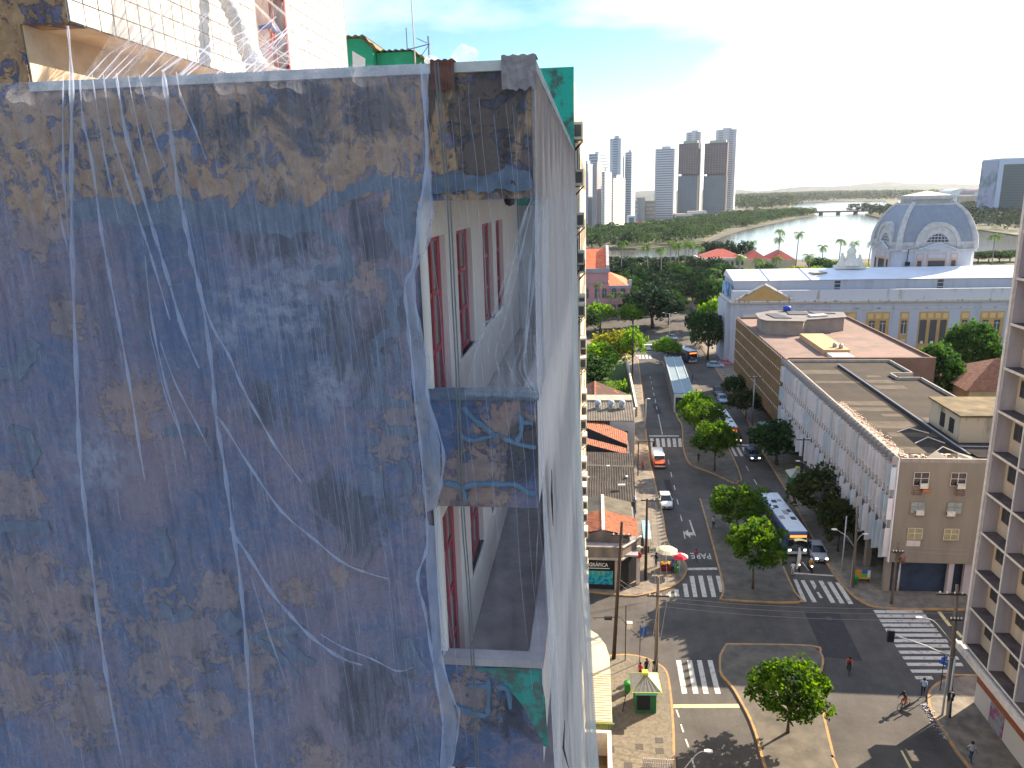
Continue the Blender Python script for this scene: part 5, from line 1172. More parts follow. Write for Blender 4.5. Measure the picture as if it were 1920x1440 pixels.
mb = MB(); mb.box(cx_ - ht - .6, cx_ + ht + .6, cy_ - ht - .6, cy_ + ht + .6, zt - .9, zt - .1); mb.box(cx_ - ht + .3, cx_ + ht - .3, cy_ - ht + .3, cy_ + ht - .3, zt - .1, zt + .9); mb.box(cx_ - ht - .2, cx_ + ht + .2, cy_ - ht - .2, cy_ + ht + .2, zt + .9, zt + 1.8); db(mb, 'lantern_base', M_rib)
mb = hip(cx_ - ht + .6, cx_ + ht - .6, cy_ - ht + .6, cy_ + ht - .6, zt + 1.8, zt + 3.0, .2); db(mb, 'lantern_roof', mat('cream_lantern', (.66, .60, .46), .9, var=.2, scale=.8))
bw = MB()
for j in (1,):
    h, z = dome_h(.0); bw.box(cx_ - h - .1, cx_ + h + .1, cy_ - h - .12, cy_ - h + .2, 26.4, 28.2); bw.box(cx_ - h - .12, cx_ - h + .2, cy_ - h - .1, cy_ + h, 26.4, 28.19)
db(bw, 'dome_plinth', M_rib)
lamp = MB(); lamp.tube([(79.2, 199.9, 23.4), (79.3, 199.6, 26.6)], .09, 5); lamp.box(78.8, 79.7, 199.0, 199.9, 22.4, 23.4); o = lamp.build('hanging_speaker', mat('black_metal', (.02, .02, .025), .6), None, None, (79, 199.5, 22.4)); tag(o, 'black box hung from the drum cornice left of the dome window', 'loudspeaker')
# statue group on the roof left of the drum
sg = thing('roof_statue', 'white stone sculpture group on the roof left of the dome', 'statue', (64.5, 197.5, 22.2))
M_st = mat('statue_stone', (.66, .63, .55), .9, var=.2, scale=1)
MB().box(-3.6, 3.6, -1.5, 1.5, 0, .8).build('plinth', M_st, sg)
mb = MB(); mb.smooth = True; mb.lathe([(2.4, .8), (1.9, 1.8), (1.2, 2.6), (1.0, 3.6), (1.1, 4.3), (.7, 5.0), (.35, 5.3), (.45, 5.7), (.38, 6.2), (0, 6.4)], .3, 0, 10)
mb.lathe([(1.4, .8), (.9, 1.8), (.6, 2.8), (.3, 3.3), (.35, 3.7), (0, 4.0)], -1.9, 0, 8); mb.lathe([(1.3, .8), (.9, 1.6), (.6, 2.4), (.3, 2.9), (.3, 3.3), (0, 3.5)], 2.3, 0, 8)
for q in range(len(mb.v)):
    v = Vector(mb.v[q]); mb.v[q] = tuple(v + Vector((.25 * noise.noise(v * .9), .2 * noise.noise(v * .9 + Vector((5, 0, 0))), 0)))
mb.build('figures', M_st, sg)
mb = MB(); mb.cbox(55.6, 193, 21.5, 3.6, 2.6, .35, .4); tag(mb.build('roof_skylight', mat('tan_skylight', (.40, .33, .24), .8, var=.3, scale=1), DB, None, DO), 'x', 'x') if False else db(mb, 'roof_skylight', mat('tan_skylight', (.40, .33, .24), .8, var=.3, scale=1))
db(MB().box(32.4, 33.39, 186, 198, 0, 15.3), 'west_wing', M_cw)
mb = MB().box(33.40, 33.49, 186.2, 198, 16.3, 19.6); db(mb, 'mural', mat('blue_mural', (.20, .38, .62), .8, col2=(.05, .07, .12), scale=.5, thr=(.4, .5)))

# ------------------------------------------------------------------ pink palace on the left
PK = thing('pink_palace', 'pink building with arched windows and orange tile roofs on the left of the avenue', 'building', (2, 270, 0))
KO = (2, 270, 0); pk = lambda mb, n, m, p=None, k=None: mb.build(n, m, p or PK, k, KO)
M_pink = mat('pink_render', (.58, .27, .26), .9, col2=(.50, .235, .23), scale=.3, streak=True)
M_pinkw = mat('grey_trim', (.34, .33, .37), .9, var=.2, scale=.5)
M_orange = tile_mat('orange_tile', (.62, .17, .07), (.40, .10, .05), (.8, .8, .8))
pk(MB().box(-24, 5.0, 258, 284, 0, 16.6), 'main_wing', M_pink); pk(MB().box(5.0, 12.4, 258.4, 282, 0, 10.6), 'side_wing', M_pink)
mb = MB(); mb.box(-24.4, 5.4, 257.6, 258, 15.9, 17.3); mb.box(5.0, 12.8, 258.0, 258.4, 10.3, 11.4); mb.box(-24, 12.5, 257.8, 257.99, 6.0, 6.5); mb.box(-24, 5.0, 257.8, 257.99, 12.4, 12.8); mb.box(-24, 12.5, 257.8, 258, 0, 1); pk(mb, 'cornice', M_pinkw)
mb = MB(); mb.poly([(-24, 258.2, 17.2), (4.2, 258.2, 17.2), (4.2, 271, 23.2), (-24, 271, 23.2)]); mb.poly([(-24, 271, 23.2), (4.2, 271, 23.2), (4.2, 284, 17.2), (-24, 284, 17.2)]); rf = pk(mb, 'roof', M_orange)
pk(MB().poly([(4.2, 258, 16.5), (4.2, 284, 16.5), (4.2, 284, 18.4), (4.2, 271, 24.4), (4.2, 258, 18.4)]).poly([(5.2, 258, 16.5), (5.2, 258, 18.4), (5.2, 271, 24.4), (5.2, 284, 18.4), (5.2, 284, 16.5)]).poly([(4.2, 258, 18.4), (5.2, 258, 18.4), (5.2, 271, 24.4), (4.2, 271, 24.4)]).poly([(4.2, 258, 16.5), (5.2, 258, 16.5), (5.2, 258, 18.4), (4.2, 258, 18.4)]), 'gable_wall', mat('pale_gable', (.60, .56, .54), .9, var=.3, scale=.5, streak=True))
mb = MB(); mb.poly([(5.2, 258.2, 11.4), (11.4, 258.2, 11.4), (5.2, 271, 15)]); mb.poly([(11.4, 258.2, 11.4), (12.2, 271, 11.6), (12.2, 282, 11.4), (5.2, 271, 15)]); mb.poly([(5.2, 258.2, 11.4), (11.4, 258.2, 11.4), (11.4, 258.2, 10.6), (5.2, 258.2, 10.6)]); pk(mb, 'side_roof', M_orange)
pk(MB().box(-6.5, -2.8, 262, 268, 20, 25.2), 'roof_turret', M_orange)
def arch(x, z, w, h, y):
    p = [(x - w / 2, y, z), (x + w / 2, y, z)] + [(x + w / 2 * math.cos(math.pi * k / 8), y, z + h - w / 2 + w / 2 * math.sin(math.pi * k / 8)) for k in range(9)]
    return MB().poly(p)
for x in (-8.6, -5.2, -2.6, 1.1, 3.6, 6.9, 10):
    for z in (1.6, 7.2):
        w = pk(arch(x, z, 1.5, 3.4, 257.75), 'window', glass('far_pane', (.05, .08, .10), .2)); fr = MB(); fr.box(x - .07, x + .07, 257.66, 257.74, z, z + 3.2); fr.box(x - .75, x + .75, 257.67, 257.74, z + 1.7, z + 1.85); pk(fr, 'frame', M_pinkw, w)
for x in (-6.2, -2.2, 2.0):
    for z in (13.6, 11.0): 
        if x < 0 or z > 12: pk(MB().poly([(x + .5 * math.cos(a * .5236), 257.78, z + .5 * math.sin(a * .5236)) for a in range(12)]), 'round_window', M_pinkw)
pk(MB().box(11.9, 12.9, 257.6, 258.3, 11.4, 13.4), 'corner_urn', mat('pale_gable', (.6, .56, .54)))
# ------------------------------------------------------------------ palace by the river with red roofs
RP = thing('riverside_palace', 'cream riverside palace with dark red hipped roofs among the palms', 'building', (80, 430, 0))
RO = (80, 430, 0); rp = lambda mb, n, m, p=None, k=None: mb.build(n, m, p or RP, k, RO)
M_cream2 = mat('cream_palace', (.55, .46, .30), .9, col2=(.45, .38, .27), scale=.3)
M_redr = tile_mat('dark_red_tile', (.40, .07, .05), (.26, .05, .04), (.5, .5, .5))
rp(MB().box(54.5, 78, 396, 416, 0, 7.6), 'walls', M_cream2); rp(MB().box(54, 78.5, 395.5, 416.5, 7.6, 8.6), 'cornice', mat('palace_cornice', (.60, .57, .5), .9, var=.2, scale=.5))
hip(55.2, 77.4, 396.6, 415.4, 8.6, 12.6, .1).build('roof', M_redr, RP, None, RO)
rp(MB().box(78, 90, 402, 416, 0, 7.4), 'wing_wall', M_cream2); hip(78.6, 89.6, 402.5, 415.5, 7.4, 11.6, .3).build('wing_roof', M_redr, RP, None, RO)
rp(MB().box(90, 103, 396, 416, 0, 7.2), 'end_wing', M_cream2); hip(90.5, 102.5, 396.5, 415.5, 7.2, 11.4, .3).build('end_roof', M_redr, RP, None, RO)
mb = MB()
for k in range(9):
    for z in (1.4, 4.8): mb.box(55.5 + k * 2.5, 56.8 + k * 2.5, 395.9, 395.99, z, z + 2.0)
rp(mb, 'windows', glass('far_pane'), None, 'stuff')


# ------------------------------------------------------------------ low houses on the left of the avenue
def tiled_plane(A, B, C, D, pitch=.36, amp=.035, mb=None):
    """ribbed tile slope: A-B ridge, D-C eave; ribs run down the slope"""
    mb = mb or MB(); A, B, C, D = map(Vector, (A, B, C, D)); nrm = (B - A).cross(D - A).normalized()
    if nrm.z < 0: nrm = -nrm
    n = max(4, int((B - A).length / pitch * 2)); i0 = len(mb.v); m = 5
    for k in range(n + 1):
        t = k / n; o = nrm * (amp if k % 2 else -amp)
        for j in range(m + 1):
            s = j / m; p = A.lerp(B, t).lerp(D.lerp(C, t), s) + o + nrm * (.025 * noise.noise(Vector((t * 9, s * 6, A.x))))
            mb.v.append(tuple(p))
    for k in range(n):
        for j in range(m): i = i0 + k * (m + 1) + j; mb.face([i, i + 1, i + m + 2, i + m + 1])
    return mb
M_plast = mat('street_plaster', (.44, .38, .30), .9, col2=(.26, .22, .18), scale=.8, streak=True)
M_plast_d = mat('sooty_plaster', (.20, .17, .145), .9, col2=(.10, .09, .08), scale=.9, streak=True)
def at(h, x, y): return (x, y, h)
# print shop on the corner
GS = thing('print_shop', 'corner print shop with black sign board and an orange tile roof', 'shop', (2, 76, 0))
GO = (2, 76, 0); gs = lambda mb, n, m, p=None, k=None: mb.build(n, m, p or GS, k, GO)
gs(MB().prism([(-9, 73.5), (3.0, 73.5), (4.9, 76.0), (5.0, 86.5), (-9, 86.5)], 0, 4.1), 'walls', mat('black_shopfront', (.022, .022, .026), .6, var=.3, scale=1))
mb = MB(); mb.prism([(-9, 73.1), (3.1, 73.1), (5.2, 75.9), (4.9, 76.1), (3.0, 73.45), (-9, 73.45)], 4.1, 5.35); gs(mb, 'parapet', mat('brown_concrete_band', (.26, .21, .17), .9, col2=(.13, .11, .095), scale=1.2, streak=True))
gs(MB().prism([(-9, 72.85), (3.1, 72.85), (5.5, 75.9), (5.2, 76.0), (3.05, 73.1), (-9, 73.1)], 3.95, 4.12), 'ledge', mat('pale_ledge', (.50, .44, .36), .9, var=.3, scale=2))
gs(MB().prism([(3.15, 73.02), (3.2, 72.95), (5.3, 75.75), (5.2, 75.9)], 5.35, 5.5), 'parapet_trim', M_edge)
gs(MB().box(-9, 4.8, 73.5, 86.4, 4.1, 4.3), 'ceiling_slab', M_slab)
rz_, re_ = 5.95, 4.95
gs(tiled_plane((1.1, 76.2, rz_), (1.1, 81.6, rz_), (5.0, 81.6, re_), (5.0, 76.6, re_)), 'tiled_roof', M_clay); gs(tiled_plane((1.1, 76.2, rz_), (1.1, 81.6, rz_), (-4, 81.6, re_), (-4, 76.4, re_)), 'tiled_roof', M_clay)
mb = MB(); corrugated(mb, 1.1, 4.6, 81.6, 86.0, lambda x, y: rz_ - (x - 1.1) * .25, along='x'); corrugated(mb, -4, 1.1, 81.6, 86.0, lambda x, y: rz_ + (x - 1.1) * .2, along='x'); gs(mb, 'fibre_cement_roof', mat('grey_green_sheet', (.24, .22, .16), .95, col2=(.15, .13, .10), scale=.8))
mb = MB()
for k in range(26): mb.cbox(1.1, 76.2 + k * .38, rz_ + .0, .34, .42, .10 + random.uniform(0, .03), random.uniform(-.1, .1))
gs(mb, 'ridge_tiles', M_edge, None, 'stuff')
gs(MB().poly([(-4, 76.3, 4.3), (5, 76.3, 4.3), (1.1, 76.3, rz_ - .1)]), 'gable', M_plast_d)
sg_ = gs(MB().box(-2.4, 2.6, 73.38, 73.49, 2.5, 3.9), 'sign_board', mat('black_board', (.012, .012, .016), .45))
gm = text_mesh('GRÁFICA', .62, 'sign_lettering', mat('white_lettering', (.78, .77, .72), .6), .005, .008)
inst(gm, 'sign_lettering', sg_, (.55 - 2, 73.37 - 76, 3.10), (R(90), 0, 0), (.80, 1, 1))
gs(MB().box(-.55, 1.75, 73.365, 73.379, 2.66, 2.74), 'sign_underline', mat('white_lettering', (.78, .77, .72)), sg_)
mb = MB(); mb.poly([(-1.0 + .28 * math.cos(k * .5236), 73.37, 3.1 + .28 * math.sin(k * .5236)) for k in range(12)]); gs(mb, 'sign_emblem', mat('magenta_emblem', (.55, .05, .22), .6, col2=(.7, .4, .2), scale=4), sg_)
mm, nt_, b_ = _nt('bright_mural'); g_ = nt_.nodes.new('ShaderNodeNewGeometry'); v_ = nt_.nodes.new('ShaderNodeTexNoise'); v_.inputs['Scale'].default_value = 1.5; v_.inputs['Distortion'].default_value = 1.5; nt_.links.new(g_.outputs['Position'], v_.inputs['Vector'])
r_ = nt_.nodes.new('ShaderNodeValToRGB'); nt_.links.new(v_.outputs[0], r_.inputs[0]); cr_ = r_.color_ramp; cr_.interpolation = 'CONSTANT'
for p_, c_ in ((.0, (.01, .10, .26)), (.40, (.01, .30, .42)), (.50, (.02, .42, .38)), (.58, (.03, .22, .08)), (.63, (.55, .30, .08)), (.68, (.42, .03, .08)), (.74, (.40, .04, .28))):
    e_ = cr_.elements.new(p_); e_.color = (*c_, 1)
nt_.links.new(r_.outputs[0], b_.inputs['Base Color'])
gs(MB().box(-2.4, 2.1, 73.44, 73.495, .75, 2.35), 'mural_panel', mm)
gs(MB().box(2.3, 2.6, 73.3, 73.5, 0, 4.0), 'door_pillar', M_plast)
gs(MB().box(4.95, 5.0, 77, 79.4, .2, 3.0).box(4.98, 5.03, 80.5, 84, .2, 3.0), 'side_door', mat('roller_shutter', (.30, .28, .26), .6, var=.2, scale=2))
# long grey sheds
H2 = thing('grey_shed', 'row shed with dark grey fibre cement roofs between two tiled houses', 'shed', (2, 94, 0))
h2 = lambda mb, n, m, p=None, k=None: mb.build(n, m, p or H2, k, (2, 94, 0))
h2(MB().prism([(-9, 87.6), (5.2, 87.2), (5.6, 101.0), (-9, 102.2)], 0, 4.6), 'walls', M_plast_d)
for y0, y1, za, zb in ((87.0, 91.8, 4.75, 5.5), (91.6, 95.5, 5.3, 6.2), (95.3, 98.4, 6.15, 5.3), (98.2, 102.0, 5.25, 5.9)):
    mb = MB(); corrugated(mb, -9, 5.3 + (y0 - 87) * .02, y0, y1, lambda x, y: za + (zb - za) * (y - y0) / (y1 - y0) - .02 * x, .32, .03, 'y'); h2(mb, 'roof_sheet', M_corr)
for x, y, w in ((3.6, 90.0, .9), (-.8, 92.5, .5), (2.0, 96.8, .4), (4.4, 93, .3)): h2(MB().cbox(x, y, 5.6, w, .3, .18, .1), 'loose_board', M_white)
h2(MB().box(5.2, 5.35, 87.3, 90.2, 2.9, 4.9), 'fascia_sign', mat('faded_sign', (.55, .55, .56), .7, col2=(.1, .12, .3), scale=2, thr=(.4, .5)))
# two strips of orange tile
H3 = thing('strip_roof_house', 'house with two slanting strips of bright orange clay tiles', 'house', (2, 108, 0))
h3 = lambda mb, n, m, p=None, k=None: mb.build(n, m, p or H3, k, (2, 108, 0))
h3(MB().prism([(-9, 103.0), (5.2, 100.8), (5.4, 109.5), (5.2, 113), (-9, 117.5)], 0, 4.6), 'walls', M_plast_d)
S1 = [(-1.5, 116.31, 7.1), (5.16, 110.14, 6.2), (4.97, 105.44, 5.9), (-2.01, 111.86, 6.8)]
S2 = [(-1.69, 107.67, 6.3), (4.8, 105.02, 5.5), (4.93, 102.67, 5.3), (-1.5, 105.26, 6.1)]
for s_ in (S1, S2):
    h3(tiled_plane(*s_), 'tiled_roof', M_clay)
    A, B, C_, D_ = map(Vector, s_); h3(MB().poly([D_, C_, (C_.x, C_.y, 4.0), (D_.x, D_.y, 4.0)]), 'eave_wall', M_dark)  # near-black colour stands in for the shadow below the tile strips
# plain flat block with tanks
H4 = thing('flat_block', 'small white rendered block with two tiny windows and tanks on its roof', 'house', (4, 120, 0))
h4 = lambda mb, n, m, p=None, k=None: mb.build(n, m, p or H4, k, (4, 120, 0))
h4(MB().box(2.6, 6.5, 113.6, 126, 0, 7.0), 'walls', mat('pale_grey_render', (.50, .47, .43), .9, var=.12, scale=.6)); h4(MB().box(-9, 2.6, 115.2, 126, 0, 7.0), 'rear_walls', mat('mid_grey_render', (.30, .28, .26), .9, var=.15, scale=.6))
mb = MB(); corrugated(mb, -9, 6.6, 113.4, 122.6, lambda x, y: 7.15 + .06 * (y - 113.4), .4, .035, 'y'); h4(mb, 'roof_sheet', mat('grey_roof_sheet', (.16, .14, .112), .95, col2=(.095, .083, .068), scale=.7))
h4(MB().box(-9, 6.5, 122.6, 126, 7.0, 8.0), 'roof_upstand', M_plast)
for x in (4.0, 4.85): w = h4(MB().box(x, x + .55, 113.52, 113.59, 4.9, 5.35), 'window', M_dark); h4(MB().box(x - .05, x + .6, 113.5, 113.6, 4.8, 4.9), 'sill', M_plast, w)
h4(MB().box(6.5, 6.56, 114, 125, 0, 6.5), 'street_front', mat('orange_front', (.55, .30, .08), .85, col2=(.65, .55, .4), scale=.5))
for k, (x, lab) in enumerate(((1.0, 'left one of three roof tanks on the white block'), (3.2, 'middle one of three roof tanks on the white block'), (5.0, 'right one of three roof tanks on the white block'))):
    t_ = thing('roof_tank', lab, 'tank', (x - .3, 119.2, 7.5), 0, 'tanks on the white block')
    mb = MB(); mb.smooth = True; mb.lathe([(0, .35), (.48, .35), (.55, .9), (.5, 1.25), (.3, 1.4), (0, 1.42)], 0, 0, 14); mb.build('tank', mat('grey_tank', (.34, .38, .42), .5, var=.2, scale=2), t_); MB().box(-.45, .45, -.45, .45, -.3, .35).build('stand', M_plast, t_); MB().cbox(.35, -.45, .2, .4, .15, .5).build('valve_box', M_white, t_)
# gabled house
H5 = thing('gabled_house', 'dark gabled house with a patched orange and black roof before the hedge', 'house', (2, 133, 0))
h5 = lambda mb, n, m, p=None, k=None: mb.build(n, m, p or H5, k, (2, 133, 0))
h5(MB().box(-9, 7.0, 126.6, 138, 0, 4.6), 'walls', M_plast_d)
h5(tiled_plane((.3, 127, 6.9), (.3, 138.5, 7.3), (7.2, 138, 4.6), (7.2, 126.8, 4.5)), 'tiled_roof', mat('sooty_tile', (.12, .075, .06), .95, col2=(.42, .13, .055), scale=.35, detail=6, thr=(.36, .42))); h5(tiled_plane((.3, 127, 6.9), (.3, 138.5, 7.3), (-9, 138, 4.2), (-9, 126.8, 4.2)), 'tiled_roof', M_clay_old)
mb = MB()
for k in range(26): mb.cbox(.3, 127 + k * .44, 6.9 + k * .016, .36, .46, .13)
h5(mb, 'ridge_tiles', M_clay, None, 'stuff'); h5(MB().box(6.6, 7.3, 126.8, 127.6, 3.8, 5.2), 'white_pots', M_white)
# canopy roof by the kiosk corner
CN = thing('corner_canopy', 'cream corrugated canopy roof with rounded end at the foot of the teal building', 'canopy', (0, 54, 0))
mb = MB(); outl = [(-9, 48.6), (1.45, 48.6), (1.42, 56.8), (1.1, 58.6), (.4, 60.2), (-.6, 61.2), (-9, 61.2)]
mb.prism(outl, 3.0, 3.12); cn_ = mb.build('roof', mat('cream_sheet', (.62, .52, .36), .9, col2=(.50, .41, .29), scale=.9), CN, None, (0, 54, 0))
rs = MB()
for k in range(20): rs.tube([(-9, 48.7 + k * .3, 3.13), (1.4, 48.7 + k * .3, 3.13)], .03, 4)
rs.build('ribs', mat('cream_sheet', (.6, .5, .36)), CN, 'stuff', (0, 54, 0))
MB().prism([(x * .97 - .3, 54 + (y - 54) * .93) for x, y in outl], 0, 3.0).build('walls', M_plast, CN, None, (0, 54, 0))
fr_ = MB()
for k in range(34): fr_.box(-2.0 + k * .1, -1.95 + k * .1, 48.4, 48.5, 2.3, 2.98)
fr_.box(-2.2, 1.6, 48.42, 48.56, 2.98, 3.1); fr_.build('green_fringe', mat('green_valance', (.16, .22, .05), .8, var=.3, scale=3), CN, None, (0, 54, 0))
for k in range(5): MB().cbox(-.35 + .25 * k, 50.0, 3.13, .06, .06, .05).build('bolt', M_rust, CN, None, (0, 54, 0)) if False else None
YH = thing('yard_house', 'low yard with cream coping and a rusty floor beside the kiosk pavement', 'yard', (0, 44, 0))
MB().box(-9, 1.05, 38, 47.3, 0, 1.2).build('floor', mat('rusty_yard', (.20, .14, .07), .95, col2=(.08, .06, .04), scale=.8), YH, None, (0, 44, 0))
mb = MB(); mb.box(-9, 1.35, 47.3, 47.6, 0, 3.2); mb.box(1.05, 1.35, 38, 47.3, 0, 3.2); mb.build('coping_wall', M_edge, YH, None, (0, 44, 0))
# ------------------------------------------------------------------ garden behind the houses
GH = thing('garden_hedge', 'clipped dark green garden hedge behind the gabled house', 'hedge', (1, 150, 0))
GW = thing('garden_wall', 'pale street wall of the garden beside the pavement', 'wall', (8.2, 155, 0))
MB().box(8.1, 8.4, 139, 186, 0, 2.0).build('wall', M_plast, GW, None, (8.2, 155, 0)); MB().box(8.05, 8.45, 139, 186, 2.0, 2.12).build('coping', M_edge, GW, None, (8.2, 155, 0))
mb = MB(); mb.sheet([(-60, 139), (8.1, 139), (8.1, 188), (-60, 200)], .16); struct(mb.build('lawn', mat('lawn', (.05, .09, .02), .95, col2=(.03, .06, .015), scale=.5)))
mb = MB(); mb.sheet([(-60, 215), (9, 214), (31, 240), (29, 300), (60, 300), (60, 242), (150, 262), (150, 470), (-100, 520), (-100, 240)], -.03); struct(mb.build('park_ground', mat('park_soil', (.06, .075, .03), .95, col2=(.14, .12, .09), scale=.12)))

# ------------------------------------------------------------------ far towers over the mangrove
def win_bands(mb, w, d, h, n, fx, fy, kind):
    fh = h / n
    for k in range(n):
        z0, z1 = k * fh + fh * .35, k * fh + fh * .8
        if kind == 'bands':
            mb.box(-w / 2 + w * .06, w / 2 - w * .06, -d / 2 - .12, -d / 2, z0, z1); mb.box(w / 2, w / 2 + .12, -d / 2 + d * .06, d / 2 - d * .06, z0, z1)
        else:
            for i in range(fx): a = -w / 2 + w * (i + .28) / fx; mb.box(a, a + w * .44 / fx, -d / 2 - .12, -d / 2, z0, z1)
            for i in range(fy): a = -d / 2 + d * (i + .28) / fy; mb.box(w / 2, w / 2 + .12, a, a + d * .44 / fy, z0, z1)
def tower(label, l, m, r, top, Y, base, ci, c2=None, n=30, kind='cells', fx=4, fy=3, rot=-17, cap=True, z0=0, name='apartment_tower'):
    (xl, xm, xr, zt) = base; s = 1
    w = (xm - xl) / math.cos(R(-rot)); d = (xr - xm) / math.sin(R(-rot))
    cr, sr = math.cos(R(rot)), math.sin(R(rot))
    # near corner (between front and right face) is at (xm, Y)
    cx = xm - (w / 2) * cr - (d / 2) * sr * -1 * -1; cx = xm + (-w / 2) * cr - (d / 2) * sr; cy = Y + (-w / 2) * sr + (d / 2) * cr
    t = thing(name, label, 'tower', (cx, cy, 0), R(rot), 'far apartment towers')
    MB().box(-w / 2, w / 2, -d / 2, d / 2, z0, zt).build('body', mat('tower_%s' % ci, c2 or (.5, .5, .5), .8, var=.12, scale=.05, spec=.1), t)
    mb = MB(); win_bands(mb, w, d, zt - z0, n, fx, fy, kind); mb.v = [(a, b, c + z0) for a, b, c in mb.v]; mb.build('windows', glass('tower_glass_dark', (.15, .18, .23), .4), t, 'stuff')
    if cap: MB().box(-w * .2, w * .25, -d * .2, d * .3, zt, zt + 4).build('roof_house', mat('tower_%s' % ci, (.5, .5, .5)), t)
    return t
def TB_(l, m, r, top, Y): return None
tower('leftmost blue grey tower with a sunlit window grid beside the teal building', 0, 0, 0, 0, 900, (-16.1, -7.32, -1.07, 76.93), 'blue', (0.42, 0.46, 0.52), 26, 'cells', 3, 3)
tower('dark fronted slim tower with white glazed balconies, second from the left in front', 0, 0, 0, 0, 890, (-1.67, 3.27, 8.83, 75.06), 'plum', (0.4, 0.36, 0.38), 26, 'cells', 2, 2)
tower('white slim tower with small window groups, third from the left in front', 0, 0, 0, 0, 870, (8.63, 12.24, 20.07, 66.58), 'whitea', (0.7, 0.66, 0.6), 22, 'cells', 1, 2)
tower('cream stepped tower with faint floor lines, rightmost of the front cluster', 0, 0, 0, 0, 905, (20.87, 22.75, 38.35, 60.09), 'creamy', (0.72, 0.68, 0.56), 22, 'bands', 1, 3)
tower('wide pale blue tower half hidden behind the front cluster at left', 0, 0, 0, 0, 1150, (-7.76, 5.82, 22.55, 100.56), 'pale', (0.48, 0.53, 0.6), 24, 'bands', 3, 3)
tower('tall pale blue tower rising highest behind the left cluster', 0, 0, 0, 0, 1100, (22.33, 37.52, 42.82, 117.78), 'pale', (0.48, 0.53, 0.6), 36, 'cells', 1, 2)
tower('narrow pale blue tower with horizontal bands right of the left cluster', 0, 0, 0, 0, 1120, (44.37, 53.62, 60.54, 99.76), 'pale', (0.48, 0.53, 0.6), 30, 'bands', 3, 3)
tower('free standing striped tower with balconies in the middle of the skyline', 0, 0, 0, 0, 1250, (97.52, 127.32, 133.26, 110.07), 'stripe', (0.5, 0.52, 0.56), 30, 'bands', 3, 3)
tower('grey tower slab standing behind the left brown tower', 0, 0, 0, 0, 1540, (178.79, 205.86, 215.2, 154.97), 'slab', (0.5, 0.51, 0.54), 38, 'cells', 2, 2)
tower('grey tower slab with dark panel standing behind the right brown tower', 0, 0, 0, 0, 1540, (235.92, 273.07, 280.27, 157.64), 'slab', (0.5, 0.51, 0.54), 38, 'cells', 2, 2)
def brown_tower(label, xl, xm, Y, zt, zm):
    w = (xm - xl) / math.cos(R(17)); t = thing('unfinished_tower', label, 'tower', (xl + w * .478 + 4, Y + 14, 0), R(-17), 'unfinished brown towers')
    MB().box(-w / 2, w / 2, -9, 9, 0, zm).build('netted_lower_floors', mat('blue_grey_site_net', (.14, .19, .23), .9, var=.25, scale=.05), t)
    MB().box(-w / 2, w / 2, -9, 9, zm + 3.5, zt).build('brick_upper_floors', mat('raw_brick', (.15, .10, .105), .9, var=.3, scale=.08), t)
    mb = MB()
    for k in range(6): mb.box(-w / 2 + w * k / 5 * .96, -w / 2 + w * k / 5 * .96 + 1, -8, -7, zm, zm + 3.5)
    mb.box(-w / 2 + 5, w / 2 - .5, -4, 8, zm, zm + 3.5); mb.build('open_floor_columns', M_plast_d, t)
    g = MB(); n = int(zt / 3.1)
    for k in range(n): 
        if not zm - 1 < k * 3.1 < zm + 5: g.box(-w / 2 - .1, w / 2 + .1, -9.15, -9.0, k * 3.1, k * 3.1 + .7)
    for i in range(9): g.box(-w / 2 + w * i / 8 - .35, -w / 2 + w * i / 8 + .35, -9.22, -9.0, 0, zm); g.box(-w / 2 + w * i / 8 - .35, -w / 2 + w * i / 8 + .35, -9.22, -9.0, zm + 3.5, zt)
    g.build('floor_edges', mat('slab_edges', (.19, .19, .205), .9), t, 'stuff')
    mb = MB(); mb.box(-w * .3, w * .42, -6, 6, zt, zt + 5); mb.build('roof_rim', mat('pale_green_rim', (.36, .40, .34), .9, var=.2, scale=.1), t)
    MB().box(w / 2, w / 2 + 2.2, -9.3, -7, 0, zm).build('hoist_strip', mat('tan_hoist', (.55, .40, .27), .9), t)
brown_tower('unfinished brown tower in front of the left grey slab', 158.2, 193.2, 1480, 130.8, 72.1)
brown_tower('unfinished brown tower in front of the right grey slab', 206.1, 245.7, 1480, 130.1, 70.7)
def low(name, label, x0, x1, y, z, d, m, bands=0, group=None):
    t = thing(name, label, 'building', ((x0 + x1) / 2, y, 0), 0, group)
    o = ((x0 + x1) / 2, y, 0); MB().box(x0, x1, y, y + d, 0, z).build('body', m, t, None, o)
    mb = MB()
    for k in range(bands): mb.box(x0 + .5, x1 - .5, y - .15, y, z * (k + .35) / bands, z * (k + .75) / bands)
    if bands: mb.build('window_bands', glass('tower_glass_dark'), t, 'stuff', o)
    MB().box(x0 - .5, x1 + .5, y - .5, y + d + .5, z, z + .8).build('roof_edge', M_plast, t, None, o)
    return t
M_lw = mat('low_white', (.68, .67, .66), .85, var=.1, scale=.1); M_lg = mat('low_grey', (.30, .32, .35), .85, var=.15, scale=.1)
low('office_block', 'dark grey banded office block at the foot of the left skyline cluster', 48.4, 65.9, 1160, 31.1, 30, M_lg, 5)
low('office_block', 'windowless grey block between the two low banded offices', 66.2, 77.5, 1180, 35.3, 30, M_lg, 0)
low('office_block', 'low block with sunlit cream bands left of the striped tower', 79.7, 95.3, 1200, 30.1, 24, M_plast, 5)
low('low_building', 'white flat building under the left brown tower', 130.3, 155.3, 1230, 7.8, 30, M_lw, 1)
low('low_building', 'white building with a blue tint under the gap of the brown towers', 151.5, 179.1, 1240, 11.2, 26, M_lw, 1)
low('low_building', 'bright white shed at the right foot of the brown towers', 270.0, 290.0, 1500, 5.9, 30, M_lw, 1)
low('low_building', 'small cream house at the foot of the right brown tower', 240.6, 260.5, 1480, 5.0, 20, M_plast, 1)
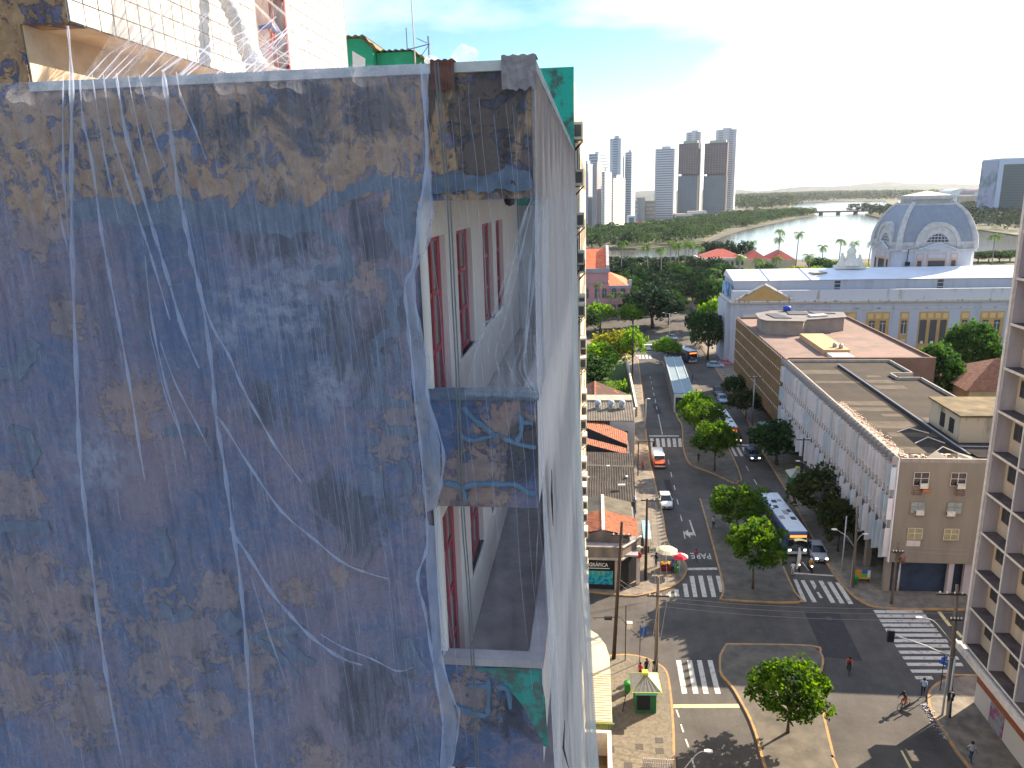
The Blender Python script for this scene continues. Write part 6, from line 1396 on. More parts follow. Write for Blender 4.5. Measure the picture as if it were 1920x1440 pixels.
low('low_building', 'pale block deep in the far trees left of the hills', 410.9, 450.8, 2300, 20.3, 30, M_lw, 1)
FBX = thing('white_frame_building', 'white box framed like a gate at the edge of the mangrove', 'building', (60, 860, 0))
fx0, fx1, fz = (37.18, 46.67, 15.93)
mb = MB(); mb.box(fx0, fx0 + 2, 860, 870, 0, fz); mb.box(fx1 - 2, fx1, 860, 870, 0, fz); mb.box(fx0, fx1, 860, 870, fz, fz + 2); mb.build('frame', M_lw, FBX, None, (60, 860, 0)); MB().box(fx0 + 2, fx1 - 2, 862, 869, 0, fz).build('infill', M_lg, FBX, None, (60, 860, 0))
hx0, hx1 = (47.77, 57.46)
RH = thing('red_roof_house', 'small white house with a red roof behind the mangrove', 'house', (hx0, 880, 0)); MB().box(hx0, hx1, 880, 892, 0, 7).build('walls', M_lw, RH, None, (hx0, 880, 0)); hip(hx0, hx1, 880, 892, 7, 12, .5).build('roof', M_redr, RH, None, (hx0, 880, 0))
# arched halls on the right bank
for lab, x0, x1, Y, zt, m in [('left arched hall with a pale blue front behind the dome', 787.87, 837.45, 1800, 33.85, 0), ('right arched hall with a brown curved roof beside the glass tower', 791.99, 852.21, 1700, 35.04, 1)]:
    t = thing('arched_hall', lab, 'hall', ((x0 + x1) / 2, Y, 0), 0, 'arched halls across the river'); o = ((x0 + x1) / 2, Y, 0); n = 14; a = MB(); c_ = (x0 + x1) / 2; hw_ = (x1 - x0) / 2; zb = zt * .62
    arc = [(c_ + hw_ * math.cos(math.pi * k / n), zb + (zt - zb) * math.sin(math.pi * k / n)) for k in range(n + 1)]
    for (xa, za), (xb, zb2) in zip(arc, arc[1:]): a.poly([(xa, Y - 2, za), (xb, Y - 2, zb2), (xb, Y + 60, zb2), (xa, Y + 60, za)])
    a.build('roof', mat('hall_roof_%d' % m, ((.42, .46, .5), (.22, .17, .18))[m], .7, var=.1, scale=.05), t, None, o)
    MB().poly([(x, Y, z) for x, z in arc] + [(x0, Y, 0), (x1, Y, 0)]).build('front', mat('hall_front', (.45, .58, .66), .7, var=.15, scale=.1), t, None, o)
    MB().box(x0, x1, Y + 2, Y + 58, 0, zb).build('walls', M_lw, t, None, o)
WS = (685.32, 730.23, 21.03)
low('low_warehouse', 'long low pale warehouse in front of the arched halls', WS[0], WS[1], 1500, WS[2], 30, M_plast, 0)
# glass office tower on the right bank
GT = thing('glass_office_tower', 'green glass office tower with a pale frame on the far right bank', 'tower', (470, 960, 0))
gx0, gx1, gz = (472.16, 549.72, 69.12)
go = (470, 960, 0); g2 = lambda mb, n, m, k=None: mb.build(n, m, GT, k, go)
g2(MB().box(gx0, gx1, 960, 1000, 0, gz), 'body', glass('green_glass', (.035, .085, .095), .3))
mb = MB(); mb.box(gx0, gx0 + 5, 959, 960, 0, gz); mb.box(gx0 + 5, gx1, 959, 960, gz - 5, gz); mb.box(gx0, gx1, 959, 1000, gz, gz + 2); g2(mb, 'frame', mat('blue_white_frame', (.42, .50, .60), .7))
g2(MB().box(gx0 - .6, gx0, 960, 1000, 0, gz), 'side_face', mat('mural_side', (.30, .33, .45), .8, col2=(.10, .18, .20), scale=.06, thr=(.4, .55)))
mb = MB()
for k in range(22): mb.box(gx0 + 5, gx1, 959.6, 959.99, k * gz / 23 + 1, k * gz / 23 + 2)
g2(mb, 'floor_lines', mat('dark_mullion', (.05, .07, .10), .6), 'stuff')
# bridge
BX0, BX1, BZ = (361.09, 469.32, 4.39)
BR = thing('river_bridge', 'low dark concrete bridge crossing the narrow of the river', 'bridge', (BX0, 1335, 0)); bro = (BX0, 1335, 0)
MB().box(BX0 - 40, BX1 + 30, 1330, 1342, BZ - 1.8, BZ + .6).build('deck', mat('dark_bridge', (.17, .15, .15), .9, var=.2, scale=.1), BR, None, bro)
for t_ in (.18, .44, .70): MB().box(BX0 + (BX1 - BX0) * t_, BX0 + (BX1 - BX0) * t_ + 4, 1331, 1341, -4, BZ - 1.8).build('pier', mat('dark_bridge', (.17, .15, .15)), BR, None, bro)
mb = MB()
for k in range(30): mb.box(BX0 + k * 4, BX0 + k * 4 + .4, 1330, 1330.4, BZ + .6, BZ + 2)
mb.build('railing', mat('dark_bridge', (.17, .15, .15)), BR, 'stuff', bro)


# ------------------------------------------------------------------ trees
L_mid = leafmat('leaf_mid', (.010, .030, .008), (.078, .135, .016), .40)
L_dark = leafmat('leaf_dark', (.004, .014, .008), (.015, .036, .014), .22)
L_bright = leafmat('leaf_bright', (.035, .085, .012), (.13, .21, .03), .4)
L_yel = leafmat('leaf_yellow', (.06, .09, .014), (.22, .19, .03), .4)
L_rust = leafmat('leaf_rusty', (.010, .022, .008), (.050, .055, .016), .3)
L_palm = leafmat('leaf_palm', (.025, .06, .015), (.09, .15, .035), .3)
M_bark = mat('bark', (.11, .085, .06), .95, col2=(.06, .045, .035), scale=4, bump=.4)
M_palmb = mat('palm_bark', (.26, .24, .21), .95, col2=(.16, .15, .13), scale=2, bump=.3)
def leaf(mb, c, size, rnd):
    """a folded leaf-sized pair of triangles"""
    a = Vector((rnd.gauss(0, 1), rnd.gauss(0, 1), rnd.gauss(0, .7))); a = a.normalized() if a.length > 1e-6 else Vector((1, 0, 0))
    b = a.cross(Vector((rnd.gauss(0, 1), rnd.gauss(0, 1), rnd.gauss(0, 1)))); b = b.normalized() if b.length > 1e-6 else Vector((0, 0, 1))
    i = len(mb.v); w = size * .32
    mb.v += [tuple(c - a * size * .5), tuple(c + b * w), tuple(c + a * size * .5), tuple(c - b * w)]
    mb.face([i, i + 1, i + 2, i + 3])
def crown(seed, ncl, nlf, size, cl_r=.30, shape=1.0, hollow=.62, lumps=.22, sq=.72):
    """uneven crown of unit radius: leaf clumps spread through an ellipsoid shell"""
    rnd = random.Random(seed); mb = MB(); cents = []
    for k in range(ncl):
        t = math.acos(1 - 2 * (k + .5) / ncl * .82); p = k * 2.39996 + rnd.uniform(-.3, .3)
        r = (hollow + (1 - hollow) * rnd.random()) * (1 + lumps * noise.noise(Vector((math.cos(p) * 1.5, math.sin(p) * 1.5, t * 1.3 + seed))))
        c = Vector((r * math.sin(t) * math.cos(p), r * math.sin(t) * math.sin(p), r * math.cos(t) * sq)); cents.append(c)
        cr_ = cl_r * rnd.uniform(.65, 1.2)
        for q in range(nlf):
            d = Vector((rnd.gauss(0, 1), rnd.gauss(0, 1), rnd.gauss(0, .8))).normalized() * cr_ * rnd.random() ** .45
            leaf(mb, c + d, size * rnd.uniform(.7, 1.3), rnd)
    return mb, cents
def trunk(cents, h0, rad, seed, base=-1.15, n=8):
    rnd = random.Random(seed); mb = MB(); mb.smooth = True
    fork = Vector((rnd.uniform(-.05, .05), rnd.uniform(-.05, .05), h0))
    mb.tube([(0, 0, base), (fork.x * .5, fork.y * .5, (base + h0) / 2), tuple(fork)], [rad * 1.5, rad, rad * .85], 8)
    for k in range(n):
        c = cents[(k * 7 + 3) % len(cents)]
        mb.tube([tuple(fork - Vector((0, 0, .05))), tuple(fork.lerp(c, .5) + Vector((0, 0, .06))), tuple(c * .9)], [rad * .6, rad * .38, rad * .14], 5)
    return mb
PROTO = {}
def proto(key, lm, *a, base=-1.15, rad=.06, h0=-.45, **k):
    c, cents = crown(*a, **k); PROTO[key] = (c.mesh('crown', lm), trunk(cents, h0, rad, a[0], base).mesh('trunk', M_bark), base)
proto('near', L_mid, 3, 70, 60, .125, cl_r=.25, base=-1.35, rad=.035, h0=-.6, lumps=.3)
proto('avenue', L_mid, 5, 60, 52, .145, cl_r=.27, base=-1.6, rad=.035, h0=-.7, lumps=.3)
proto('avenue_b', L_mid, 8, 55, 50, .15, cl_r=.28, base=-1.5, rad=.035, h0=-.7, lumps=.35)
proto('rusty', L_rust, 12, 50, 50, .15, cl_r=.30, base=-1.4, rad=.035, h0=-.6)
proto('mango', leafmat('leaf_mango', (.008, .026, .008), (.045, .095, .018), .3), 15, 150, 60, .12, cl_r=.22, base=-1.4, rad=.06, h0=-.5, lumps=.12, hollow=.8, sq=.85)
proto('yellow', L_yel, 18, 50, 50, .15, cl_r=.28, base=-1.5, rad=.03, h0=-.7, lumps=.35)
proto('bright', L_bright, 21, 50, 48, .16, cl_r=.28, base=-1.4, rad=.04, h0=-.6, lumps=.3)
proto('park', L_dark, 24, 46, 40, .17, cl_r=.30, base=-1.2, rad=.05, h0=-.6, lumps=.25)
proto('park_b', leafmat('leaf_park', (.007, .021, .009), (.030, .062, .016), .3), 27, 46, 40, .17, cl_r=.30, base=-1.2, rad=.05, h0=-.6, lumps=.3)
proto('slim', L_bright, 30, 34, 40, .17, cl_r=.34, base=-2.2, rad=.035, h0=-.9, lumps=.5)
def tree(key, x, y, h, r, label, group=None, rz=None, zb=.1, name='tree'):
    """h total height, r crown radius"""
    cm_, tm_, base = PROTO[key]
    t = thing(name, label, 'tree', (x, y, zb), random.uniform(0, 6.28) if rz is None else rz, group)
    top = .80; s = h / (top - base)
    for nm, me in (('crown', cm_), ('trunk', tm_)):
        o = inst(me, nm, t, (0, 0, -base * s), (0, 0, 0), (r, r, s))
    return t
tree('near', 15.4, 52.2, 6.3, 2.85, 'small rounded tree alone on the near median', 'median trees', 1.0)
tree('avenue', 17.2, 74.6, 8.0, 3.0, 'taller of the two trees on the middle median, in front of the bus', 'median trees', 2.2)
tree('avenue_b', 17.9, 87.5, 6.6, 3.3, 'lower tree on the middle median, behind the taller one', 'median trees', .4)
tree('avenue', 18.6, 110.2, 8.0, 3.3, 'near tree of the leafy clump at the end of the station median', 'median trees', .9)
tree('avenue_b', 18.4, 121.5, 8.2, 3.4, 'middle tree of the leafy clump at the end of the station median', 'median trees', 3.9)
tree('bright', 18.2, 131.0, 7.4, 2.7, 'far bright tipped tree of the clump beside the station', 'median trees', 5.0)
tree('rusty', 29.3, 91.5, 7.6, 4.3, 'dark rusty leaved tree on the pavement beside the louvres', 'pavement trees', .3)
tree('rusty', 28.9, 84.0, 6.6, 2.4, 'narrow dark tree nearest the grey block corner on the louvre pavement', 'pavement trees', 2.0)
tree('park_b', 28.6, 113.5, 7.2, 4.2, 'dense dark tree on the pavement before the brown block', 'pavement trees', 1.3)
tree('rusty', 28.6, 138, 5.6, 3.2, 'low dark tree beside the parked cars under the brown block', 'pavement trees', 4.2)
tree('park_b', 28.9, 152, 5.0, 2.6, 'small dark tree further along under the brown block', 'pavement trees', 2.2)
tree('bright', 18.6, 187.5, 6.4, 3.6, 'short bright tree at the far end of the station median', 'median trees', 3.3)
tree('mango', *(61.0, 137), 13.6, 4.6, 'near one of two round dark mango trees behind the louvred block', 'mango trees', 1.1)
tree('mango', *(73.0, 150), 15.0, 5.2, 'far one of two round dark mango trees, beside the tiled house', 'mango trees', 2.5)
# right pavement beyond the brown block
tree('park_b', *(29.1, 190), 12.5, 4.6, 'leafy tree at the corner before the domed building', 'trees by the domed building', 0)
tree('bright', *(34.1, 212), 13, 4.4, 'sunlit tree just behind the corner tree by the domed building', 'trees by the domed building', 2)
tree('park_b', *(36.6, 236), 16, 5.0, 'taller tree behind the sunlit one by the domed building', 'trees by the domed building', 4)
tree('park', *(29.6, 222), 8, 2.6, 'small dark tree beside the far zebra crossing', 'trees by the domed building', 1)
# left garden trees
tree('yellow', *(4.3, 172), 11, 5.2, 'yellowing tree leaning over the garden on the left', 'garden trees', 1)
tree('bright', *(0.6, 165), 9.5, 5.0, 'bright green tree at the garden wall beside the air conditioners', 'garden trees', 2)
tree('slim', *(8.9, 168), 12.5, 3.0, 'slim tree beside the garden pole on the left pavement', 'garden trees', 3)
tree('park_b', *(-0.9, 158), 8, 5.0, 'dark leafy tree at the back of the garden', 'garden trees', 4)
tree('bright', *(-0.9, 146), 3.6, 4.2, 'low bright bush in front of the garden hedge', 'garden trees', 4)
tree('bright', *(2.0, 236), 8.5, 5.4, 'leafy tree in front of the pink palace', 'palace trees', 4)
tree('park_b', *(-2.5, 226), 8.0, 5.0, 'dark tree at the left foot of the pink palace', 'palace trees', 1)
tree('park', *(18.8, 238), 13, 9.5, 'big spreading dark tree at the corner of the park', 'park trees', 2)
tree('park_b', *(24.5, 244), 11.5, 5.6, 'drooping side tree right of the big spreading park tree', 'park trees', 5)
tree('bright', *(12.0, 232), 9.0, 4.0, 'bright tree between the pink palace and the park tree', 'park trees', 5)
rnd = random.Random(11)
k = 0
for px_row in [[(12.2, 268.0), (17.3, 268.0), (22.9, 268.0)], [(15.2, 282.0), (21.5, 282.0), (27.8, 282.0), (34.8, 282.0), (44.5, 282.0)], [(11.5, 300.0), (17.9, 300.0), (24.1, 300.0), (31.2, 300.0), (39.1, 300.0), (45.7, 300.0)], [(10.7, 325.0), (16.4, 325.0), (23.2, 325.0), (30.0, 325.0), (37.9, 325.0), (46.4, 325.0), (53.5, 325.0)], [(9.0, 350.0), (15.9, 350.0), (22.8, 350.0), (30.6, 350.0), (37.9, 350.0), (45.6, 350.0), (52.9, 350.0)], [(5.8, 380.0), (12.5, 380.0), (20.0, 380.0), (27.9, 380.0), (36.4, 380.0), (45.6, 380.0), (52.2, 380.0)], [(-1.0, 415.0), (7.8, 415.0), (16.6, 415.0), (25.3, 415.0), (34.6, 415.0), (43.2, 415.0), (51.8, 415.0)], [(-6.0, 455.0), (2.1, 455.0), (11.7, 455.0), (22.9, 455.0), (32.5, 455.0), (43.6, 455.0), (54.6, 455.0), (62.5, 455.0)]]:
    for x, y in px_row:
        x += rnd.uniform(-2, 2); h = rnd.uniform(8.5, 13.0) if y < 360 else rnd.uniform(6, 8.5) if y < 400 else rnd.uniform(3.8, 5.6); k += 1
        tree(('park', 'park_b', 'park', 'park', 'park_b')[k % 5], x, y, h, rnd.uniform(5.0, 7.5), 'dark leafy tree in the dense park beyond the junction', 'trees of the dense park', rnd.uniform(0, 6))
for i, (x, y) in enumerate([(67.4, 330.0), (77.4, 345.0), (81.9, 335.0), (92.5, 350.0), (96.7, 340.0), (107.0, 352.0), (111.7, 345.0), (119.8, 350.0), (125.5, 352.0), (108.2, 372.0), (119.9, 378.0), (70.5, 440.0), (66.3, 442.0), (77.5, 446.0), (85.4, 440.0)]):
    tree(('bright', 'park_b', 'bright', 'yellow')[i % 4] if y < 430 else 'park', x, y, 9.3 + rnd.uniform(-1.5, 1.0) if y < 380 else 13.5, rnd.uniform(4.5, 6.5), ORD[i] + ' leafy tree from the left in the belt behind the white roof' if y < 430 else ORD[i - 11] + ' dark tree from the left behind the riverside palace', 'trees behind the white roof' if y < 430 else 'trees behind the palace', rnd.uniform(0, 6))
for i, (x, y) in enumerate([(212.0, 440.0), (220.0, 445.0), (223.1, 440.0), (231.2, 445.0)]): tree('park_b', x, y, 6.0, 6.0, ORD[i] + ' low bush from the left on the near shore right of the dome', 'shore bushes', i)

# palms
def palm_mesh(seed, h, nf=15, fl=3.2, lean=.06, droop=1.0):
    rnd = random.Random(seed); tk = MB(); tk.smooth = True; pts = []
    dx, dy = rnd.uniform(-lean, lean) * h, rnd.uniform(-lean, lean) * h
    for k in range(7): t = k / 6; pts.append((dx * t * t, dy * t * t, h * t))
    tk.tube(pts, [.28 - .10 * (k / 6) for k in range(7)], 7)
    cr = MB(); top = Vector(pts[-1])
    for q in range(nf):
        a = q * 2.39996; e0 = rnd.uniform(-.1, 1.15); L = fl * rnd.uniform(.8, 1.1); sp = []; p = top.copy(); e = e0
        n = 8
        for k in range(n + 1):
            sp.append(p.copy()); d = Vector((math.cos(a) * math.cos(e), math.sin(a) * math.cos(e), math.sin(e))); p = p + d * (L / n); e -= (.24 + .10 * rnd.random()) * droop
        for k in range(n):
            A, B = sp[k], sp[k + 1]; d = (B - A).normalized(); side = d.cross(Vector((0, 0, 1))); side = side.normalized() if side.length > .05 else Vector((math.sin(a), -math.cos(a), 0))
            wd = fl * .24 * math.sin(math.pi * (k + .8) / (n + 1)) + .08
            for s_ in (-1, 1):
                for m_ in (0, .5):
                    c = A.lerp(B, m_); i = len(cr.v); tip = c + side * s_ * wd + d * wd * .45 - Vector((0, 0, wd * .55)); cr.v += [tuple(c), tuple(c + d * (L / n) * .36), tuple(tip)]; cr.face([i, i + 1, i + 2])
    return cr.mesh('fronds', L_palm), tk.mesh('trunk', M_palmb)
PAL = [palm_mesh(s, h, lean=l) for s, h, l in ((1, 16, .05), (2, 14, .07), (3, 18, .04), (4, 10, .08))]
def palm(v, x, y, h, label, group, s=None):
    hh = (16, 14, 18, 10)[v]; t = thing('palm_tree', label, 'palm tree', (x, y, 0), rnd.uniform(0, 6.28), group)
    f, tk = PAL[v]; k = h / hh
    inst(tk, 'trunk', t, (0, 0, 0), (0, 0, 0), (1, 1, k)); kk = s or 1.0
    o = inst(f, 'fronds', t, (0, 0, h - hh * kk), (0, 0, 0), (kk, kk, kk)); tx = 0
    return t
for i, (x, y, h) in enumerate([(102.7, 395, 22.4), (95.0, 400, 23.6), (95.7, 402, 19.5), (114.2, 390, 15.8), (120.6, 385, 19.1), (127.2, 385, 17.9), (134.5, 385, 17.5), (97.6, 470, 13.8)]):
    palm(i % 3, x, y, h - 2.2, ('tall royal palm standing clear against the river, second from the left', 'taller of two palms standing close together over the red palace roof', 'shorter of two palms standing close together over the red palace roof', 'royal palm furthest left of the four beside the statue', 'tallest royal palm of the four beside the statue', 'royal palm just left of the statue', 'royal palm just behind the statue, next to the drum', 'wide palm left of the palace wing roof')[i], 'royal palms along the river', 1.3)
x, y, h = (192.0, 385, 20.2); palm(2, x, y, h - 2.2, 'single wind-blown royal palm right of the dome', 'royal palms along the river', 1.4)
for i, (x, y, h) in enumerate([(23.5, 330, 21.9), (29.9, 338, 19.5), (37.2, 372, 20.2), (39.3, 352, 20.8), (42.6, 362, 21.1), (43.6, 352, 20.7), (47.9, 368, 19.9), (48.8, 360, 18.9), (40.6, 380, 18.6), (12.4, 345, 22.4), (40.7, 300, 12.4), (44.3, 305, 11.2), (45.2, 285, 14.8), (42.3, 262, 13.7)]):
    palm(i % 3, x, y, h - 2, ('lone palm left of the park palm cluster', 'second palm, between the lone one and the cluster', *(ORD[q] + ' palm from the left in the tall cluster over the park' for q in range(7)), 'shadowy palm at the left over the park trees', 'bright low palm before the park, left one', 'bright low palm before the park, right one', 'bright palm beside the white wing, upper one', 'bright palm beside the white wing, lower one')[i], 'palms of the park', 1.25 if i < 10 else 1.5)
for i, (x, y, h) in enumerate([(1.5, 250, 13.9), (5.3, 252, 9.9), (8.5, 252, 10.4)]): palm(3, x, y, h - 1, ('tall fan palm in front of the pink palace', 'left one of two short fan palms before the pink palace', 'right one of two short fan palms before the pink palace')[i], 'palms before the pink palace', .75)
for i, (x, y, h) in enumerate([(61.8, 330, 15.3), (67.5, 315, 14.9), (76.2, 325, 14.6), (93.0, 335, 14.4), (33.3, 200, 10.9), (36.2, 216, 10.4)]): palm(3, x, y, h - .5, ORD[i] + ' bushy palm from the left behind the white roof' if i < 4 else ('bushy palm at the corner pavement by the white wing, near one', 'bushy palm at the corner pavement by the white wing, far one')[i - 4], 'bushy palms', 1.3)
# hedge
hm_ = MB(); rh = random.Random(5)
for q in range(5200):
    x = rh.uniform(-12, 7.4); y = rh.choice((rh.gauss(147, .9), rh.gauss(158, 1.0), rh.gauss(140.5, .5)))
    leaf(hm_, Vector((x, y, rh.uniform(.2, 2.5))), rh.uniform(.35, .6), rh)
hm_.build('foliage', L_bright, GH, None, (1, 150, 0))
# mangrove and far woods: masses nobody could count
def wood(name, label, poly, n, rad, size, nlf, lm, hgt, seed):
    rr = random.Random(seed); mb = MB(); xs = [p[0] for p in poly]; ys = [p[1] for p in poly]
    def inside(x, y):
        c = False
        for (x1, y1), (x2, y2) in zip(poly, poly[1:] + poly[:1]):
            if (y1 > y) != (y2 > y) and x < (x2 - x1) * (y - y1) / (y2 - y1) + x1: c = not c
        return c
    k = 0
    while k < n:
        x, y = rr.uniform(min(xs), max(xs)), rr.uniform(min(ys), max(ys))
        if not inside(x, y): continue
        k += 1; r0 = rad * rr.uniform(.6, 1.4); h = hgt * rr.uniform(.65, 1.25)
        for q in range(nlf):
            a, u = rr.uniform(0, 6.28), rr.random(); z = h * (1 - .75 * u * u); rad_ = r0 * math.sqrt(u) 
            leaf(mb, Vector((x + rad_ * math.cos(a), y + rad_ * math.sin(a), z)), size * rr.uniform(.7, 1.3), rr)
    o = mb.build(name, lm, None, 'stuff'); o['label'] = label; o['category'] = 'trees'; return o
bank = river[1:]
poly = [(-320, 655)] + bank[0:1] + bank[1:] + [(350, 1420), (250, 1330), (110, 1010), (40, 860), (-60, 800), (-320, 800)]
wood('mangrove', 'dense green mangrove along the left bank of the river', poly, 1500, 6.0, 2.6, 46, leafmat('leaf_mangrove', (.008, .022, .010), (.040, .068, .024), .25, .05), 9.5, 1)
wood('right_bank_wood', 'dark wood on the right bank of the river behind the dome', [(447.58, 1315.97), (402.86, 1103.52), (389.01, 948.03), (392.07, 838.13), (371.22, 711.18)] + [(620, 760), (780, 900), (720, 1350), (450, 1420)], 1100, 8, 3.4, 40, leafmat('leaf_bankwood', (.006, .014, .010), (.022, .038, .020), .2, .05), 13, 2)
wood('far_wood', 'hazy wood beyond the bridge before the hills', [(288.96, 1624.34), (373.27, 1689.17), (477.24, 1881.11), (567.51, 2311.01), (825.14, 2762.07), (944.43, 2601.64), (1112.02, 2608.86), (1543.62, 3625.66), (1701.57, 5707.41), (806.57, 4554.0)], 1700, 22, 9, 24, leafmat('leaf_farwood', (.014, .026, .014), (.045, .06, .03), .2, .02), 22, 3)


# ------------------------------------------------------------------ bus station on the median
BS = thing('bus_station', 'long pale blue roofed bus station on the median between the carriageways', 'bus station', (18, 160, 0))
bo = (18, 160, 0); bs = lambda mb, n, m, p=None, k=None: mb.build(n, m, p or BS, k, bo)
q4 = [(15.7, 143.0), (19.6, 142.8), (20.8, 177.0), (16.8, 176.4)]
M_stroof = mat('pale_blue_roof', (.21, .27, .295), .55, col2=(.17, .225, .25), scale=.3)
rf = bs(MB().prism(q4, 3.62, 3.82), 'roof', M_stroof)
for t_ in (.03, .5, .97):
    a = Vector(q4[0]).lerp(Vector(q4[1]), t_); b = Vector(q4[3]).lerp(Vector(q4[2]), t_)
    bs(MB().prism([(a.x - .1, a.y), (a.x + .1, a.y), (b.x + .1, b.y), (b.x - .1, b.y)], 3.822, 3.95), 'roof_seam', mat('pale_seam', (.32, .36, .38), .6), rf)
c = Vector((18.2, 160)); inn = [tuple(c + (Vector(p) - c) * .965) for p in q4]
bs(MB().prism([(x + (.25 if x < 18 else -.25), y) for x, y in inn], .5, 3.6), 'glass_walls', glass('station_glass', (.05, .06, .07), .15)); bs(MB().prism(inn, .1, .5), 'platform', M_med)
mb = MB(); mb.box(15.75, 16.0, 142.7, 143.2, 0, 3.6); mb.box(19.3, 19.55, 142.5, 143.0, 0, 3.6); mb.box(16.0, 19.3, 142.6, 142.9, 3.0, 3.6); bs(mb, 'end_frame', mat('station_frame', (.52, .53, .55), .6))
mb = MB()
for k in range(12):
    t_ = (k + .5) / 12
    for e in (0, 1):
        a = Vector(inn[0 if e == 0 else 1]).lerp(Vector(inn[3 if e == 0 else 2]), t_); mb.cbox(a.x, a.y, .1, .15, .15, 3.5)
bs(mb, 'posts', M_steel)

# ------------------------------------------------------------------ vehicles
M_tyre = mat('tyre', (.018, .018, .02), .9); M_rim = mat('rim', (.40, .40, .42), .4, metal=.5); M_lamp_on = mat('lit_headlamp', (1.0, .85, .6), .3, emit=2.5); M_lamp = mat('headlamp', (.6, .6, .6), .2); M_tail = mat('tail_lamp', (.4, .02, .02), .3); M_chrome = mat('bumper_dark', (.03, .03, .033), .6)
G_car = glass('car_glass', (.015, .018, .022), .05)
def paint(n, c): return mat('paint_' + n, c, .3, spec=.5)
def loft(st, mb=None, nseg=3):
    """stations (y, half width, z0, z1, corner radius) -> rounded body"""
    mb = mb or MB(); mb.smooth = True; rings = []
    for y, w, z0, z1, r in st:
        ring = []
        for cx, cz, a0 in ((w - r, z1 - r, 0), (-w + r, z1 - r, 90), (-w + r * .5, z0 + r * .5, 180), (w - r * .5, z0 + r * .5, 270)):
            rr = r if a0 < 180 else r * .5
            for k in range(nseg + 1): a = R(a0 + 90 * k / nseg); ring.append((cx + rr * math.cos(a), y, cz + rr * math.sin(a)))
        rings.append(ring)
    n = len(rings[0]); i0 = len(mb.v)
    for ring in rings: mb.v += ring
    for j in range(len(rings) - 1):
        for q in range(n): mb.face([i0 + j * n + q, i0 + j * n + (q + 1) % n, i0 + (j + 1) * n + (q + 1) % n, i0 + (j + 1) * n + q])
    mb.face([i0 + q for q in range(n)]); mb.face([i0 + (len(rings) - 1) * n + q for q in reversed(range(n))]); mb.smooth = False
    return mb
def wheels(t, pos, r=.31, w=.2):
    for x, y in pos:
        mb = MB(); mb.smooth = True; mb.lathe([(0, -w / 2), (r * .92, -w / 2), (r, -w / 2 + .03), (r, w / 2 - .03), (r * .92, w / 2), (0, w / 2)], 0, 0, 16)
        mb.v = [(c_ + x, a + y, b + r) for a, b, c_ in mb.v]; wh = mb.build('wheel', M_tyre, t)
        s = 1 if x > 0 else -1; rm = MB(); rm.lathe([(0, .0), (r * .6, 0), (r * .62, .01)], 0, 0, 12); rm.v = [(x + s * (w / 2 + .006), a + y, b + r) for a, b, c_ in rm.v]; rm.build('rim', M_rim, wh)
def car(label, x, y, rz, col, name='car', L=4.1, H=1.47, lit=False, suv=0, cat='car', group='cars on the avenue'):
    t = thing(name, label, cat, (x, y, .0), rz, group); h = L / 2; s = suv
    st = [(-h, .62, .30, .58, .12), (-h + .12, .76, .22, .72 + s * .1, .14), (-h + .75, .84, .20, .86 + s * .12, .14), (-h + 1.25, .86, .20, .95 + s * .12, .10), (h - .75, .86, .20, .98 + s * .12, .10), (h - .15, .80, .24, .92 + s * .12, .14), (h, .70, .32, .75, .12)]
    loft(st).build('body', paint(col[0], col[1]), t)
    zb, zr = .94 + s * .12, H; y0, y1, y2, y3 = -h + 1.05, -h + 1.85, h - (.95 if not s else .55), h - (.35 if not s else .2)
    wb, wr = .83, .64
    B = [(-wb, y0, zb), (wb, y0, zb), (wb, y3, zb), (-wb, y3, zb)]; T_ = [(-wr, y1, zr - .02), (wr, y1, zr - .02), (wr, y2, zr), (-wr, y2, zr)]
    mb = MB(); mb.poly([B[0], B[1], T_[1], T_[0]]).poly([B[1], B[2], T_[2], T_[1]]).poly([B[2], B[3], T_[3], T_[2]]).poly([B[3], B[0], T_[0], T_[3]]); mb.build('windows', G_car, t)
    loft([(y1 - .06, wr - .02, zr - .03, zr + .0, .012), (y1 + .15, wr + .03, zr - .05, zr + .035, .03), (y2 - .15, wr + .03, zr - .05, zr + .045, .03), (y2 + .08, wr - .02, zr - .03, zr + .01, .012)]).build('roof', paint(col[0], col[1]), t)
    pl = MB()
    for a, b in ((B[0], T_[0]), (B[1], T_[1]), (B[2], T_[2]), (B[3], T_[3])): pl.tube([a, b], .035, 5)
    for sx_ in (-1, 1): pl.tube([(sx_ * wb, (y0 + y3) / 2, zb), (sx_ * wr, (y1 + y2) / 2, zr)], .035, 5)
    pl.build('pillars', paint(col[0], col[1]), t, 'stuff')
    wheels(t, [(-.76, -h + .75), (.76, -h + .75), (-.76, h - .75), (.76, h - .75)])
    for sx_ in (-1, 1):
        loft([(-h - .01, .15, .56, .68, .04), (-h + .14, .16, .56, .72, .04)]).xform(Matrix.Translation((sx_ * .56, 0, 0))).build('headlight', M_lamp_on if lit else M_lamp, t)
        MB().box(sx_ * .58 - .12, sx_ * .58 + .12, h - .06, h + .01, .66, .80).build('tail_light', M_tail, t)
        MB().box(sx_ * .93 - .08, sx_ * .93 + .08, y0 + .35, y0 + .47, zb, zb + .12).build('mirror', paint(col[0], col[1]), t)
    MB().box(-.45, .45, -h - .015, -h + .1, .34, .52).build('grille', M_chrome, t)
    MB().box(-.22, .22, -h - .022, -h - .012, .40, .50).build('number_plate', M_lamp, t)
    return t
WHITE = ('white', (.72, .72, .70)); SILV = ('silver', (.30, .32, .36)); NAVY = ('navy', (.015, .04, .11)); PALEB = ('pale_blue', (.28, .42, .55)); DARKG = ('graphite', (.05, .06, .07)); ORG = ('orange', (.55, .11, .035)); PINK = ('pink', (.5, .16, .2))
car('white hatchback driving towards the camera in the left carriageway', 9.9, 97.3, R(2), WHITE)
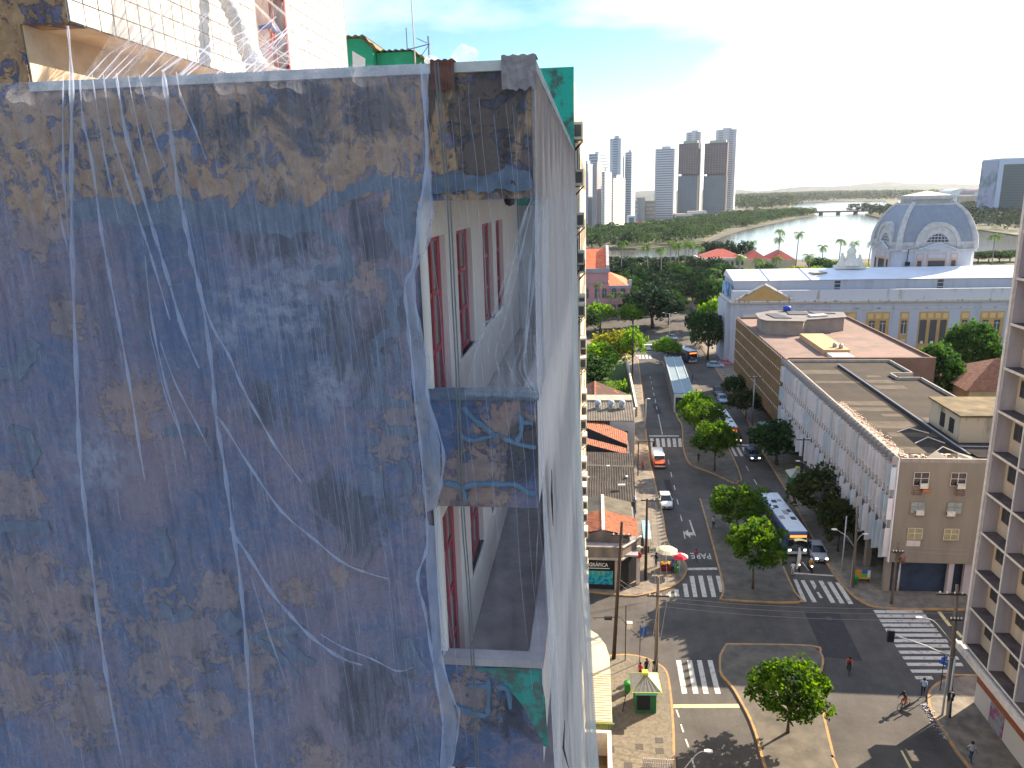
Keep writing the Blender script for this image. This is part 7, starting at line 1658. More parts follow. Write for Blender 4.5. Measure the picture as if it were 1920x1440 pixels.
car('silver car with headlights on, beside the blue bus at the stop line', 26.15, 83.0, R(1), SILV, lit=True)
car('dark blue car just past the zebra crossing on the right carriageway', 25.55, 116.8, R(4), NAVY, lit=True)
car('white estate car crossing the far junction near the zebra', 15.6, 203.5, R(95), WHITE, L=4.5, suv=1)
car('far silver white car seen under the park trees beyond the junction', 23.2, 218.5, R(20), SILV)
car('pale blue parked car under the brown block, nearer one', 26.3, 150.5, R(0), PALEB)
car('dark parked car under the brown block, just behind the pale blue one', 26.4, 156.6, R(0), DARKG)
car('bright parked car on the pavement corner below the brown block', 29.8, 182, R(80), PALEB)
car('pinkish car parked behind the pale one on the corner pavement', 33.0, 184.5, R(80), PINK)
# small lorry with a white box and an orange cab side
lt = thing('delivery_truck', 'small truck with white top and orange side in the left carriageway', 'truck', (10.25, 113.2, 0), R(2), 'cars on the avenue')
loft([(-2.4, .80, .35, 1.0, .12), (-2.2, .88, .30, 1.25, .12), (-1.5, .90, .30, 1.45, .1), (-1.45, .9, .3, 1.0, .1), (2.3, .9, .4, 1.0, .05)]).build('body', paint(*ORG), lt)
loft([(-1.42, .80, 1.0, 1.95, .12), (-.7, .86, 1.0, 2.05, .12), (2.3, .86, 1.0, 2.05, .08)]).build('box_top', paint(*WHITE), lt)
MB().poly([(-.78, -1.56, 1.40), (.78, -1.56, 1.40), (.72, -1.43, 1.88), (-.72, -1.43, 1.88)]).build('windscreen', G_car, lt)
MB().box(-.8, .8, -2.42, -2.38, .42, .62).build('bumper', paint(*WHITE), lt); wheels(lt, [(-.8, -1.6), (.8, -1.6), (-.8, 1.4), (.8, 1.4)])
def bus(label, x, y, rz, side, L=12.0, front=None, lit=True, low=(.05, .16, .26)):
    t = thing('bus', label, 'bus', (x, y, 0), rz, 'buses'); h = L / 2; fr_ = front or side
    loft([(-h, 1.12, .38, 2.9, .18), (-h + .12, 1.24, .32, 3.08, .2), (-h + .6, 1.26, .30, 3.12, .16), (h - .15, 1.26, .30, 3.12, .16), (h, 1.2, .4, 3.0, .15)]).build('body', paint(*side), t)
    MB().box(-1.12, 1.12, -h + .35, h - .25, 3.1, 3.16).build('roof_panel', mat('bus_roof', (.60, .65, .70), .6, var=.15, scale=1.5), t)
    mb = MB()
    for k in range(8):
        a = -h + 1.5 + k * (L - 2.4) / 8
        for s_ in (-1, 1): mb.box(s_ * 1.262 - .006, s_ * 1.262 + .006, a, a + (L - 2.4) / 8 - .12, 1.45, 2.45)
    mb.build('side_windows', G_car, t)
    loft([(-h - .02, 1.10, 1.15, 2.45, .15), (-h + .05, 1.12, 1.15, 2.45, .15)]).build('windscreen', G_car, t)
    MB().box(-.95, .95, -h - .03, -h + .05, 2.52, 2.80).build('route_display', mat('amber_display', (.9, .16, .03), .4, emit=1.2), t)
    MB().box(-1.15, 1.15, -h - .028, -h + .05, .42, .75).build('bumper', mat('bus_bumper', (.45, .47, .47), .6), t)
    MB().box(-1.0, 1.0, -h - .026, -h + .04, .78, 1.12).build('front_panel', paint(*fr_), t)
    for s_ in (-1, 1):
        loft([(-h - .05, .15, .82, 1.02, .05), (-h + .03, .16, .80, 1.04, .05)]).xform(Matrix.Translation((s_ * .88, 0, 0))).build('headlight', M_lamp_on if lit else M_lamp, t)
        mb = MB(); mb.tube([(s_ * 1.1, -h, 2.6), (s_ * 1.38, -h - .25, 2.5), (s_ * 1.38, -h - .25, 2.1)], .03, 5); mb.box(s_ * 1.38 - .07, s_ * 1.38 + .07, -h - .31, -h - .2, 1.8, 2.15); mb.build('mirror', M_chrome, t)
    for k, (a, b, c_, d) in enumerate(((-.1, .5, -1.0, .1), (.55, .95, -.4, .35), (-.7, -.2, .9, 1.6), (-.95, -.35, -2.3, -1.5), (.3, .9, -2.6, -1.9), (-.5, .1, 2.6, 3.3), (.3, .8, 3.0, 3.5))):
        MB().box(a, b, c_, d, 3.162, 3.24).build('roof_hatch', mat('dark_hatch' if k % 3 else 'grey_hatch', (.05, .05, .06) if k % 3 else (.30, .28, .30), .7), t)
    wheels(t, [(-1.08, -h + 2.4), (1.08, -h + 2.4), (-1.08, h - 2.6), (1.08, h - 2.6)], .48, .28)
    return t
BLUE = ('bus_blue', (.02, .07, .20))
b1 = bus('blue bus with a white roof waiting at the stop line', 23.45, 88.6, R(3.5), BLUE, 12.2, ('bus_teal', (.02, .10, .13)))
MB().box(-1.275, -1.268, -2.2, -1.0, .75, 1.35).box(-1.275, -1.268, -4.0, -2.9, .75, 1.2).build('side_lettering', M_white, b1)
MB().box(-1.272, -1.266, -.5, .4, .45, 2.4).box(-1.272, -1.266, 3.2, 4.2, .45, 2.4).build('door', G_car, b1)
bus('white roofed bus with a red orange front behind the median trees', 23.1, 128.6, R(1), ('bus_red', (.32, .03, .02)), 11.5)
bus('dark blue bus turning at the far junction behind the station', 22.3, 193.2, R(20), ('bus_dark', (.012, .018, .05)), 15, lit=False)

# ------------------------------------------------------------------ people, bicycles, motorbikes
SKIN = mat('skin', (.20, .11, .07), .6); HAIR = mat('dark_hair', (.015, .012, .010), .7); SHOE = mat('dark_shoe', (.03, .03, .035), .7)
def cloth_m(n, c): return mat('cloth_' + n, c, .9)
def figure(label, loc, rz, pose, shirt, pants, group='people in the street', helmet=None, name='person', cap=True):
    J = {'pel': (0, 0, .93, .125), 'wai': (0, 0, 1.08, .115), 'che': (0, -.01, 1.30, .135), 'nec': (0, 0, 1.47, .055), 'hea': (0, -.015, 1.58, .085), 'top': (0, -.005, 1.68, .075),
         'sl': (-.18, 0, 1.41, .06), 'sr': (.18, 0, 1.41, .06), 'el': (-.24, .02, 1.14, .045), 'er': (.24, .02, 1.14, .045), 'wl': (-.25, -.06, .90, .034), 'wr': (.25, -.06, .90, .034), 'fl': (-.25, -.10, .80, .03), 'fr': (.25, -.10, .80, .03),
         'hl': (-.09, 0, .88, .095), 'hr': (.09, 0, .88, .095), 'kl': (-.10, -.02, .49, .065), 'kr': (.10, -.02, .49, .065), 'al': (-.10, .03, .09, .042), 'ar': (.10, .03, .09, .042), 'tl': (-.11, -.13, .04, .035), 'tr': (.11, -.13, .04, .035)}
    if pose == 'walk':
        for k, v in {'kl': (-.10, -.18, .50), 'al': (-.10, -.24, .10), 'tl': (-.10, -.42, .06), 'kr': (.10, .06, .50), 'ar': (.10, .30, .14), 'tr': (.10, .16, .04), 'el': (-.24, .16, 1.16), 'wl': (-.23, .20, .92), 'fl': (-.22, .18, .83), 'er': (.24, -.10, 1.15), 'wr': (.22, -.24, .96), 'fr': (.21, -.30, .88)}.items(): J[k] = (*v, J[k][3])
    if pose == 'ride':
        for k, v in {'pel': (0, .22, .98), 'wai': (0, .14, 1.11), 'che': (0, -.04, 1.30), 'nec': (0, -.14, 1.43), 'hea': (0, -.19, 1.53), 'top': (0, -.18, 1.63), 'sl': (-.18, -.10, 1.38), 'sr': (.18, -.10, 1.38), 'el': (-.25, -.26, 1.18), 'er': (.25, -.26, 1.18), 'wl': (-.24, -.46, 1.06), 'wr': (.24, -.46, 1.06), 'fl': (-.23, -.54, 1.03), 'fr': (.23, -.54, 1.03), 'hl': (-.09, .20, .93), 'hr': (.09, .20, .93), 'kl': (-.12, -.16, .72), 'kr': (.12, -.10, .58), 'al': (-.11, .02, .36), 'ar': (.11, .06, .20), 'tl': (-.11, -.13, .33), 'tr': (.11, -.10, .16)}.items(): J[k] = (*v, J[k][3])
    E_ = [('pel', 'wai'), ('wai', 'che'), ('che', 'nec'), ('nec', 'hea'), ('hea', 'top'), ('che', 'sl'), ('che', 'sr'), ('sl', 'el'), ('sr', 'er'), ('el', 'wl'), ('er', 'wr'), ('wl', 'fl'), ('wr', 'fr'), ('pel', 'hl'), ('pel', 'hr'), ('hl', 'kl'), ('hr', 'kr'), ('kl', 'al'), ('kr', 'ar'), ('al', 'tl'), ('ar', 'tr')]
    names = list(J); me = bpy.data.meshes.new('body'); me.from_pydata([J[n][:3] for n in names], [(names.index(a), names.index(b)) for a, b in E_], [])
    o = bpy.data.objects.new('body', me); COL.objects.link(o)
    o.modifiers.new('skin', 'SKIN'); o.modifiers['skin'].use_smooth_shade = True; o.modifiers.new('sub', 'SUBSURF').levels = 1
    for i, n in enumerate(names): me.skin_vertices[0].data[i].radius = (J[n][3], J[n][3]); me.skin_vertices[0].data[i].use_root = (n == 'pel')
    me2 = bpy.data.meshes.new_from_object(o.evaluated_get(bpy.context.evaluated_depsgraph_get())); bpy.data.objects.remove(o); me2.name = 'body'
    me2.materials.clear()
    for m in (cloth_m(*shirt), cloth_m(*pants), SKIN, SHOE): me2.materials.append(m)
    zone = {('pel', 'wai'): 0, ('wai', 'che'): 0, ('che', 'nec'): 0, ('nec', 'hea'): 2, ('hea', 'top'): 2, ('che', 'sl'): 0, ('che', 'sr'): 0, ('sl', 'el'): 0, ('sr', 'er'): 0, ('el', 'wl'): 2, ('er', 'wr'): 2, ('wl', 'fl'): 2, ('wr', 'fr'): 2, ('pel', 'hl'): 1, ('pel', 'hr'): 1, ('hl', 'kl'): 1, ('hr', 'kr'): 1, ('kl', 'al'): 1, ('kr', 'ar'): 1, ('al', 'tl'): 3, ('ar', 'tr'): 3}
    seg = [(Vector(J[a][:3]), Vector(J[b][:3]), z) for (a, b), z in zone.items()]
    for p in me2.polygons:
        best = None
        for a, b, z in seg:
            d = b - a; t = max(0, min(1, (p.center - a).dot(d) / max(1e-9, d.length_squared))); q = (a + d * t - p.center).length
            if best is None or q < best[0]: best = (q, z)
        p.material_index = best[1]; p.use_smooth = True
    t = thing(name, label, 'person', loc, rz, group)
    bd_ = inst(me2, 'body', t)
    hc = Vector(J['hea'][:3]) + Vector((0, .012, .045)); hb = MB(); hb.smooth = True
    rad = .115 if not helmet else .145
    hb.lathe([(rad * math.cos(a), rad * 1.05 * math.sin(a)) for a in [R(-20 + 11 * k) for k in range(11)]], 0, 0, 12); hb.v = [(a + hc.x, b + hc.y, c + hc.z) for a, b, c in hb.v]
    hb.build('helmet' if helmet else 'hair', cloth_m(*helmet) if helmet else HAIR, bd_)
    nb = MB(); nb.box(hc.x - .012, hc.x + .012, hc.y - .125, hc.y - .095, hc.z - .05, hc.z - .015); nb.build('nose', SKIN, bd_)
    return t
RED = ('red', (.45, .03, .05)); BLK = ('black', (.02, .02, .025)); JEAN = ('jeans', (.03, .05, .11)); WHT = ('white', (.65, .65, .66)); YEL = ('yellow', (.65, .32, .02)); LBL = ('light_blue', (.30, .40, .58)); GRN = ('green', (.05, .25, .08)); ORN = ('orange', (.42, .09, .04)); BLU = ('blue', (.03, .12, .42)); BEI = ('beige', (.42, .36, .27))
figure('pedestrian in a red top walking on the road by the stop line', (11.9, 80.5, .0), R(60), 'walk', RED, JEAN)
figure('pedestrian in pale clothes standing on the middle median', (15.3, 89.6, .14), R(20), 'stand', BEI, BLK)
figure('pedestrian in a dark red top on the pavement beside the grey shed', (7.6, 109.5, .14), R(170), 'walk', RED, BLK)
figure('dark dressed pedestrian leaning by the pillar of the grey block', (32.5, 76.0, .14), R(100), 'stand', BLK, BLK)
figure('pedestrian in a light blue shirt at the kerb below the traffic light', (27.75, 57.6, .14), R(-20), 'walk', LBL, BLK)
figure('pedestrian in a pale shirt in the shade of the balcony tower', (28.1, 50.1, .14), R(10), 'walk', ('grey_white', (.36, .36, .38)), JEAN)
figure('person in red sitting out behind the kiosk, leftmost of the group', (4.15, 58.1, .14), R(-40), 'stand', RED, BLK)
figure('person in dark clothes behind the kiosk, middle of the group', (4.75, 58.7, .14), R(30), 'stand', BLK, JEAN)
figure('person with bare arms behind the kiosk, rightmost of the group by the pole', (5.3, 58.3, .14), R(80), 'stand', BEI, JEAN)
figure('vendor in a blue shirt beside the red and cream parasols', (8.9, 77.4, .14), R(-30), 'stand', BLU, BLK)
figure('vendor in green behind the fruit stall under the parasols', (9.45, 78.0, .14), R(60), 'stand', GRN, BLK)
figure('customer in dark clothes left of the fruit stall', (7.2, 79.0, .14), R(-60), 'stand', BLK, JEAN)
figure('blue topped pedestrian on the roadway beside the station', (22.4, 167, .0), R(0), 'walk', BLU, BLK)
figure('person in the shade of the station clump on the median path', (16.6, 113.6, .14), R(0), 'walk', BLK, BLK)
# man with a tall white banner
figure('person in white holding a tall white banner beside the median stop line', (22.2, 78.0, .0), R(0), 'stand', WHT, BEI)
bnr = thing('banner', 'tall narrow white banner held beside the motorbikes', 'banner', (22.5, 77.9, 0)); mb = MB(); mb.tube([(0, 0, .7), (.1, 0, 3.6)], .02, 5); mb.build('pole', M_steel, bnr)
mb = MB(); mb.smooth = True
for k in range(9): z = .9 + 2.6 * k / 8; w = .42 * math.sin(.4 + 2.2 * k / 8); mb.v += [(.03 * k / 3, 0, z), (.03 * k / 3 + w, .05 * math.sin(k), z)]
for k in range(8): mb.face([2 * k, 2 * k + 1, 2 * k + 3, 2 * k + 2])
mb.build('flag', M_white, bnr)
def ring(mb, c, r, rr, n=22):
    P = [(c[0], c[1] + r * math.cos(6.2832 * k / n), c[2] + r * math.sin(6.2832 * k / n)) for k in range(n + 1)]; mb.tube(P, rr, 5, False)
def bicycle(label, loc, rz, col=('black_frame', (.02, .02, .02)), lean=0, group='bicycles'):
    t = thing('bicycle', label, 'bicycle', loc, rz, group); t.rotation_euler = (0, lean, rz)
    for y in (-.52, .52):
        mb = MB(); ring(mb, (0, y, .34), .32, .022); w = mb.build('wheel', M_tyre, t); sp = MB()
        for k in range(8): a = k * .7854; sp.tube([(0, y, .34), (0, y + .31 * math.cos(a), .34 + .31 * math.sin(a))], .004, 3, False)
        sp.build('spokes', M_steel, w)
    mb = MB(); B_, S_, H_ = (0, .06, .30), (0, .22, .80), (0, -.36, .86)
    for a, b in ((B_, S_), (S_, H_), (B_, (0, -.33, .72)), (B_, (0, .52, .34)), (S_, (0, .52, .34)), (H_, (0, -.52, .34))): mb.tube([a, b], .018, 5)
    mb.build('frame', paint(*col), t)
    mb = MB(); mb.tube([(-.26, -.44, 1.0), (-.1, -.38, 1.02), (.1, -.38, 1.02), (.26, -.44, 1.0)], .014, 5); mb.tube([(0, -.37, .86), (0, -.38, 1.02)], .015, 5); mb.build('handlebar', M_chrome, t)
    loft([(.10, .03, .88, .92, .02), (.22, .07, .87, .93, .03), (.34, .08, .88, .93, .03)]).build('saddle', SHOE, t)
    return t
bicycle('bicycle ridden by the dark cyclist beside the litter strewn kerb', (25.6, 56.0, 0), R(-55), ('black_frame', (.02, .02, .02)))
figure('cyclist in a dark top with red trousers near the right kerb', (25.6, 56.0, 0), R(-55), 'ride', BLK, ORN, 'riders', BLK)
bicycle('bicycle ridden by the orange cyclist in the middle of the junction', (22.7, 60.6, 0), R(-15), ('dark_red_frame', (.08, .02, .02)))
figure('cyclist in orange red crossing the middle of the junction', (22.7, 60.6, 0), R(-15), 'ride', ORN, BLK, 'riders')
bicycle('parked bicycle standing beside the kiosk', (2.55, 54.3, .14), R(-10), lean=.12)
def motorbike(label, loc, rz, col):
    t = thing('motorbike', label, 'motorbike', loc, rz, 'motorbikes')
    for y in (-.62, .62): mb = MB(); mb.smooth = True; ring(mb, (0, y, .29), .24, .06, 18); mb.build('wheel', M_tyre, t)
    loft([(-.45, .05, .60, .80, .04), (-.25, .13, .55, .88, .06), (.05, .14, .50, .86, .06), (.2, .12, .52, .76, .05)]).build('tank', paint(*col), t)
    loft([(.1, .10, .72, .80, .03), (.5, .13, .74, .82, .03), (.85, .08, .80, .86, .03)]).build('seat', SHOE, t); loft([(-.25, .12, .25, .55, .05), (.25, .14, .25, .52, .05)]).build('engine', M_chrome, t)
    mb = MB(); mb.tube([(0, -.62, .29), (0, -.42, .92)], .03, 6); mb.tube([(-.34, -.34, 1.0), (-.1, -.42, .95), (.1, -.42, .95), (.34, -.34, 1.0)], .018, 5); mb.build('fork', M_chrome, t)
    mb = MB(); mb.smooth = True; mb.lathe([(0, 0), (.09, 0), (.10, .03), (.06, .08)], 0, 0, 10); mb.v = [(a, -.50 - c, .82 + b) for a, b, c in mb.v]; mb.build('headlight', M_lamp_on, t)
    return t
for lab, x, y, s_, hl, c in (('yellow jacketed', 24.45, 79.3, YEL, WHT, ('moto_white', (.4, .4, .4))), ('dark jacketed', 23.15, 79.6, BLK, BLK, ('moto_red', (.35, .02, .02))), ('far dark', 24.9, 123.6, BLK, BLK, ('moto_black', (.02, .02, .02)))):
    motorbike('motorbike under the %s rider %s' % (lab, 'at the stop line' if y < 100 else 'at the far zebra'), (x, y, 0), R(2), c)
    figure('%s motorbike rider %s' % (lab, 'waiting at the stop line' if y < 100 else 'waiting at the far zebra'), (x, y - .02, -.08), R(2), 'ride', s_, BLK, 'riders', hl)

# ------------------------------------------------------------------ street furniture
M_wood = mat('pole_concrete', (.20, .165, .125), .95, col2=(.11, .085, .065), scale=1.5, streak=True)
M_woodd = mat('pole_dark', (.07, .05, .04), .95, var=.4, scale=2)
def pole(name, label, x, y, h, top=None, r=.16, m=None, arms=(), zb=.1, cat='pole', group='utility poles'):
    t = thing(name, label, cat, (x, y, zb), 0, group); tx, ty = (top[0] - x, top[1] - y) if top else (0, 0)
    mb = MB(); mb.smooth = True; mb.tube([(0, 0, 0), (tx * .5, ty * .5, h * .5), (tx, ty, h)], [r, r * .85, r * .65], 8); mb.build('shaft', m or M_wood, t)
    for z, a, b in arms:
        mb = MB(); f = z / h; mb.box(tx * f + a, tx * f + b, ty * f - .06 - r, ty * f + .06 - r, z - .06, z + .06)
        ar = mb.build('crossarm', M_woodd, t); ins = MB()
        for k in range(4): ins.lathe([(.0, z + .06), (.06, z + .06), (.075, z + .14), (.04, z + .22), (0, z + .24)], tx * f + a + (b - a) * (k + .5) / 4, ty * f - r, 8)
        ins.build('insulators', M_white, ar)
    return t
pole('utility_pole', 'thick dark leaning utility pole at the kerb before the print shop', 1.9, 61.0, 13.8, (2.5, 61.0), .19, M_woodd, ((12.6, -.9, .9),))
pole('utility_pole', 'utility pole with a crossarm rising behind the kiosk', 5.55, 58.5, 9.9, None, .19, M_wood, ((8.2, -.95, .95),))
pole('utility_pole', 'utility pole with white insulators beside the balcony tower', 28.75, 55.1, 11.9, (28.0, 55.0), .20, M_wood, ((11.2, -1.6, .6), (9.0, -.5, .5)))
pole('utility_pole', 'cable laden pole with a transformer before the grey block', 30.7, 72.4, 7.0, None, .16, M_wood, ((6.0, -.6, .6),))
pole('utility_pole', 'pale square post just behind the cable laden pole', 32.3, 75.2, 3.8, None, .16, M_edge)
pole('utility_pole', 'tall wooden pole with lamp arms at the corner by the louvres', 27.9, 75.6, 9.5, (27.6, 75.6), .16, M_wood)
pole('utility_pole', 'dark pole with a broad white crossarm beside the print shop wall', 5.8, 75.9, 9.7, None, .18, M_woodd, ((9.6, -.7, 1.6),))
pole('utility_pole', 'tall dark pole beside the garden wall on the left pavement', 8.75, 165, 14.5, None, .2, M_woodd, ((13.4, -1, 1),))
pole('utility_pole', 'grey pole with a dark crossarm under the brown block', 28.9, 133.5, 9.5, None, .16, M_steel, ((9.2, -1.2, 1.2),))
pole('utility_pole', 'dark pole with a dark crossarm behind the pavement tree by the louvres', 28.7, 100.2, 8.8, None, .15, M_woodd, ((8.6, -1.0, 1.0),))
tr_ = MB(); tr_.smooth = True; tr_.lathe([(0, 0), (.3, 0), (.32, .7), (.25, .85), (0, .9)], 0, 0, 12); o = tr_.build('transformer', mat('rusty_transformer', (.22, .13, .10), .8, var=.3, scale=3)); o.location = (31.15, 72.2, 5.0); tag(o, 'small rusty transformer drum on the cable laden pole', 'transformer')
cb = MB(); rr = random.Random(3)
for k in range(14): a, b = rr.uniform(0, 6.28), rr.uniform(4.3, 6.4); cb.tube(smooth_path([(30.7, 72.2, b), (30.7 + .45 * math.cos(a), 72.2 + .3 * math.sin(a), b + rr.uniform(-.3, .4)), (30.7 + .2 * math.cos(a + 2), 72.2, b + .2)], 3), .02, 4)
tag(cb.build('cable_tangle', M_woodd, None, None, (30.7, 72.2, 5)), 'tangle of black cables round the head of the pole by the grey block', 'cables')
def lamp(label, x, y, h, pts, zb=.1, m=None):
    t = thing('street_lamp', label, 'street lamp', (x, y, zb), 0, 'street lamps'); mb = MB(); mb.smooth = True; mb.tube([(0, 0, 0), (0, 0, h)], [.09, .06], 7); mb.build('post', m or mat('lamp_post', (.42, .44, .46), .5), t)
    for P in pts:
        mb = MB(); mb.smooth = True; mb.tube(smooth_path(P, 4), .035, 6); mb.build('arm', mat('lamp_post', (.42, .44, .46)), t); e = P[-1]; d = 1 if e[0] > P[0][0] else -1
        loft([(-.14, .10, -.05, .05, .03), (0, .16, -.06, .06, .04), (.14, .10, -.05, .05, .03)]).xform(Matrix.Translation((e[0] + d * .15, e[1], e[2])) @ Matrix.Rotation(R(90), 4, 'Z') @ Matrix.Scale(2, 4, (0, 1, 0))).build('luminaire', M_white, t)
lamp('white street lamp post at the stop line beside the silver car', 27.85, 79.2, 6.7, [])
lamp('curved lamp arm mounted on the wooden pole by the louvres', 27.75, 75.75, 6.0, [[(0, 0, 4.6), (-.8, 0, 5.8), (-1.6, 0, 6.4), (-2.1, 0, 6.7)], [(0, 0, 5.0), (.4, 0, 5.9), (.8, 0, 6.25)]])
lamp('street lamp over the left carriageway beside the fruit sellers pavement', 9.45, 131.3, 5.7, [[(0, 0, 5.6), (.4, 0, 5.75)]])
lamp('far street lamp with double arms at the junction by the park', 21.7, 215, 8.2, [[(0, 0, 8), (-1.6, 0, 8.4)], [(0, 0, 8), (1.6, 0, 8.4)]])
lamp('street lamp leaning in from the bottom edge over the left carriageway', 5.9, 43.6, 3.2, [[(0, 0, 3.0), (.7, .2, 4.0), (1.3, .4, 4.6), (1.8, .4, 4.8)]])
lamp('lamp arm reaching over the zebra from the pole by the balcony tower', 28.3, 55.2, 6.8, [[(0, 0, 6.8), (-.7, 0, 7.6), (-1.6, 0, 8.6), (-2.5, 0, 8.85)]])
lamp('lamp arm over the green kiosk among the pavement trees', 29.4, 99.0, 5.2, [[(0, 0, 5), (-.8, 0, 5.6), (-1.5, 0, 5.9)]])
# traffic light
tl = thing('traffic_light', 'traffic light on a long white arm over the right hand zebra', 'traffic light', (28.45, 54.75, .1)); mb = MB(); mb.smooth = True; mb.tube([(0, 0, 0), (0, 0, 5.6)], [.09, .08], 8); mb.build('post', mat('lamp_post', (.42, .44, .46)), tl)
mb = MB(); mb.smooth = True; mb.tube([(0, 0, 5.6), (-2.4, .2, 6.6), (-4.9, .3, 7.4)], .05, 7); mb.build('arm', mat('lamp_post', (.42, .44, .46)), tl)
hd = MB().box(-5.15, -4.65, .15, .4, 6.75, 7.75); hd = hd.build('signal_head', mat('black_metal', (.02, .02, .025)), tl)
for k in range(3): mb = MB(); mb.lathe([(0, 0), (.11, 0), (.12, -.10)], 0, 0, 10); mb.v = [(-4.9 + a, .41 - c, 7.0 + .25 * k + b) for a, b, c in mb.v]; mb.build('lens', mat('dark_lens', (.03, .03, .03), .2), hd)
h2_ = MB().box(-.2, .2, -.25, -.05, 1.9, 2.6).build('pedestrian_signal', mat('black_metal', (.02, .02, .025)), tl)
sp_ = thing('post_signal', 'black round headed signal on a low post before the utility pole', 'signal', (28.3, 54.3, .1)); mb = MB(); mb.tube([(0, 0, 0), (0, 0, 2.4)], .05, 6); mb.build('post', M_steel, sp_); mb = MB(); mb.lathe([(0, -.06), (.28, -.06), (.28, .06), (0, .06)], 0, 0, 14); mb.v = [(a, c, 2.6 + b) for a, b, c in mb.v]; mb.build('disc', mat('black_metal', (.02, .02, .025)), sp_); MB().box(-.05, .05, -.075, -.06, 2.42, 2.78).build('pictogram', M_white, sp_)
ss = thing('street_sign', 'blue street name plates on a dark post by the right hand zebra', 'sign', (29.5, 58.4, .1), 0, 'blue street signs'); M_bsign = mat('blue_sign', (.02, .10, .42), .5)
mb = MB(); mb.tube([(0, 0, 0), (0, 0, 3.6)], .04, 6); mb.build('post', mat('black_metal', (.02, .02, .025)), ss)
for z, a in ((3.0, .5), (2.55, -.7)): MB().cbox(0, 0, z, .75, .03, .35, a).build('plate', M_bsign, ss)
ss = thing('street_sign', 'blue sign plate on a thin post at the kiosk corner kerb', 'sign', (4.25, 60.5, .1), 0, 'blue street signs'); mb = MB(); mb.tube([(0, 0, 0), (0, 0, 3.9)], .04, 6); mb.build('post', M_woodd, ss); MB().cbox(.3, 0, 2.9, .6, .03, .85, .5).build('plate', M_bsign, ss)
ss = thing('signal_post', 'thin post with a white box and an arm of signals at the kiosk corner', 'signal', (2.95, 60.8, .1)); mb = MB(); mb.tube([(0, 0, 0), (0, 0, 5.7)], .05, 6); mb.build('post', M_woodd, ss); MB().box(.1, .6, -.2, .2, 3.4, 4.0).build('box', M_edge, ss); mb = MB(); mb.tube([(-3, 0, 4.3), (-.5, 0, 4.5), (.5, 0, 3.2), (1.2, 0, 2.6)], .04, 5); mb.build('arm', M_woodd, ss); MB().cbox(-1.6, 0, 4.2, .7, .25, .3).build('signal_head', mat('black_metal', (.02, .02, .025)), ss)
ss = thing('signal_gantry', 'dark signal post with a bracket over the left carriageway zebra', 'signal', (6.75, 107.6, .1)); mb = MB(); mb.tube([(0, 0, 0), (0, 0, 5.6)], .09, 6); mb.tube([(0, 0, 5.5), (2.5, 0, 5.6)], .06, 6); mb.build('post', M_woodd, ss); MB().box(2.1, 2.4, -.12, .12, 4.8, 5.5).build('signal_head', mat('black_metal', (.02, .02, .025)), ss)
# kiosks, bins, stalls
def kiosk(label, x, y, rz, w=1.7, d=1.9, body=(.03, .16, .06), trim=(.42, .50, .06), roof=(.42, .42, .40), h=2.2, over=.36):
    t = thing('kiosk', label, 'kiosk', (x, y, .14), rz, 'green kiosks'); MB().box(-w / 2, w / 2, -d / 2, d / 2, 0, h).build('body', mat('kiosk_green', body, .7, var=.3, scale=2), t)
    MB().box(-w / 2 + .12, w / 2 - .5, -d / 2 - .02, -d / 2, .3, 1.7).build('hatch', M_dark, t); MB().box(-w / 2 - .05, w / 2 + .05, -d / 2 - .12, -d / 2 - .02, h - .42, h - .02).build('fascia', mat('mint_fascia', (.16, .52, .36), .6), t)
    W_, D_ = w / 2 + over, d / 2 + over; z0, z1 = h + .02, h + .95
    faces = (((-W_, -D_, z0), (W_, -D_, z0), (0, 0, z1)), ((W_, -D_, z0), (W_, D_, z0), (0, 0, z1)), ((W_, D_, z0), (-W_, D_, z0), (0, 0, z1)), ((-W_, D_, z0), (-W_, -D_, z0), (0, 0, z1)))
    for i, f in enumerate(faces):
        m = mat('kiosk_roof_%d' % (i % 2), tuple(c * (1 if i % 2 else .62) for c in roof), .7, var=.25, scale=4); s = MB(); n = 12
        a, b, c = map(Vector, f)
        for k in range(n): s.poly([a.lerp(b, k / n), a.lerp(b, (k + 1) / n), (a.lerp(b, (k + .5) / n)).lerp(c, 1) + Vector((0, 0, .0)), ])
        for q in range(len(s.v)): s.v[q] = (s.v[q][0], s.v[q][1], s.v[q][2] + (.02 if q % 2 else 0))
        s.build('roof_panel', m, t)
    tm_ = MB()
    for f in faces: tm_.tube([f[0], f[1]], .035, 5); tm_.tube([f[0], f[2]], .03, 5)
    tm_.build('roof_trim', mat('lime_trim', trim, .7), t); MB().box(-.25, .25, -.25, .25, z1 - .08, z1 + .15).build('roof_cap', mat('lime_trim', trim), t)
kiosk('green kiosk with a striped pyramid roof on the near left pavement', 4.3, 54.6, R(3))
kiosk('green kiosk with a grey roof under the trees beside the louvres', 29.1, 103.6, R(0), 1.9, 2.2)
def bin_(label, x, y, c=(.03, .28, .06)):
    t = thing('litter_bin', label, 'bin', (x, y, .14), 0, 'green litter bins'); mb = MB(); mb.smooth = True; mb.lathe([(0, .1), (.24, .1), (.30, .9), (.32, .95), (.26, .95)], 0, 0, 12); mb.build('body', mat('bin_green', c, .6), t); mb = MB(); mb.smooth = True; mb.lathe([(.33, .95), (.30, 1.03), (.1, 1.1), (0, 1.11)], 0, 0, 12); mb.build('lid', mat('bin_green', c), t); mb = MB(); mb.tube([(0, 0, 0), (0, 0, .12)], .1, 6); mb.build('foot', M_chrome, t)
bin_('green litter bin left of the striped kiosk', 2.95, 56.2); bin_('green litter bin beside the colourful stand on the right pavement', 28.35, 76.3)
st_ = thing('flyer_stand', 'orange blue and green flyer stand on the right hand corner pavement', 'stand', (29.3, 77.0, .14), R(-4)); 
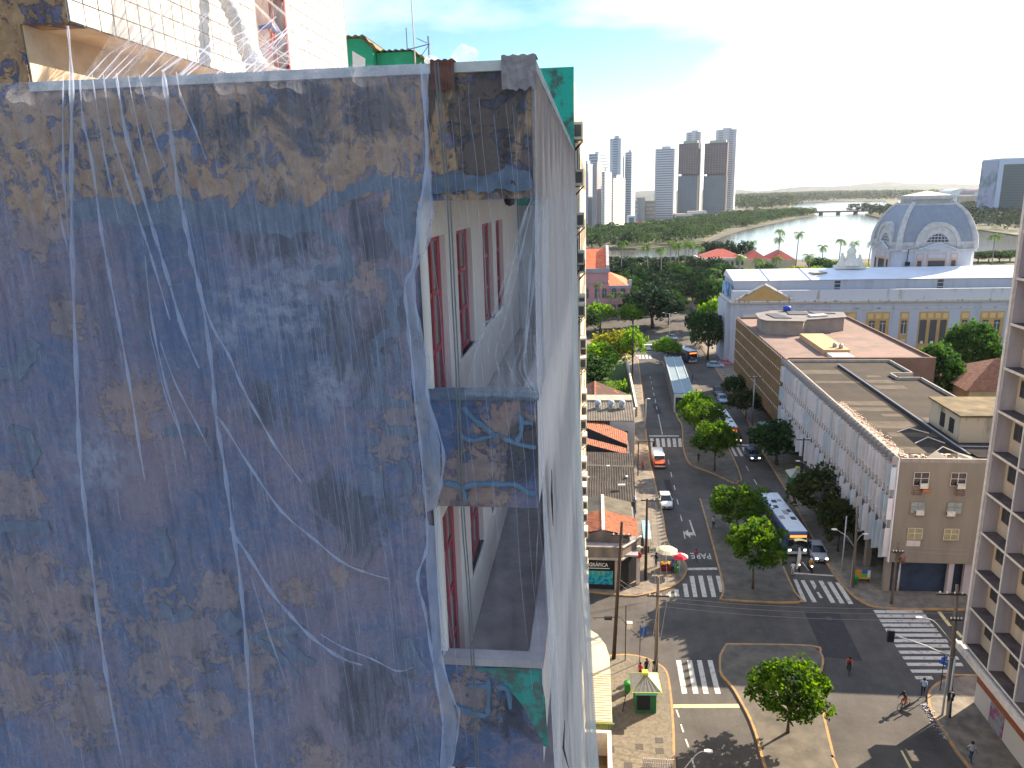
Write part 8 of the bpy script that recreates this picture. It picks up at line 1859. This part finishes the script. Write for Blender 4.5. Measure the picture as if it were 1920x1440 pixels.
for x0, x1, z0, z1, c in ((-.75, -.1, .5, 1.3, (.50, .22, .03)), (-.1, .5, .95, 1.3, (.02, .12, .45)), (-.1, .5, .5, .93, (.12, .35, .05)), (.5, .8, .5, 1.3, (.6, .6, .6))): MB().box(x0, x1, -.05, .05, z0, z1).build('panel', mat('stand_%d%d' % (x0 * 10 + 9, z0 * 10), c, .6), st_)
mb = MB(); mb.box(-.7, -.64, -.2, .2, 0, .5); mb.box(.6, .66, -.2, .2, 0, .5); mb.build('legs', M_chrome, st_); MB().box(-.8, .8, -.3, .4, .42, .49).build('shelf', mat('ochre_shelf', (.45, .30, .04), .7), st_)
def parasol(label, x, y, r, z, cols):
    t = thing('parasol', label, 'parasol', (x, y, .14), .3, 'market parasols'); mb = MB(); mb.tube([(0, 0, 0), (0, 0, z + .35)], .025, 6); mb.build('pole', M_white, t)
    for k in range(8):
        a0, a1 = k * .7854, (k + 1) * .7854; s = MB(); s.poly([(0, 0, z + .4), (r * .6 * math.cos(a0), r * .6 * math.sin(a0), z + .26), (r * .6 * math.cos(a1), r * .6 * math.sin(a1), z + .26)]); s.poly([(r * .6 * math.cos(a0), r * .6 * math.sin(a0), z + .26), (r * math.cos(a0), r * math.sin(a0), z), (r * math.cos(a1), r * math.sin(a1), z), (r * .6 * math.cos(a1), r * .6 * math.sin(a1), z + .26)])
        s.build('panel', cloth_m(*cols[k % len(cols)]), t)
parasol('cream and yellow parasol shading the fruit stall', 8.35, 78.9, 1.3, 2.1, (('parasol_cream', (.62, .52, .30)), ('parasol_cream2', (.55, .50, .40)))); parasol('red parasol with a white panel beside the cream one', 9.75, 77.9, .95, 1.9, (('parasol_red', (.60, .03, .05)), ('parasol_red2', (.50, .02, .05)), ('parasol_red', (.6, .03, .05)), ('parasol_white', (.6, .6, .6))))
fs = thing('fruit_stall', 'fruit stall loaded with green and orange produce under the parasols', 'stall', (8.4, 78.3, .14)); MB().box(-.8, .8, -.4, .4, 0, .75).build('table', mat('dark_red_cloth', (.16, .02, .03), .9), fs); pr_ = MB(); rr = random.Random(2)
for k in range(60): pr_.k = k % 3; pr_.cbox(rr.uniform(-.7, .7), rr.uniform(-.3, .3), .75, .16, .16, rr.uniform(.08, .18), rr.uniform(0, 2))
pr_.build('produce', [mat('fruit_green', (.08, .22, .03), .6), mat('fruit_orange', (.5, .16, .02), .6), mat('fruit_yellow', (.5, .36, .04), .6)], fs, 'stuff')
MB().box(.75, 1.2, -.5, .1, 0, .55).build('crate', mat('green_crate', (.04, .3, .1), .7), fs)
aw = thing('street_awning', 'light blue awning over a stall on the pavement by the print shop', 'awning', (6.4, 84.4, .14)); MB().poly([(-.45, -2.4, 2.0), (.45, -2.4, 2.0), (.5, 2.4, 2.15), (-.4, 2.4, 2.15)]).poly([(.45, -2.4, 2.0), (.5, -2.4, 1.7), (.55, 2.4, 1.85), (.5, 2.4, 2.15)]).build('canopy', mat('awning_blue', (.20, .42, .60), .7, col2=(.40, .45, .52), scale=.6, thr=(.45, .5)), aw); mb = MB()
for x, y in ((-.4, -2.3), (.4, -2.3), (-.4, 2.3), (.4, 2.3)): mb.tube([(x, y, 0), (x, y, 2.05)], .03, 5)
mb.build('poles', M_steel, aw); MB().box(-.3, .3, -2, 2, 0, .8).build('counter', M_plast_d, aw)
rb_ = thing('red_sign_post', 'cream gate post with a round red sign beside the print shop', 'sign', (4.9, 74.9, .1)); MB().box(-.2, .2, -.2, .2, 0, 4.6).build('post', M_edge, rb_); mb = MB(); mb.lathe([(0, -.03), (.35, -.03), (.35, .03), (0, .03)], 0, 0, 14); mb.v = [(a, c - .24, 3.6 + b) for a, b, c in mb.v]; mb.build('disc', mat('sign_red', (.55, .02, .03), .5), rb_)
bh = thing('bus_shelter', 'low grey bus shelter under the brown block', 'shelter', (29.6, 126, .14)); MB().box(-1.0, 1.3, -1.6, 1.6, 2.5, 2.65).build('roof', mat('pale_blue_roof', (.34, .42, .46)), bh); MB().box(1.1, 1.2, -1.5, 1.5, .3, 2.4).build('back', G_car, bh); mb = MB()
for y in (-1.4, 1.4): mb.tube([(1.0, y, 0), (1.0, y, 2.5)], .05, 6); mb.tube([(-.8, y, 0), (-.8, y, 2.5)], .05, 6)
mb.build('posts', M_steel, bh)
fn = thing('low_fence', 'small white picket fence at the bottom edge of the kiosk pavement', 'fence', (4.8, 47.6, .14))
for k in range(14): MB().box(-1.1 + k * .17, -1.01 + k * .17, -.02, .02, 0, .8).build('picket', M_edge, fn)
MB().box(-1.2, 1.3, .02, .05, .3, .38).build('rail', M_edge, fn)
# litter along the right kerb
li = MB(); rr = random.Random(9)
for k in range(120):
    t_ = rr.random() ** 1.5; x = 27.42 + .16 * rr.gauss(0, 1); y = 56.6 - 4.2 * t_; s = rr.uniform(.03, .13); li.cbox(x, y, .012 if x < 27.5 else .16, s, s * rr.uniform(.4, 1), rr.uniform(.02, .08), rr.uniform(0, 3))
o = li.build('litter', mat('white_litter', (.65, .64, .66), .8, col2=(.12, .12, .15), scale=6), None, 'stuff'); o['label'] = 'white litter strewn along the kerb before the balcony tower'; o['category'] = 'litter'
# overhead wires
def wire(label, a, b, sag, r=.016):
    A, B = Vector(a), Vector(b); P = []
    for k in range(17): t = k / 16; p = A.lerp(B, t); p.z -= sag * 4 * t * (1 - t); P.append(tuple(p - A))
    mb = MB(); mb.tube(P, r, 4, False); o = mb.build('overhead_wire', mat('pale_wire', (.22, .21, .22), .7)); o.location = A; tag(o, label, 'wire', 'overhead wires over the junction')
for k, dz in enumerate((0, .5, .9)): wire(('lowest', 'middle', 'highest')[k] + ' overhead wire crossing the junction between the kiosk pole and the right hand pole', (5.6, 58.4, 7.3 + dz), (28.0, 55.0, 9.0 + dz * 1.2), .5)
for k, dz in enumerate((0, .45)): wire(('lower', 'upper')[k] + ' wire from the leaning dark pole to the kiosk pole', (2.4, 61, 7.8 + dz), (5.55, 58.5, 7.6 + dz), .25)
for k, (x, lab) in enumerate(((-.8, 'left'), (0.1, 'middle'), (.8, 'right'))): wire(lab + ' pale stay cable dropping from the kiosk pole crossarm', (5.55 + x, 58.3, 8.2), (4.2 + x * .9, 55.2, 1.2), .1, .018)
for k, (x, lab) in enumerate(((0.2, 'left'), (.8, 'middle'), (1.4, 'right'))): wire(lab + ' pale cable hanging from the white crossarm by the print shop', (5.9 + x, 75.7, 9.5), (6.4 + x * 1.1, 72.6 + k * .2, 1.4), .1, .02)
for k, dz in enumerate((0, .5)): wire(('lower', 'upper')[k] + ' wire from the cable laden pole into the right hand tower', (30.7, 72.4, 6.2 + dz), (46, 70.5, 7.4 + dz), .4)
# ------------------------------------------------------------------ haze in the air
hz = bpy.data.materials.new('haze_air'); hz.use_nodes = True; hz.node_tree.nodes.clear()
pv = hz.node_tree.nodes.new('ShaderNodeVolumePrincipled'); pv.inputs['Color'].default_value = (.80, .88, 1.0, 1); pv.inputs['Density'].default_value = HAZE_D; pv.inputs['Anisotropy'].default_value = .35
ho = hz.node_tree.nodes.new('ShaderNodeOutputMaterial'); hz.node_tree.links.new(pv.outputs[0], ho.inputs['Volume'])
mb = MB().box(-8900, 13900, -2900, 15900, -6, 260); hb_ = mb.build('haze', hz, None, 'stuff')
